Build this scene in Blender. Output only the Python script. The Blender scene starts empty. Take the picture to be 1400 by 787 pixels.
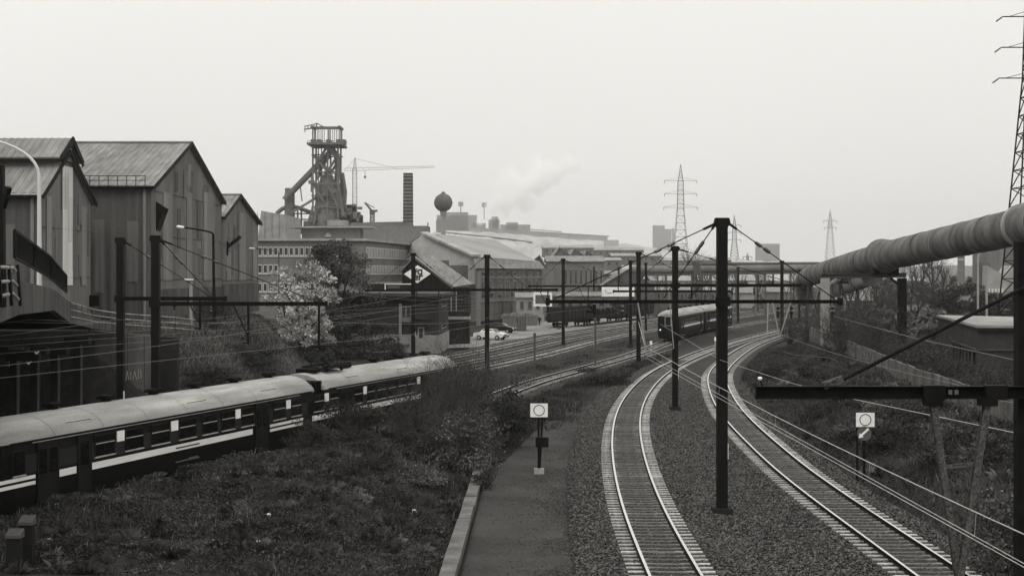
import bpy, math, random
import numpy as np
from mathutils import Vector, Matrix

random.seed(7)
rng = np.random.default_rng(7)
SC = bpy.context.scene
COL = SC.collection
R = math.radians

# ------------------------------------------------------------------ camera, world, sun, exposure
F, H, HY, CX = 2100.0, 8.4, 372.0, 700.0      # focal length in px, eye height, horizon row, centre column
cam = bpy.data.cameras.new("camera")
cam.sensor_width = 36.0
cam.lens = 36.0 * F / 1400.0
cam.shift_y = (HY - 393.5) / 1400.0 * -1.0 * -1.0
cam.clip_start, cam.clip_end = 0.5, 20000
camo = bpy.data.objects.new("camera", cam)
COL.objects.link(camo)
camo.location = (0, 0, H)
camo.rotation_euler = (R(90), 0, 0)
SC.camera = camo

SUN_EL, SUN_ROT = R(48), R(205)
W = bpy.data.worlds.new("World")
SC.world = W
W.use_nodes = True
nt = W.node_tree
nt.nodes.clear()
wo = nt.nodes.new("ShaderNodeOutputWorld")
bg = nt.nodes.new("ShaderNodeBackground")
sky = nt.nodes.new("ShaderNodeTexSky")
sky.sky_type = 'NISHITA'
sky.sun_disc = False
sky.sun_elevation, sky.sun_rotation = SUN_EL, SUN_ROT
sky.air_density, sky.dust_density = 1.0, 6.0
bw = nt.nodes.new("ShaderNodeRGBToBW")
tc = nt.nodes.new("ShaderNodeTexCoord")
sep = nt.nodes.new("ShaderNodeSeparateXYZ")
grad = nt.nodes.new("ShaderNodeMapRange")          # overcast: brighter towards the zenith
grad.inputs[1].default_value, grad.inputs[2].default_value = 0.0, 1.0
grad.inputs[3].default_value, grad.inputs[4].default_value = 8.5, 16.0
grad.interpolation_type = 'SMOOTHSTEP'
cl = nt.nodes.new("ShaderNodeTexNoise")
cl.inputs['Scale'].default_value, cl.inputs['Detail'].default_value = 2.6, 5.0
clr = nt.nodes.new("ShaderNodeMapRange")
clr.inputs[3].default_value, clr.inputs[4].default_value = 0.945, 1.055
m1 = nt.nodes.new("ShaderNodeMath"); m1.operation = 'MULTIPLY'
m0 = nt.nodes.new("ShaderNodeMath"); m0.operation = 'MULTIPLY_ADD'   # a little of the clear sky through the cloud
m0.inputs[1].default_value = 0.04
tint = nt.nodes.new("ShaderNodeMix"); tint.data_type = 'RGBA'; tint.blend_type = 'MULTIPLY'
tint.inputs['Factor'].default_value = 1.0
tint.inputs[7].default_value = (1.0, 0.985, 0.945, 1)
L = nt.links.new
L(sky.outputs[0], bw.inputs[0]); L(tc.outputs['Generated'], sep.inputs[0]); L(sep.outputs[2], grad.inputs[0])
L(tc.outputs['Generated'], cl.inputs['Vector']); L(cl.outputs[0], clr.inputs[0])
L(grad.outputs[0], m1.inputs[0]); L(clr.outputs[0], m1.inputs[1])
L(bw.outputs[0], m0.inputs[0]); L(m1.outputs[0], m0.inputs[2])
L(m0.outputs[0], tint.inputs[6]); L(tint.outputs[2], bg.inputs[0]); L(bg.outputs[0], wo.inputs[0])
bg.inputs[1].default_value = 0.1
sl = bpy.data.lights.new("sun", 'SUN')
sl.energy, sl.angle, sl.color = 0.6, R(25), (1.0, 0.98, 0.94)
so = bpy.data.objects.new("sun", sl)
COL.objects.link(so)
so.rotation_euler = (R(90) - SUN_EL, 0, R(180) - SUN_ROT)
SC.view_settings.view_transform = 'Standard'
SC.view_settings.look = 'None'
SC.view_settings.exposure = 0.0
SC.view_settings.gamma = 1.0
SC.render.engine = 'CYCLES'
SC.cycles.max_bounces = 16
SC.cycles.diffuse_bounces = 3
SC.cycles.glossy_bounces = 2
SC.cycles.transmission_bounces = 2
SC.cycles.volume_bounces = 14
SC.cycles.volume_max_steps = 96
SC.cycles.use_denoising = True
HAZE = 0.00013

# ------------------------------------------------------------------ helpers
def P(px, py, Y):
    return Vector(((px - CX) / F * Y, Y, H + (HY - py) / F * Y))

def GP(px, py, z=0.0):
    return P(px, py, F * (H - z) / (py - HY))

def tag(o, label=None, cat=None, group=None, kind=None):
    if label: o['label'] = label
    if cat: o['category'] = cat
    if group: o['group'] = group
    if kind: o['kind'] = kind
    return o

def thing(name, label, cat, loc=(0, 0, 0), group=None, rotz=0.0):
    o = bpy.data.objects.new(name, None)
    o.empty_display_size = 0.3
    COL.objects.link(o)
    o.location = loc
    o.rotation_euler = (0, 0, rotz)
    return tag(o, label, cat, group)

def rootloc(o):
    t = Vector((0, 0, 0))
    while o is not None:
        t += o.location
        o = o.parent
    return t

def link(name, me, parent=None, mats=(), kind=None, label=None):
    o = bpy.data.objects.new(name, me)
    COL.objects.link(o)
    for m in (mats if isinstance(mats, (list, tuple)) else [mats]):
        if me.materials.find(m.name) < 0 or len(me.materials) == 0:
            me.materials.append(m)
    if parent is not None: o.parent = parent
    if kind: o['kind'] = kind
    if label: o['label'] = label
    return o

def clone(o, parent):
    c = o.copy()
    COL.objects.link(c)
    c.parent = parent
    for ch in o.children:
        clone(ch, c)
    return c

class MB:
    def __init__(s):
        s.v, s.f, s.mi = [], [], []
    def add(s, vs, fs, m=0):
        b = len(s.v)
        s.v.extend([tuple(v) for v in vs])
        for f in fs:
            s.f.append(tuple(i + b for i in f))
            s.mi.append(m)
        return s
    def box(s, c, d, rz=0.0, m=0):
        cx, cy, cz = c
        x, y, z = d[0] / 2, d[1] / 2, d[2] / 2
        ca, sa = math.cos(rz), math.sin(rz)
        vs = []
        for k in (-z, z):
            for (i, j) in ((-x, -y), (x, -y), (x, y), (-x, y)):
                vs.append((cx + i * ca - j * sa, cy + i * sa + j * ca, cz + k))
        return s.add(vs, [(3, 2, 1, 0), (4, 5, 6, 7), (0, 1, 5, 4), (1, 2, 6, 5), (2, 3, 7, 6), (3, 0, 4, 7)], m)
    def bar(s, a, b, w, h=None, m=0, up=(0, 0, 1)):
        a, b = Vector(a), Vector(b)
        h = w if h is None else h
        d = (b - a).normalized()
        u = Vector(up)
        if abs(d.dot(u)) > 0.98: u = Vector((0, 1, 0))
        r = d.cross(u).normalized()
        t = r.cross(d).normalized()
        r *= w / 2; t *= h / 2
        vs = [p + i * r + j * t for p in (a, b) for (i, j) in ((-1, -1), (1, -1), (1, 1), (-1, 1))]
        return s.add(vs, [(0, 1, 2, 3), (7, 6, 5, 4), (0, 4, 5, 1), (1, 5, 6, 2), (2, 6, 7, 3), (3, 7, 4, 0)], m)
    def ibeam(s, a, b, w, h, t=0.02, up=(0, 0, 1), m=0):
        a, b = Vector(a), Vector(b)
        d = (b - a).normalized()
        u = Vector(up)
        if abs(d.dot(u)) > 0.98: u = Vector((0, 1, 0))
        r = d.cross(u).normalized()
        q = r.cross(d).normalized()
        s.bar(a + q * (h / 2 - t / 2), b + q * (h / 2 - t / 2), w, t, m, up)
        s.bar(a - q * (h / 2 - t / 2), b - q * (h / 2 - t / 2), w, t, m, up)
        s.bar(a, b, t, h - 2 * t, m, up)
        return s
    def tube(s, pts, r, n=6, m=0, cap=True):
        pts = [Vector(p) for p in pts]
        rs = r if isinstance(r, (list, tuple)) else [r] * len(pts)
        rings = []
        for i, p in enumerate(pts):
            d = (pts[min(i + 1, len(pts) - 1)] - pts[max(i - 1, 0)])
            d = d.normalized() if d.length > 1e-9 else Vector((0, 0, 1))
            u = Vector((0, 0, 1)) if abs(d.z) < 0.95 else Vector((0, 1, 0))
            x = d.cross(u).normalized(); y = x.cross(d)
            rings.append([p + (x * math.cos(2 * math.pi * k / n) + y * math.sin(2 * math.pi * k / n)) * rs[i] for k in range(n)])
        vs = [v for rg in rings for v in rg]
        fs = []
        for i in range(len(pts) - 1):
            for k in range(n):
                a = i * n + k; b = i * n + (k + 1) % n
                fs.append((a, a + n, b + n, b))
        if cap:
            fs.append(tuple(range(n))); fs.append(tuple(reversed(range((len(pts) - 1) * n, len(pts) * n))))
        return s.add(vs, fs, m)
    def prism(s, poly, vec, m=0):
        poly = [Vector(p) for p in poly]
        n = len(poly); vec = Vector(vec)
        vs = poly + [p + vec for p in poly]
        fs = [tuple(reversed(range(n))), tuple(range(n, 2 * n))]
        fs += [(i, (i + 1) % n, n + (i + 1) % n, n + i) for i in range(n)]
        return s.add(vs, fs, m)
    def sheet(s, a, b, c, d, t=0.05, m=0):
        """thick quad a b c d"""
        a, b, c, d = map(Vector, (a, b, c, d))
        n = (b - a).cross(d - a).normalized() * t
        return s.prism([a, b, c, d], n, m)
    def lathe(s, c, prof, n=16, m=0):
        c = Vector(c)
        vs, fs = [], []
        for (r, z) in prof:
            for k in range(n):
                a = 2 * math.pi * k / n
                vs.append(c + Vector((r * math.cos(a), r * math.sin(a), z)))
        for i in range(len(prof) - 1):
            for k in range(n):
                a = i * n + k; b = i * n + (k + 1) % n
                fs.append((a, b, b + n, a + n))
        fs.append(tuple(reversed(range(n)))); fs.append(tuple(range((len(prof) - 1) * n, len(prof) * n)))
        return s.add(vs, fs, m)
    def build(s, name, mats, parent=None, kind=None, label=None, smooth=False):
        off = rootloc(parent) if parent is not None else Vector((0, 0, 0))
        me = bpy.data.meshes.new(name)
        me.from_pydata([(v[0] - off.x, v[1] - off.y, v[2] - off.z) for v in s.v], [], s.f)
        mats = mats if isinstance(mats, (list, tuple)) else [mats]
        for m in mats: me.materials.append(m)
        if len(mats) > 1: me.polygons.foreach_set('material_index', s.mi)
        if smooth: me.polygons.foreach_set('use_smooth', [True] * len(me.polygons))
        me.update()
        o = bpy.data.objects.new(name, me)
        COL.objects.link(o)
        if parent is not None: o.parent = parent
        if kind: o['kind'] = kind
        if label: o['label'] = label
        return o

def npmesh(name, V, FA, mat, parent=None, kind=None, smooth=False, attr=None):
    """V (N,3), FA (M,k): fast mesh"""
    off = rootloc(parent) if parent is not None else Vector((0, 0, 0))
    V = np.asarray(V, dtype=np.float32) - np.array([off.x, off.y, off.z], dtype=np.float32)
    FA = np.asarray(FA, dtype=np.int32)
    me = bpy.data.meshes.new(name)
    me.vertices.add(len(V)); me.vertices.foreach_set('co', V.ravel())
    k = FA.shape[1]
    me.loops.add(FA.size); me.loops.foreach_set('vertex_index', FA.ravel())
    me.polygons.add(len(FA)); me.polygons.foreach_set('loop_start', np.arange(0, FA.size, k, dtype=np.int32))
    me.polygons.foreach_set('loop_total', np.full(len(FA), k, dtype=np.int32))
    if smooth: me.polygons.foreach_set('use_smooth', np.ones(len(FA), dtype=bool))
    me.update(calc_edges=True)
    me.materials.append(mat)
    if attr is not None:
        a = me.attributes.new('tone', 'FLOAT', 'POINT')
        a.data.foreach_set('value', np.asarray(attr, dtype=np.float32))
    o = bpy.data.objects.new(name, me)
    COL.objects.link(o)
    if parent is not None: o.parent = parent
    if kind: o['kind'] = kind
    return o

# ------------------------------------------------------------------ materials (grey scale: the place was taken in black and white)
MATS = {}
def gm(name, v, rough=0.85, scale=3.0, amt=0.35, bump=0.0, metal=0.0, stretch=(1, 1, 1), stain=0.0, stain_scale=0.35, spec=0.06, rand=0.0, tone=False, fine=0.0):
    m = bpy.data.materials.new(name)
    m.use_nodes = True
    t = m.node_tree; N = t.nodes.new; K = t.links.new
    b = t.nodes['Principled BSDF']
    b.inputs['Roughness'].default_value = rough
    b.inputs['Metallic'].default_value = metal
    b.inputs['Specular IOR Level'].default_value = spec
    c = N('ShaderNodeTexCoord'); mp = N('ShaderNodeMapping')
    mp.inputs['Scale'].default_value = stretch
    K(c.outputs['Object'], mp.inputs[0])
    n = N('ShaderNodeTexNoise'); n.inputs['Scale'].default_value = scale; n.inputs['Detail'].default_value = 6
    n.inputs['Roughness'].default_value = 0.65
    K(mp.outputs[0], n.inputs['Vector'])
    r = N('ShaderNodeMapRange'); r.inputs[1].default_value, r.inputs[2].default_value = 0.25, 0.75
    r.inputs[3].default_value, r.inputs[4].default_value = v * (1 - amt), v * (1 + amt)
    K(n.outputs[0], r.inputs[0])
    out = r.outputs[0]
    def mul(a, lo, hi, src, l=0.3, h=0.7):
        q = N('ShaderNodeMapRange'); q.inputs[1].default_value, q.inputs[2].default_value = l, h
        q.inputs[3].default_value, q.inputs[4].default_value = lo, hi
        K(src, q.inputs[0])
        w = N('ShaderNodeMath'); w.operation = 'MULTIPLY'
        K(a, w.inputs[0]); K(q.outputs[0], w.inputs[1])
        return w.outputs[0]
    if stain:
        n2 = N('ShaderNodeTexNoise'); n2.inputs['Scale'].default_value = stain_scale; n2.inputs['Detail'].default_value = 4
        K(mp.outputs[0], n2.inputs['Vector'])
        out = mul(out, 1 - stain, 1 + stain, n2.outputs[0])
    if fine:
        n3 = N('ShaderNodeTexNoise'); n3.inputs['Scale'].default_value = scale * 9; n3.inputs['Detail'].default_value = 2
        K(c.outputs['Object'], n3.inputs['Vector'])
        out = mul(out, 1 - fine, 1 + fine, n3.outputs[0])
    if rand:
        oi = N('ShaderNodeObjectInfo')
        out = mul(out, 1 - rand, 1 + rand, oi.outputs['Random'], 0, 1)
    if tone:
        at = N('ShaderNodeAttribute'); at.attribute_name = 'tone'
        out = mul(out, 0.22, 2.1, at.outputs['Fac'], 0, 1)
    cb = N('ShaderNodeCombineColor')
    w1 = N('ShaderNodeMath'); w1.operation = 'MULTIPLY'; w1.inputs[1].default_value = 0.985
    w2 = N('ShaderNodeMath'); w2.operation = 'MULTIPLY'; w2.inputs[1].default_value = 0.95
    K(out, w1.inputs[0]); K(out, w2.inputs[0])
    K(out, cb.inputs[0]); K(w1.outputs[0], cb.inputs[1]); K(w2.outputs[0], cb.inputs[2])
    K(cb.outputs[0], b.inputs['Base Color'])
    if bump:
        bp = N('ShaderNodeBump'); bp.inputs['Strength'].default_value = bump; bp.inputs['Distance'].default_value = 0.05
        K(n.outputs[0], bp.inputs['Height']); K(bp.outputs[0], b.inputs['Normal'])
    MATS[name] = m
    return m

M = MATS
gm('earth', 0.027, scale=1.5, amt=0.5, bump=0.6, stain=0.35, stain_scale=0.08, fine=0.3)
gm('ballast', 0.036, scale=9, amt=0.7, bump=1.0, stain=0.3, stain_scale=0.35, fine=0.5)
gm('stone', 0.064, scale=3, amt=0.45, tone=True)
gm('path_gravel', 0.044, scale=7, amt=0.4, bump=0.7, stain=0.28, stain_scale=0.4, fine=0.5)
gm('yard_dirt', 0.20, scale=1.2, amt=0.3, bump=0.4, stain=0.3, stain_scale=0.12)
gm('asphalt', 0.06, scale=4, amt=0.2, stain=0.2)
gm('sleeper_concrete', 0.30, scale=3.5, amt=0.6, rand=0.3, fine=0.3)
def oily(name, src_v):
    """sleeper concrete with a strip of grease and ballast dust between the rails"""
    m = gm(name, src_v, scale=3.5, amt=0.6, rand=0.3, fine=0.35)
    t = m.node_tree; b = t.nodes['Principled BSDF']; N = t.nodes.new; K = t.links.new
    c = N('ShaderNodeTexCoord'); s = N('ShaderNodeSeparateXYZ'); a = N('ShaderNodeMath'); a.operation = 'ABSOLUTE'
    K(c.outputs['Object'], s.inputs[0]); K(s.outputs[0], a.inputs[0])
    n = N('ShaderNodeTexNoise'); n.inputs['Scale'].default_value = 2.2
    oi = N('ShaderNodeObjectInfo'); ad = N('ShaderNodeVectorMath'); ad.operation = 'ADD'
    K(c.outputs['Object'], ad.inputs[0]); K(oi.outputs['Location'], ad.inputs[1]); K(ad.outputs[0], n.inputs['Vector'])
    w = N('ShaderNodeMath'); w.operation = 'MULTIPLY_ADD'; w.inputs[1].default_value = 0.9; K(n.outputs[0], w.inputs[0]); K(a.outputs[0], w.inputs[2])
    r = N('ShaderNodeMapRange'); r.inputs[1].default_value, r.inputs[2].default_value = .95, 1.35; r.inputs[3].default_value, r.inputs[4].default_value = .38, 1.12
    K(w.outputs[0], r.inputs[0])
    mx = N('ShaderNodeVectorMath'); mx.operation = 'SCALE'
    src = b.inputs['Base Color'].links[0].from_socket
    K(src, mx.inputs[0]); K(r.outputs[0], mx.inputs['Scale']); K(mx.outputs[0], b.inputs['Base Color'])
oily('sleeper_near', 0.31)
gm('rail_steel', 0.75, rough=0.3, metal=1.0, scale=2, amt=0.15)
gm('rail_rust', 0.012, rough=0.8, scale=8, amt=0.3)
gm('grass', 0.045, rough=0.75, scale=0.6, amt=0.5, tone=True, stain=0.5, stain_scale=0.25)
gm('dry_grass', 0.11, rough=0.8, scale=0.6, amt=0.3, tone=True)
gm('leaf_mid', 0.06, rough=0.6, scale=0.8, amt=0.4, tone=True)
gm('leaf', 0.036, rough=0.6, scale=0.8, amt=0.4, tone=True)
gm('leaf_pale', 0.08, rough=0.6, scale=0.8, amt=0.35, tone=True)
gm('blossom', 0.40, rough=0.8, scale=1.0, amt=0.2, tone=True)
gm('bark', 0.045, scale=9, amt=0.4, stretch=(1, 1, .2))
gm('twig', 0.06, scale=4, amt=0.4)
gm('far_foliage', 0.06, scale=0.2, amt=0.4, tone=True)
gm('mast_paint', 0.009, rough=0.6, scale=5, amt=0.4, stretch=(1, 1, .2))
gm('iron_dark', 0.009, rough=0.65, scale=5, amt=0.45)
gm('iron_rust', 0.075, rough=0.85, scale=26, amt=0.98, bump=0.5, fine=0.5)
gm('wire', 0.03, rough=0.5)
gm('wire_bright', 0.4, rough=0.4, metal=0.8)
gm('wire_grey', 0.16, rough=0.6)
gm('insulator', 0.02, rough=0.25, spec=0.6)
gm('white_paint', 0.82, rough=0.5, scale=4, amt=0.08, stain=0.08, stain_scale=1.5)
gm('sign_black', 0.015, rough=0.5)
gm('sign_grey', 0.10, rough=0.5, amt=0.1)
gm('train_body', 0.007, rough=0.4, scale=1.5, amt=0.3, spec=0.06, stretch=(.3, 1, 1))
gm('train_upper', 0.026, rough=0.45, scale=1.5, amt=0.3, stretch=(.3, 1, 1))
gm('train_door', 0.014, rough=0.45, scale=2, amt=0.25)
gm('train_roof', 0.29, rough=0.65, scale=1.6, amt=0.3, stretch=(.2, 1.5, 1), stain=0.25, stain_scale=0.9, fine=0.1)
gm('train_stripe', 0.75, rough=0.5, scale=2, amt=0.12, stretch=(.3, 1, 1))
gm('train_under', 0.006, rough=0.8)
gm('glass_dark', 0.006, rough=0.06, spec=0.3, amt=0.1)
gm('window_metal', 0.34, rough=0.4)
gm('cladding', 0.15, scale=0.9, amt=0.25, stretch=(1, 1, .12), stain=0.25, stain_scale=0.25, fine=0.12)
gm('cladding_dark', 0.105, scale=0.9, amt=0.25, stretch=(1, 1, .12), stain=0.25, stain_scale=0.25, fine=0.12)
gm('cladding_pale', 0.21, scale=0.9, amt=0.22, stretch=(1, 1, .15), stain=0.2, stain_scale=0.3)
gm('cladding_white', 0.62, scale=0.9, amt=0.12, stretch=(1, 1, .15), stain=0.1)
gm('roof_sheet', 0.215, scale=1.6, amt=0.35, stretch=(1, .25, .25), stain=0.22, stain_scale=0.2, fine=0.12)
gm('roof_sheet_pale', 0.26, scale=1.2, amt=0.2, stretch=(1, .25, .25), stain=0.15, stain_scale=0.2)
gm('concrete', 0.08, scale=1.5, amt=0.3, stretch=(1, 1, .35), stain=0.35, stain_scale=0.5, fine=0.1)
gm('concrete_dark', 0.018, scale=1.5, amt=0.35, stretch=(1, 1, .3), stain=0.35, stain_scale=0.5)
gm('concrete_mid', 0.115, scale=2, amt=0.35, stain=0.35, stain_scale=0.8, fine=0.2)
gm('concrete_pale', 0.27, scale=2, amt=0.25, stain=0.2, stain_scale=0.8, fine=0.15)
gm('brick_wall', 0.045, scale=2.5, amt=0.28, stain=0.25, stain_scale=0.3, fine=0.2)
gm('brick_mid', 0.17, scale=1.5, amt=0.2, stain=0.2, stain_scale=0.15, fine=0.15)
gm('render_pale', 0.30, scale=1.0, amt=0.18, stain=0.2, stain_scale=0.4)
gm('frame_white', 0.55, rough=0.6, amt=0.1)
gm('glass_far', 0.05, rough=0.15, amt=0.4, scale=0.3, spec=0.5)
gm('glass_grid', 0.30, rough=0.4, amt=0.35, scale=0.6)
gm('timber_dark', 0.02, scale=3, amt=0.5, stretch=(1, 1, .1))
gm('timber_grey', 0.13, scale=3, amt=0.3, stretch=(1, 1, .1), fine=0.2)
gm('furnace_steel', 0.14, scale=0.4, amt=0.4)
gm('mill_roof', 0.26, scale=0.25, amt=0.15, stain=0.12, stain_scale=0.06)
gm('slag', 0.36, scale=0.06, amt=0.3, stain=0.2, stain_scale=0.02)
gm('pipe_steel', 0.125, rough=0.75, scale=1.1, amt=0.5, stain=0.4, stain_scale=0.5, fine=0.25, stretch=(1, 1, .45))
gm('pipe_pale', 0.30, rough=0.7, scale=1.0, amt=0.2)
gm('car_white', 0.65, rough=0.25, amt=0.03, spec=0.5)
gm('car_dark', 0.02, rough=0.25, amt=0.05, spec=0.5)
gm('tyre', 0.012, rough=0.9)
gm('cloth_dark', 0.015, rough=0.9)
gm('skin', 0.35, rough=0.6, amt=0.05)
gm('litter', 0.7, amt=0.1)
lamp_m = gm('lamp_lit', 0.8)
lamp_m.node_tree.nodes['Principled BSDF'].inputs['Emission Color'].default_value = (1, .98, .93, 1)
lamp_m.node_tree.nodes['Principled BSDF'].inputs['Emission Strength'].default_value = 1.0

# ------------------------------------------------------------------ curves of the place
def spline(pts):
    """natural cubic through (Y, X) points, vectorised"""
    ys = np.array([p[1] for p in pts], float); xs = np.array([p[0] for p in pts], float)
    n = len(ys); h = np.diff(ys)
    A = np.zeros((n, n)); b = np.zeros(n); A[0, 0] = A[-1, -1] = 1
    for i in range(1, n - 1):
        A[i, i - 1], A[i, i], A[i, i + 1] = h[i - 1], 2 * (h[i - 1] + h[i]), h[i]
        b[i] = 3 * ((xs[i + 1] - xs[i]) / h[i] - (xs[i] - xs[i - 1]) / h[i - 1])
    c = np.linalg.solve(A, b)
    bb = np.diff(xs) / h - h * (2 * c[:-1] + c[1:]) / 3
    d = np.diff(c) / (3 * h)
    def f(y):
        y = np.asarray(y, float)
        yy = np.clip(y, ys[0], ys[-1])
        i = np.clip(np.searchsorted(ys, yy) - 1, 0, n - 2)
        t = yy - ys[i]
        r = xs[i] + bb[i] * t + c[i] * t * t + d[i] * t ** 3
        s0 = bb[0]; te = h[-1]; s1 = bb[-1] + 2 * c[-2] * te + 3 * d[-1] * te * te
        return r + np.where(y < ys[0], (y - ys[0]) * s0, 0) + np.where(y > ys[-1], (y - ys[-1]) * s1, 0)
    return f

T1 = spline([(4.5, 18), (4.5, 30), (4.55, 42.5), (4.66, 52.7), (5.11, 65.8), (5.78, 77.4), (7.19, 93.8), (9.46, 111.6), (13.1, 132.6),
             (18.5, 156), (28.6, 192), (39.5, 226), (55, 271), (78, 330), (118, 430)])
T2 = spline([(11.95, 18), (11.95, 30), (11.98, 42.5), (12.02, 65.8), (12.34, 75.2), (12.98, 88.2), (13.7, 98), (14.75, 108.9), (17.6, 130.7),
             (20.1, 143.9), (24.0, 162), (30.2, 187), (42.6, 226), (58.2, 271), (81.3, 330), (121.5, 430)])
TC = spline([(-25.8, 28), (-18.5, 51.9), (-11.0, 76), (-4.7, 95.6), (1.87, 119), (5.33, 131.6), (12.6, 159), (19.1, 188), (29.8, 226), (45, 271), (67, 330), (105, 430)])

def sm(a, b, x):
    t = np.clip((np.asarray(x, float) - a) / (b - a), 0, 1)
    return t * t * (3 - 2 * t)

def yard_drop(y):
    return -0.45 * (1 - sm(96, 122, y))

def offs(fn, d, y0, y1, step=2.0):
    """points along curve fn offset to its right by d: (x, y)"""
    y = np.arange(y0, y1 + 1e-6, step)
    e = 0.5
    s = (fn(y + e) - fn(y - e)) / (2 * e)
    n = np.sqrt(1 + s * s)
    return np.stack([fn(y) + d / n, y - d * s / n], 1)

def off_x(fn, d):
    """X(Y) of the offset curve"""
    p = offs(fn, d, 5, 440, 1.0)
    o = np.argsort(p[:, 1])
    return lambda y: np.interp(y, p[o, 1], p[o, 0])

TE, TF, TG, TH = (off_x(TC, -9.2), off_x(TC, -13.4), off_x(TC, -17.6), off_x(TC, -23.5))

T2R = off_x(T2, 2.0)
_vt = rng.random((256, 256))
def vnoise(x, y, s):
    x = np.asarray(x, float) / s + 37.3; y = np.asarray(y, float) / s + 91.7
    xi = np.floor(x).astype(int); yi = np.floor(y).astype(int)
    fx = x - xi; fy = y - yi
    fx = fx * fx * (3 - 2 * fx); fy = fy * fy * (3 - 2 * fy)
    g = lambda i, j: _vt[i % 256, j % 256]
    return (g(xi, yi) * (1 - fx) + g(xi + 1, yi) * fx) * (1 - fy) + (g(xi, yi + 1) * (1 - fx) + g(xi + 1, yi + 1) * fx) * fy

def road_z(y):
    return np.interp(y, [60, 100, 105, 126, 175, 230, 280], [6.9, 5.2, 4.75, 4.6, 3.4, 1.2, 0])

def toe_x(y):
    return np.interp(y, [105, 120, 131, 145, 160, 250], [-22.9, -18.8, -16.2, -18.5, -24, -34])

def ground(x, y):
    x = np.asarray(x, float); y = np.asarray(y, float)
    c = TC(y); x2 = T2(y)
    z = np.full(np.broadcast(x, y).shape, -0.42)
    left = sm(2.4, 1.0, x - c) if False else 1 - sm(1.6, 3.4, x - c)
    z = z + yard_drop(y) * left * 1.2
    mound = sm(1.8, 3.6, x - c) * (1 - sm(-7.5, -1.9, x)) * (1 - sm(84, 104, y))
    z = z + mound * (0.98 + 0.25 * (vnoise(x, y, 3.0) - 0.5))
    toe = toe_x(y); rz = road_z(y)
    emb = np.where(y > 105.2, sm(0, 1.0, (toe - x) / (1.4 * rz + 0.2)) * (rz + 0.42), 0)
    z = z + emb
    s = x - T2R(y)
    fade = 1 - 0.75 * sm(150, 215, y)
    bank = (2.3 * sm(0, 8.0, s) - 1.6 * sm(12, 24, s)) * fade
    z = z + bank * (1 - sm(330, 380, y))
    rough = np.maximum(mound, np.clip(bank / 3, 0, 1)) * 0.5 + 0.1
    z = z + (vnoise(x, y, 1.7) - 0.5) * 0.5 * rough + (vnoise(x, y, 0.6) - 0.5) * 0.2 * rough
    return z

def gz(x, y):
    return float(ground(np.array([x]), np.array([y]))[0])
# ------------------------------------------------------------------ ground sheet, gravel, ballast
def grid_sheet(name, X, Y, Z, mat, kind='structure'):
    ny, nx = X.shape
    V = np.stack([X.ravel(), Y.ravel(), Z.ravel()], 1)
    i = np.arange(ny - 1)[:, None] * nx + np.arange(nx - 1)[None, :]
    FA = np.stack([i, i + 1, i + nx + 1, i + nx], -1).reshape(-1, 4)
    return npmesh(name, V, FA, mat, kind=kind, smooth=True)

xs = np.concatenate([-np.geomspace(60, 6000, 26)[::-1], np.arange(-59, 56, 0.8), np.geomspace(57, 6000, 26)])
ys = np.concatenate([np.arange(-40, 18, 6.0), np.arange(18, 120, 0.8), np.arange(120, 300, 2.0), np.geomspace(300, 8000, 34)])
Xg, Yg = np.meshgrid(xs, ys)
grid_sheet('ground', Xg, Yg, ground(Xg, Yg), M['earth'])

def ribbon(name, fa, fb, y0, y1, n, zf, mat, step=0.5, amp=0.05):
    y = np.arange(y0, y1, step)
    t = np.linspace(0, 1, n)
    a, b = fa(y)[:, None], fb(y)[:, None]
    X = a + (b - a) * t[None, :]
    Y = np.repeat(y[:, None], n, 1)
    Z = zf(X, Y, t[None, :])
    Z = Z + (vnoise(X, Y, 0.5) - 0.5) * amp + (vnoise(X, Y, 2.3) - 0.5) * amp * 1.5
    Z[:, 0] -= 0.4; Z[:, -1] -= 0.4
    return grid_sheet(name, X, Y, Z, mat)

def bed_z(X, Y, t):
    d1 = np.abs(X - T1(Y)); d2 = np.abs(X - T2(Y))
    d = np.minimum(d1, d2)
    return -0.162 - 0.0 * np.exp(-((d - 1.35) / .25) ** 2) - 0.16 * sm(1.5, 3.0, d)
ribbon('ballast_ground', lambda y: T1(y) - 2.9, off_x(T2, 2.1), 18, 330, 44, bed_z, M['ballast'], 0.5, 0.014)
def yard_z(X, Y, t):
    return -0.165 + yard_drop(Y) + 0 * X
ribbon('yard_ballast_ground', off_x(TC, -2.6), off_x(TC, 2.6), 28, 400, 10, yard_z, M['ballast'], 1.0)
ribbon('sidings_ballast_ground', off_x(TC, -20.6), off_x(TC, -6.6), 28, 400, 26, yard_z, M['ballast'], 1.0)
ribbon('gravel_path', lambda y: np.interp(y, [18, 42, 64, 80, 100, 116, 130], [-1.7, -1.7, -1.35, 0.6, 3.2, 6.6, 11.0]), lambda y: T1(y) - 2.6, 18, 130, 18,
       lambda X, Y, t: -0.30 + 0 * X, M['path_gravel'], 0.5, 0.03)
ribbon('yard_ground', lambda y: np.interp(y, [175, 200, 232, 262, 300], [-9, -6.5, -3, 2, 16]), off_x(TC, -20.2), 175, 300, 22,
       lambda X, Y, t: -0.22 + 0.5 * np.exp(-((X - 6) / 4.5) ** 2 - ((Y - 236) / 6) ** 2) + 0 * X, M['yard_dirt'], 1.0, 0.08)
ribbon('road', lambda y: np.minimum(toe_x(y) - 1.4 * road_z(y) - 6.5, -27.5 + 0 * y), lambda y: toe_x(y) - 1.4 * road_z(y) - 0.8, 126, 215, 8,
       lambda X, Y, t: road_z(Y) + 0.06 + 0 * X, M['asphalt'], 2.0, 0.01)

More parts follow.
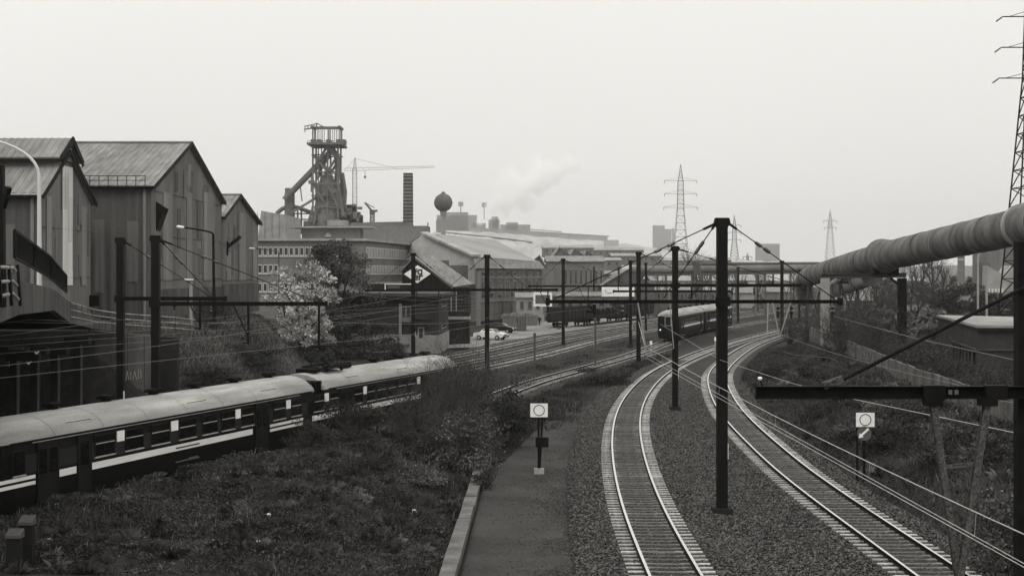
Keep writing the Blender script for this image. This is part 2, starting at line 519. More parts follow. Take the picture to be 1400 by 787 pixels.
# ------------------------------------------------------------------ tracks
def rail_pts(fn, d, y0, y1, step, zf):
    p = offs(fn, d, y0, y1, step)
    return [Vector((x, y, float(zf(y)))) for x, y in p]

def extrude_profile(mb, pts, prof, m=0):
    """sweep a closed profile (across, up) along pts"""
    vs, n = [], len(prof)
    for i, p in enumerate(pts):
        d = (pts[min(i + 1, len(pts) - 1)] - pts[max(i - 1, 0)]).normalized()
        r = Vector((d.y, -d.x, 0)).normalized()
        for a, u in prof: vs.append(p + r * a + Vector((0, 0, u)))
    fs = []
    for i in range(len(pts) - 1):
        for k in range(n):
            a = i * n + k; b = i * n + (k + 1) % n
            fs.append((a, b, b + n, a + n))
    mb.add(vs, fs, m)

SLEEPER = None
def sleeper_mesh():
    mb = MB()
    # concrete sleeper: raised rail seats, waisted middle
    prof = [(-1.25, .0, .10), (-.95, .0, .115), (-.5, .0, .115), (-.35, .0, .09), (.35, .0, .09), (.5, .0, .115), (.95, .0, .115), (1.25, .0, .10)]
    vs, fs = [], []
    for (x, _, w) in prof:
        top = 0.012 if abs(x) > .4 else 0.002
        vs += [(x, -w, -.16), (x, -w * .8, top), (x, w * .8, top), (x, w, -.16)]
    for i in range(len(prof) - 1):
        for k in range(3):
            a = i * 4 + k
            fs.append((a, a + 4, a + 5, a + 1))
    fs += [(0, 1, 2, 3), (31, 30, 29, 28)]
    mb.add(vs, fs)
    return mb

def make_track(label, fn, d, y0, y1, zf, single, group, step=2.0, spacing=0.62, gauge=1.45):
    x0 = float(fn(y0))
    root = thing('railway_track', label, 'railway track', (x0, y0, float(zf(y0))), group)
    head = [(-.042, 0), (.042, 0), (.042, -.035), (-.042, -.035)]
    web = [(-.012, -.035), (.012, -.035), (.012, -.11), (.07, -.125), (.07, -.14), (-.07, -.14), (-.07, -.125), (-.012, -.11)]
    for s in (-1, 1):
        pts = rail_pts(fn, d + s * gauge / 2, y0, y1, step, zf)
        mb = MB(); extrude_profile(mb, pts, web, 1)
        a = MB(); extrude_profile(a, pts, head, 0)
        # polished running surface on top, rust on the sides of the head
        for i in range(len(a.f)): a.mi[i] = 0 if i % 4 == 0 else 1
        mb.v, mb.f, mb.mi = mb.v + a.v, mb.f + [tuple(i + len(mb.v) for i in f) for f in a.f], mb.mi + a.mi
        mb.build('rail', [M['rail_steel'], M['rail_rust']], root)
    p = offs(fn, d, y0, y1, 0.1)
    seg = np.concatenate([[0], np.cumsum(np.hypot(*np.diff(p, axis=0).T))])
    S = np.arange(0.3, seg[-1], spacing)
    X = np.interp(S, seg, p[:, 0]); Y = np.interp(S, seg, p[:, 1])
    e = 0.6
    X2 = np.interp(S + e, seg, p[:, 0]); Y2 = np.interp(S + e, seg, p[:, 1])
    ang = np.arctan2(-(X2 - X), (Y2 - Y))
    global SLEEPER
    rest = MB(); base = sleeper_mesh()
    cnt = 0
    for i, (x, y, a) in enumerate(zip(X, Y, ang)):
        a = a + random.uniform(-.012, .012)
        z = float(zf(y)) - 0.142 + random.uniform(-.008, .008)
        if y < single and y > 38 and y0 < 40:
            if SLEEPER is None:
                SLEEPER = bpy.data.meshes.new('sleeper')
                SLEEPER.from_pydata(base.v, [], base.f); SLEEPER.materials.append(M['sleeper_near']); SLEEPER.update()
            o = bpy.data.objects.new('sleeper', SLEEPER)
            COL.objects.link(o)
            o.parent = root
            o.location = Vector((x, y, z)) - root.location
            o.rotation_euler = (0, 0, a)
            cnt += 1
        else:
            ca, sa = math.cos(a), math.sin(a)
            rest.add([(x + v[0] * ca - v[1] * sa, y + v[0] * sa + v[1] * ca, z + v[2]) for v in base.v], base.f)
    if rest.v: rest.build('sleeper_run', M['sleeper_concrete'], root, kind='stuff')
    return root

flat = lambda y: 0.0
GT = 'railway tracks'
make_track('curving single track with shiny rails beside the gravel path', T1, 0, 20, 400, flat, 150, GT)
make_track('curving single track passing under the grassy bank and the arrow sign', T2, 0, 20, 400, flat, 130, GT)
make_track('track carrying the two-car trains, running out from under the bushes', TC, 0, 30, 400, lambda y: float(yard_drop(y)), 0, GT)
make_track('siding track nearest the grass strip in the group of yard sidings', TC, -9.2, 30, 400, lambda y: float(yard_drop(y)), 0, GT)
make_track('middle siding track of the yard between two others', TC, -13.4, 60, 400, lambda y: float(yard_drop(y)), 0, GT)
make_track('siding track passing close beside the parked white car', TC, -17.6, 60, 400, lambda y: float(yard_drop(y)), 0, GT)
make_track('siding track under the row of dark goods wagons', TC, -23.5, 222, 400, flat, 0, GT)

# ------------------------------------------------------------------ loose stones on the near ballast
def stones(n, sampler, smin, smax, name):
    x, y, z = sampler(n)
    n = len(x)
    base = np.array([(1, 0, 0), (0, 1, 0), (-1, 0, 0), (0, -1, 0), (0, 0, 1), (0, 0, -1)], float)
    fa = np.array([(0, 1, 4), (1, 2, 4), (2, 3, 4), (3, 0, 4), (1, 0, 5), (2, 1, 5), (3, 2, 5), (0, 3, 5)])
    s = rng.uniform(smin, smax, n)
    a = rng.uniform(0, 6.28, n)
    V = base[None] * (s[:, None, None] * rng.uniform(.55, 1.3, (n, 6, 1)))
    V[:, :, 2] *= 0.7
    ca, sa = np.cos(a)[:, None], np.sin(a)[:, None]
    V = np.stack([V[..., 0] * ca - V[..., 1] * sa, V[..., 0] * sa + V[..., 1] * ca, V[..., 2]], -1)
    V += rng.normal(0, .18, V.shape) * s[:, None, None]
    V += np.stack([x, y, z], 1)[:, None, :]
    FA = (fa[None] + (np.arange(n) * 6)[:, None, None]).reshape(-1, 3)
    return npmesh(name, V.reshape(-1, 3), FA, M['stone'], kind='stuff', attr=np.repeat(rng.random(n), 6))

def near_y(n, y0, y1):
    return y0 * (y1 / y0) ** rng.random(n)          # more of them close by

def on_bed(n):
    y = near_y(n, 38, 120)
    x = T1(y) - 2.7 + rng.random(n) * (T2(y) - T1(y) + 5.0)
    d1, d2 = x - T1(y), x - T2(y)
    keep = (np.minimum(np.abs(d1), np.abs(d2)) > 1.2) | (rng.random(n) < .6)
    x, y = x[keep], y[keep]
    z = bed_z(x, y, 0) + np.where(np.minimum(np.abs(d1[keep]), np.abs(d2[keep])) < 1.3, -0.012, 0.02)
    return x, y, z
stones(90000, on_bed, .028, .068, 'ballast_stones')
def on_shoulder(n):
    y = near_y(n, 38, 110)
    x = T1(y) - 2.7 - rng.exponential(0.7, n)
    return x, y, np.full(n, -0.29)
stones(14000, on_shoulder, .015, .03, 'path_pebbles')
def on_yard(n):
    y = rng.uniform(95, 200, n)
    x = np.where(rng.random(n) < .3, TC(y) + rng.uniform(-2.6, 2.6, n), TC(y) - rng.uniform(6.6, 20, n))
    return x, y, -0.15 + yard_drop(y)
stones(9000, on_yard, .05, .10, 'yard_ballast_stones')

# ------------------------------------------------------------------ kerb of long concrete slabs beside the path
kerb = thing('kerb', 'low kerb of pale concrete slabs along the gravel path', 'kerb', (-1.9, 38, -0.3))
yy = 36.0
while yy < 64.5:
    ln = random.uniform(2.4, 3.2)
    f = lambda y: np.interp(y, [36, 42, 64.5], [-1.95, -1.85, -1.45])
    zk = -.27 + random.uniform(-.02, .02); a = Vector((float(f(yy)), yy, zk)); b = Vector((float(f(yy + ln - .05)), yy + ln - .05, zk + random.uniform(-.015, .015)))
    MB().bar(a, b, 0.44 + random.uniform(-.03, .03), 0.34).build('kerb_stone', M['concrete_mid'], kerb)
    yy += ln

# ------------------------------------------------------------------ grass and weeds
def blades(x, y, h, w, lean, mat, name, tone=None, parent=None, zoff=-0.03):
    n = len(x)
    z = ground(x, y) + zoff
    a = rng.uniform(0, 6.28, n); b = rng.uniform(0, 6.28, n)
    l = lean * h * rng.uniform(.2, 1, n)
    p0 = np.stack([x - np.cos(a) * w, y - np.sin(a) * w, z], 1)
    p1 = np.stack([x + np.cos(a) * w, y + np.sin(a) * w, z], 1)
    p2 = np.stack([x + np.cos(b) * l * .4 + np.cos(a) * w * .7, y + np.sin(b) * l * .4 + np.sin(a) * w * .7, z + h * .62], 1)
    p3 = np.stack([x + np.cos(b) * l, y + np.sin(b) * l, z + h], 1)
    V = np.stack([p0, p1, p2, p3], 1).reshape(-1, 3)
    i = np.arange(n)[:, None] * 4
    FA = np.concatenate([i + [0, 1, 2], i + [0, 2, 3]], 0)
    t = rng.random(n) if tone is None else tone
    return npmesh(name, V, FA, mat, kind='stuff', attr=np.repeat(t, 4), parent=parent)

def grass_zone(n, y0, y1, xl, xr, h0, h1, w, name, mat='grass', patch=2.2, thresh=0.0, lean=.7):
    y = near_y(n, y0, y1)
    a, b = xl(y), xr(y)
    x = a + (b - a) * rng.random(n)
    # tufts: draw blades together
    x += rng.normal(0, .06, n); y += rng.normal(0, .06, n)
    c = vnoise(x, y, patch) * .6 + vnoise(x, y, patch * .3) * .4
    k = c > thresh
    x, y, c = x[k], y[k], c[k]
    h = rng.uniform(h0, h1, len(x)) * (0.45 + 1.1 * c)
    tone = np.clip(0.15 + 0.9 * vnoise(x + 50, y, patch * .8) * .7 + rng.normal(0, .15, len(x)), 0, 1)
    return blades(x, y, h, w * rng.uniform(.6, 1.3, len(x)), lean, M[mat], name, tone)

grass_zone(190000, 40, 96, lambda y: TC(y) + 1.9, lambda y: np.interp(y, [40, 64, 70, 80, 96], [-2.1, -1.5, -.8, 1.2, 3.2]), .05, .2, .010, 'grass', thresh=.25)
grass_zone(60000, 40, 75, lambda y: TC(y) + 2.5, lambda y: np.interp(y, [40, 64, 75], [-2.2, -1.6, -1]), .05, .16, .007, 'dry_grass', 'dry_grass', 2.6, .42, lean=1.5)
grass_zone(18000, 84, 160, lambda y: TC(y) + 2.4, lambda y: np.minimum(T1(y) - 3.0, TC(y) + 2.4 + np.interp(y, [84, 100, 120, 160], [8, 8, 6, 4])), .15, .45, .02, 'trackside_grass', thresh=.3)
grass_zone(14000, 80, 200, off_x(TC, -6.4), off_x(TC, -3.3), .08, .25, .03, 'strip_grass', thresh=.45)
grass_zone(110000, 36, 175, lambda y: T2R(y) - .1, lambda y: T2(y) + 22, .12, .38, .013, 'bank_grass', patch=3.0, thresh=.2, lean=.9)
grass_zone(14000, 36, 90, lambda y: T2(y) + 4.0, lambda y: T2(y) + 16, .12, .34, .008, 'bank_dry_grass', 'dry_grass', 3.5, .62, lean=1.1)
grass_zone(60000, 105.5, 168, lambda y: toe_x(y) - 1.4 * road_z(y) - .5, lambda y: toe_x(y) + .3, .12, .35, .03, 'slope_grass', 'dry_grass', 5.0, .1)
grass_zone(14000, 105.5, 190, lambda y: toe_x(y) - 1.4 * road_z(y) - .5, lambda y: toe_x(y) + 2.2, .2, .5, .03, 'slope_weeds', 'grass', 4.0, .4)

def ground_leaves(n, y0, y1, xl, xr, size, h, name, mat='leaf', thresh=.45, patch=2.0):
    y = near_y(n, y0, y1); a, b = xl(y), xr(y); x = a + (b - a) * rng.random(n)
    c = vnoise(x + 13, y + 5, patch) * .65 + vnoise(x, y, patch * .25) * .35
    k = c > thresh; x, y, c = x[k], y[k], c[k]; n = len(x)
    z = ground(x, y) + rng.random(n) * h * (c - thresh) * 2.2 + .02
    s = size * rng.uniform(.5, 1.4, n)
    a = rng.normal(size=(n, 3)); a[:, 2] *= .5; a /= np.linalg.norm(a, axis=1, keepdims=True)
    b = np.cross(a, rng.normal(size=(n, 3))); b /= np.linalg.norm(b, axis=1, keepdims=True)
    C = np.stack([x, y, z], 1); a *= s[:, None]; b *= s[:, None] * .5
    V = np.stack([C - a, C + b, C + a, C - b], 1).reshape(-1, 3)
    t = np.clip(.5 * rng.random(n) + .6 * vnoise(x, y, .8) - .1, 0, 1)
    return npmesh(name, V, np.arange(4 * n).reshape(-1, 4), M[mat], kind='stuff', attr=np.repeat(t, 4))
ground_leaves(150000, 40, 92, lambda y: TC(y) + 1.9, lambda y: np.interp(y, [40, 64, 70, 80, 96], [-2.2, -1.6, -1.0, .8, 3.0]), .045, .35, 'ground_weeds', 'leaf', .36)
ground_leaves(40000, 40, 80, lambda y: TC(y) + 1.9, lambda y: np.interp(y, [40, 64, 80], [-2.2, -1.6, .8]), .04, .3, 'pale_weeds', 'leaf_pale', .42, 3.1)
ground_leaves(90000, 36, 175, lambda y: T2R(y) + .1, lambda y: T2(y) + 20, .06, .7, 'bank_weeds', 'leaf', .40, 2.6)
ground_leaves(14000, 36, 120, lambda y: T2(y) + 3.4, lambda y: T2(y) + 18, .05, .6, 'bank_pale_weeds', 'leaf_pale', .52, 3.3)

# tall dead stalks and seed heads standing above the near grass
def stalks(n, y0, y1, xl, xr, name, h0, h1):
    y = near_y(n, y0, y1); a, b = xl(y), xr(y); x = a + (b - a) * rng.random(n)
    k = vnoise(x + 31, y + 8, 1.6) > .55; x, y = x[k], y[k]
    return blades(x, y, rng.uniform(h0, h1, len(x)), np.full(len(x), .006), .35, M['dry_grass'], name)
stalks(3500, 40, 88, lambda y: TC(y) + 2.2, lambda y: np.interp(y, [40, 64, 80], [-2.4, -1.8, .5]), 'dead_stalks', .2, .5)
stalks(3500, 38, 120, lambda y: T2(y) + 3.5, lambda y: T2(y) + 16, 'bank_stalks', .3, .7)

# tussocks: blades fanning out of one root, scattered through the rough grass and the bank
def tussocks(nc, per, y0, y1, xl, xr, name, mat, h0, h1, rad=.12):
    y = near_y(nc, y0, y1); a, b = xl(y), xr(y); x = a + (b - a) * rng.random(nc)
    k = vnoise(x + 71, y + 3, 2.4) > .42; x, y = x[k], y[k]; nc = len(x)
    size = rng.uniform(.6, 1.5, nc); tone = rng.random(nc)
    an = rng.uniform(0, 6.28, (nc, per)); q = rng.random((nc, per)) ** .7
    bx = x[:, None] + np.cos(an) * q * rad * size[:, None]; by = y[:, None] + np.sin(an) * q * rad * size[:, None]
    h = rng.uniform(h0, h1, (nc, per)) * size[:, None] * (1.1 - .5 * q)
    bx, by, h, an, q = [v.ravel() for v in (bx, by, h, an, q)]
    z = ground(bx, by) - .03
    out = h * (.25 + .9 * q) * rng.uniform(.6, 1.3, len(h)); w = .008
    px_, py_ = -np.sin(an) * w, np.cos(an) * w
    V = np.stack([np.stack([bx - px_, by - py_, z], 1), np.stack([bx + px_, by + py_, z], 1),
                  np.stack([bx + np.cos(an) * out * .45 + px_ * .8, by + np.sin(an) * out * .45 + py_ * .8, z + h * .7], 1),
                  np.stack([bx + np.cos(an) * out, by + np.sin(an) * out, z + h * (1 - .5 * q)], 1)], 1).reshape(-1, 3)
    i = np.arange(len(h))[:, None] * 4
    t = np.clip(np.repeat(tone, per) * .7 + rng.random(len(h)) * .3, 0, 1)
    return npmesh(name, V, np.concatenate([i + [0, 1, 2], i + [0, 2, 3]], 0), M[mat], kind='stuff', attr=np.repeat(t, 4))
xl_, xr_ = (lambda y: TC(y) + 2.2), (lambda y: np.interp(y, [40, 64, 80, 90], [-2.4, -1.8, .5, 2.0]))
tussocks(420, 70, 40, 88, xl_, xr_, 'grass_tussocks', 'grass', .18, .42)
tussocks(170, 60, 40, 84, xl_, xr_, 'dry_tussocks', 'dry_grass', .15, .36)
tussocks(420, 60, 38, 130, lambda y: T2R(y) + .8, lambda y: T2(y) + 17, 'bank_tussocks', 'grass', .25, .5)
tussocks(160, 60, 38, 120, lambda y: T2R(y) + .8, lambda y: T2(y) + 15, 'bank_dry_tussocks', 'dry_grass', .2, .45)
# ------------------------------------------------------------------ shrubs, brambles and trees
def leaf_cloud(ells, n, size, shell=0.55, tri=False):
    """leaf-sized faces through ellipsoids [(c, r)], denser towards the skin"""
    vol = np.array([e[1][0] * e[1][1] * e[1][2] for e in ells]) ** .8
    k = rng.choice(len(ells), n, p=vol / vol.sum())
    C = np.array([e[0] for e in ells], float)[k]; Rr = np.array([e[1] for e in ells], float)[k]
    u = rng.normal(size=(n, 3)); u /= np.linalg.norm(u, axis=1, keepdims=True)
    rad = rng.random(n) ** shell
    p = C + u * Rr * rad[:, None]
    s = size * rng.uniform(.5, 1.35, n)
    a = rng.normal(size=(n, 3)); a /= np.linalg.norm(a, axis=1, keepdims=True)
    b = np.cross(a, rng.normal(size=(n, 3))); b /= np.linalg.norm(b, axis=1, keepdims=True)
    a *= s[:, None]; b *= (s * .5)[:, None]
    V = np.stack([p - a, p + b, p + a, p - b], 1).reshape(-1, 3)
    FA = np.arange(n * 4).reshape(-1, 4)
    tone = np.clip(rng.random(n) * .6 + .4 * rng.random(len(ells))[k], 0, 1)
    return V, FA, np.repeat(tone, 4)

def twigs(mb, base, n, h, spread, r0, levels=2, n_side=3, droop=0.0):
    base = Vector(base)
    def grow(p, d, ln, r, lv):
        pts = [p]; q = Vector(p); dd = Vector(d)
        for i in range(3):
            dd = (dd + Vector((random.gauss(0, .18), random.gauss(0, .18), random.gauss(0, .12) + .04 - droop))).normalized()
            q = q + dd * ln / 3
            pts.append(Vector(q))
        mb.tube(pts, [r, r * .8, r * .6, r * .35], n_side, cap=False)
        if lv > 0:
            for j in range(random.randint(2, 4)):
                i = random.randint(1, 3)
                side = Vector((random.gauss(0, 1), random.gauss(0, 1), random.gauss(.35, .4))).normalized()
                grow(pts[i], (dd * .6 + side * .8).normalized(), ln * random.uniform(.4, .65), r * .5, lv - 1)
    for i in range(n):
        a = random.uniform(0, 6.28); s = random.uniform(0, 1) * spread
        d = Vector((math.cos(a) * s, math.sin(a) * s, 1)).normalized()
        grow(base + Vector((math.cos(a), math.sin(a), 0)) * s * .3 * h * .3, d, h * random.uniform(.55, .85), r0 * random.uniform(.7, 1.2), levels)

def shrub(label, pos, w, h, n_leaf, leaf=.06, mat='leaf', stems=14, levels=2, depth=None, group='shrubs', r0=.025, lumps=16, name='shrub', cat='shrub', twmat='twig', low=0.15):
    x, y = pos; z = gz(x, y) - .05
    depth = depth or w
    root = thing(name, label, cat, (x, y, z), group)
    mb = MB()
    twigs(mb, (x, y, z), stems, h, w / h * .55, r0, levels)
    mb.build('stem', M[twmat], root)
    if n_leaf:
        ells = []
        for i in range(lumps):
            a = random.uniform(0, 6.28); q = math.sqrt(random.random())
            hh = random.uniform(low, .9) * h
            f = 1 - .45 * (hh / h) ** 2
            ells.append(((x + math.cos(a) * q * w * .42 * f, y + math.sin(a) * q * depth * .42 * f, z + hh),
                         (w * random.uniform(.13, .24), depth * random.uniform(.13, .24), h * random.uniform(.10, .2))))
        V, FA, t = leaf_cloud(ells, n_leaf, leaf)
        npmesh('foliage', V, FA, M[mat], root, attr=t)
    return root

def tree(label, pos, w, h, n_leaf, leaf=.12, mat='leaf', group=None, bole=.3, lumps=26, name='tree', bare=False, r0=None, zbase=None, limbs=7, lump=(.09, .17)):
    x, y = pos; z = (gz(x, y) if zbase is None else zbase) - .1
    root = thing(name, label, 'tree', (x, y, z), group)
    r0 = r0 or h * .022
    tops = []
    mb = MB()
    lean = Vector((random.uniform(-.06, .06), random.uniform(-.06, .06), 1))
    top = Vector((x, y, z)) + lean * h * (bole + .15)
    mb.tube([Vector((x, y, z)), Vector((x, y, z)) + lean * h * bole * .6, top, top + lean * h * .3], [r0, r0 * .8, r0 * .6, r0 * .2], 7)
    for i in range(limbs):
        a = 6.28 * i / limbs + random.uniform(-.3, .3)
        st = Vector((x, y, z)) + lean * h * random.uniform(bole * .6, bole + .25)
        en = st + Vector((math.cos(a) * w * .38, math.sin(a) * w * .38, h * random.uniform(.18, .42)))
        md = (st + en) / 2 + Vector((random.gauss(0, .06) * w, random.gauss(0, .06) * w, .03 * h))
        mb.tube([st, md, en], [r0 * .5, r0 * .33, r0 * .1], 5)
        tops.append(en); tops.append(md)
        if bare:
            twigs(mb, md, 3, h * .35, .9, r0 * .2, 2)
            twigs(mb, en - (en - md) * .5, 3, h * .3, .7, r0 * .18, 2)
    mb.build('trunk', M['bark'], root)
    if n_leaf:
        ells = []
        for i in range(lumps):
            a = random.uniform(0, 6.28); q = math.sqrt(random.random()); hh = random.uniform(bole * .7, .95)
            f = math.sin(math.pi * min(1, max(.12, (hh - bole * .5) / (1.05 - bole * .5)))) ** .6
            ells.append(((x + math.cos(a) * q * w * .42 * f, y + math.sin(a) * q * w * .42 * f, z + hh * h),
                         (w * random.uniform(*lump), w * random.uniform(*lump), h * random.uniform(*lump) * .6)))
        V, FA, t = leaf_cloud(ells, n_leaf, leaf)
        npmesh('crown', V, FA, M[mat], root, attr=t)
    return root

def gpos(px, py, z=0.0):
    p = GP(px, py, z)
    return (p.x, p.y)
def at(px, Y): return ((px - CX) / F * Y, Y)

# big tangle of shrubs between the near train and the path
shrub('broad leafy shrub with small pale glinting leaves, beside the end of the kerb', at(640, 67), 4.0, 2.9, 4200, .065, 'leaf_pale', 44, 3, lumps=34)
shrub('tall twiggy shrub standing in front of the far end of the near train', at(617, 77), 4.4, 4.3, 3800, .045, 'leaf', 44, 3)
shrub('dense dark shrub leaning over the gravel path behind the round sign board', at(690, 76), 3.6, 2.9, 6000, .07, 'leaf', 26)
shrub('dark bramble mass hiding the wheels below the train gangway', at(485, 70), 4.0, 1.9, 6000, .05, 'leaf', 30, low=.05)
shrub('wiry shrub in front of the last windows of the near train', at(565, 73), 4.0, 2.9, 3200, .045, 'leaf', 44, 3)
shrub('low dark shrub at the edge of the gravel path beyond the sign board', at(735, 92), 3.8, 1.5, 5000, .05, 'leaf', 20, low=.05)
shrub('rounded low shrub beside the rails at the far end of the gravel path', at(830, 118), 5.5, 1.7, 4500, .08, 'leaf', 18, low=.05)
shrub('bushy shrub in front of the mast behind the train', at(660, 88), 5.4, 3.9, 7500, .055, 'leaf', 40, 3)
shrub('small weedy shrub next to the path opposite the sign board', at(655, 62), 1.8, .9, 2500, .04, 'leaf', 16, low=.05)
shrub('straggling bramble beside the train door in the grass', at(425, 68), 2.8, 1.3, 2600, .045, 'leaf', 24, low=.05)
shrub('mid-height leafy shrub filling the gap between the wiry shrub and the pale shrub', at(596, 69), 3.6, 1.9, 4000, .065, 'leaf', 26, low=.1)
shrub('sparse tall shrub with bare upper twigs right of the train end', at(640, 84), 3.6, 4.2, 2500, .045, 'leaf', 46, 3)
shrub('loose shrub on the verge below the straggling bramble', at(520, 62), 3.0, 1.2, 4500, .045, 'leaf', 26, low=.05)
shrub('low leafy shrub at the foot of the pale-leaved shrub', at(570, 61), 3.0, 1.0, 4500, .045, 'leaf_pale', 24, low=.05)
# scattered weeds in the near grass
for i in range(85):
    Y = random.uniform(42.5, 69)
    px = random.uniform(60, 600)
    p = at(px, Y)
    if p[0] > -2.6 or p[0] < float(TC(Y)) + 3.2: continue
    shrub('small dark weed clump growing in the rough grass', p, random.uniform(.4, 1.9), random.uniform(.2, .75), random.choice([300, 600, 900]), random.choice([.03, .04, .055]), random.choice(['leaf', 'leaf', 'leaf_mid']), 10, 1, group='weed clumps in the grass', r0=.01, lumps=7, name='weed_clump', cat='weed', low=.05)
# right bank
for i in range(40):
    Y = 38 * (150 / 38) ** random.random()
    x = float(T2(Y)) + (random.uniform(4.6, 15.0) if Y < 58 else random.uniform(4.2, 7.5))
    shrub('dark bramble clump on the bank above the curved track', (x, Y), random.uniform(1.6, 3.6), random.uniform(.7, 1.5), 1500, .065, random.choice(['leaf', 'leaf', 'leaf_pale']), 16, 2, group='bramble clumps on the bank', r0=.014, lumps=9, name='bramble', cat='bramble', low=.05)
for px, Y, w, h, lab in ((1105, 155, 7, 4.2, 'pale bare shrub where the fence wall starts, below the big pipe'), (1150, 120, 6, 4.5, 'dark leafless thicket beneath the portal frame of the big pipe'),
                         (1195, 112, 6, 4.2, 'tangled bare shrub behind the concrete fence wall'), (1245, 104, 7, 4.5, 'dark thicket beside the flat-roofed brick building'),
                         (1290, 96, 6, 3.4, 'leafless shrub in front of the windows of the flat-roofed building'), (1365, 82, 6, 3.3, 'leafless shrub below the corner of the flat-roofed building'),
                         (1080, 185, 6, 3.6, 'bare shrub at the foot of the pipe where the tracks disappear')):
    shrub(lab, at(px, Y), w, h * (.5 if px > 1240 else 1), 1300, .07, 'leaf', 46, 3, group='thickets behind the fence wall', r0=.03)
shrub('light feathery shrub on the bank beside the rusty strut', at(1375, 44), 3.4, 2.6, 3800, .06, 'leaf_pale', 24, 3, group='shrubs')
# slope by the sheds
shrub('twiggy shrub at the top of the slope below the street lamp', at(290, 121), 4.2, 2.6, 3600, .07, 'leaf', 26, 3)
shrub('dark ivy-covered mound on the slope beside the graffiti wall', at(290, 112), 7.5, 2.2, 7500, .08, 'leaf', 24, low=.02)
shrub('dark shrub spilling down the slope beneath the crossbeam', at(345, 122), 6, 2.0, 5000, .08, 'leaf', 20, low=.02)
shrub('dark ivy mass covering the left end of the flat brick building', at(497, 156), 7.5, 4.0, 9000, .10, 'leaf', 24, low=.02)
shrub('dark bush between the slope and the flat brick building', at(530, 150), 4.5, 2.0, 4000, .09, 'leaf', 18, low=.02)
shrub('low bush behind the blossom tree', at(440, 148), 6, 2.6, 5000, .1, 'leaf', 18, low=.02)
tree('white blossoming tree on the slope in front of the office block', at(411, 138), 7.9, 9.4, 9500, .13, 'blossom', bole=.26, name='blossom_tree', lumps=95, lump=(.045, .10), limbs=11)
tree('dark leafy tree standing between the blossom tree and the brick building', at(466, 156), 10.0, 12.0, 15000, .14, 'leaf_mid', bole=.2, name='leafy_tree', lumps=40)
# thin bare trees in the distance under and beyond the big pipe
for i, (px, Y, h) in enumerate(((1290, 300, 11), (1262, 330, 13), (1276, 380, 16), (1245, 290, 9), (1215, 210, 7), (1196, 240, 8), (1168, 250, 8), (1008, 380, 11), (985, 400, 13), (1040, 420, 11),
                                (948, 420, 15), (968, 470, 14), (900, 420, 11), (1085, 390, 10), (1152, 270, 8), (1228, 250, 8), (1182, 200, 6), (1255, 220, 7))):
    tree('thin bare tree in the hazy ground beyond the big pipe', at(px, Y), h * .6, h, 0, group='bare trees beyond the pipe', bare=True, name='bare_tree', zbase=gz(*at(px, Y)))
# ------------------------------------------------------------------ catenary masts
def insulator_pair(mb, a, b, t0, t1, r=.07):
    """two dark strain insulators on a stay"""
    a, b = Vector(a), Vector(b)
    for t in (t0,):
        p = a.lerp(b, t); d = (b - a).normalized()
        mb.tube([p - d * .16, p - d * .1, p + d * .1, p + d * .16], [r * .4, r, r, r * .4], 6)

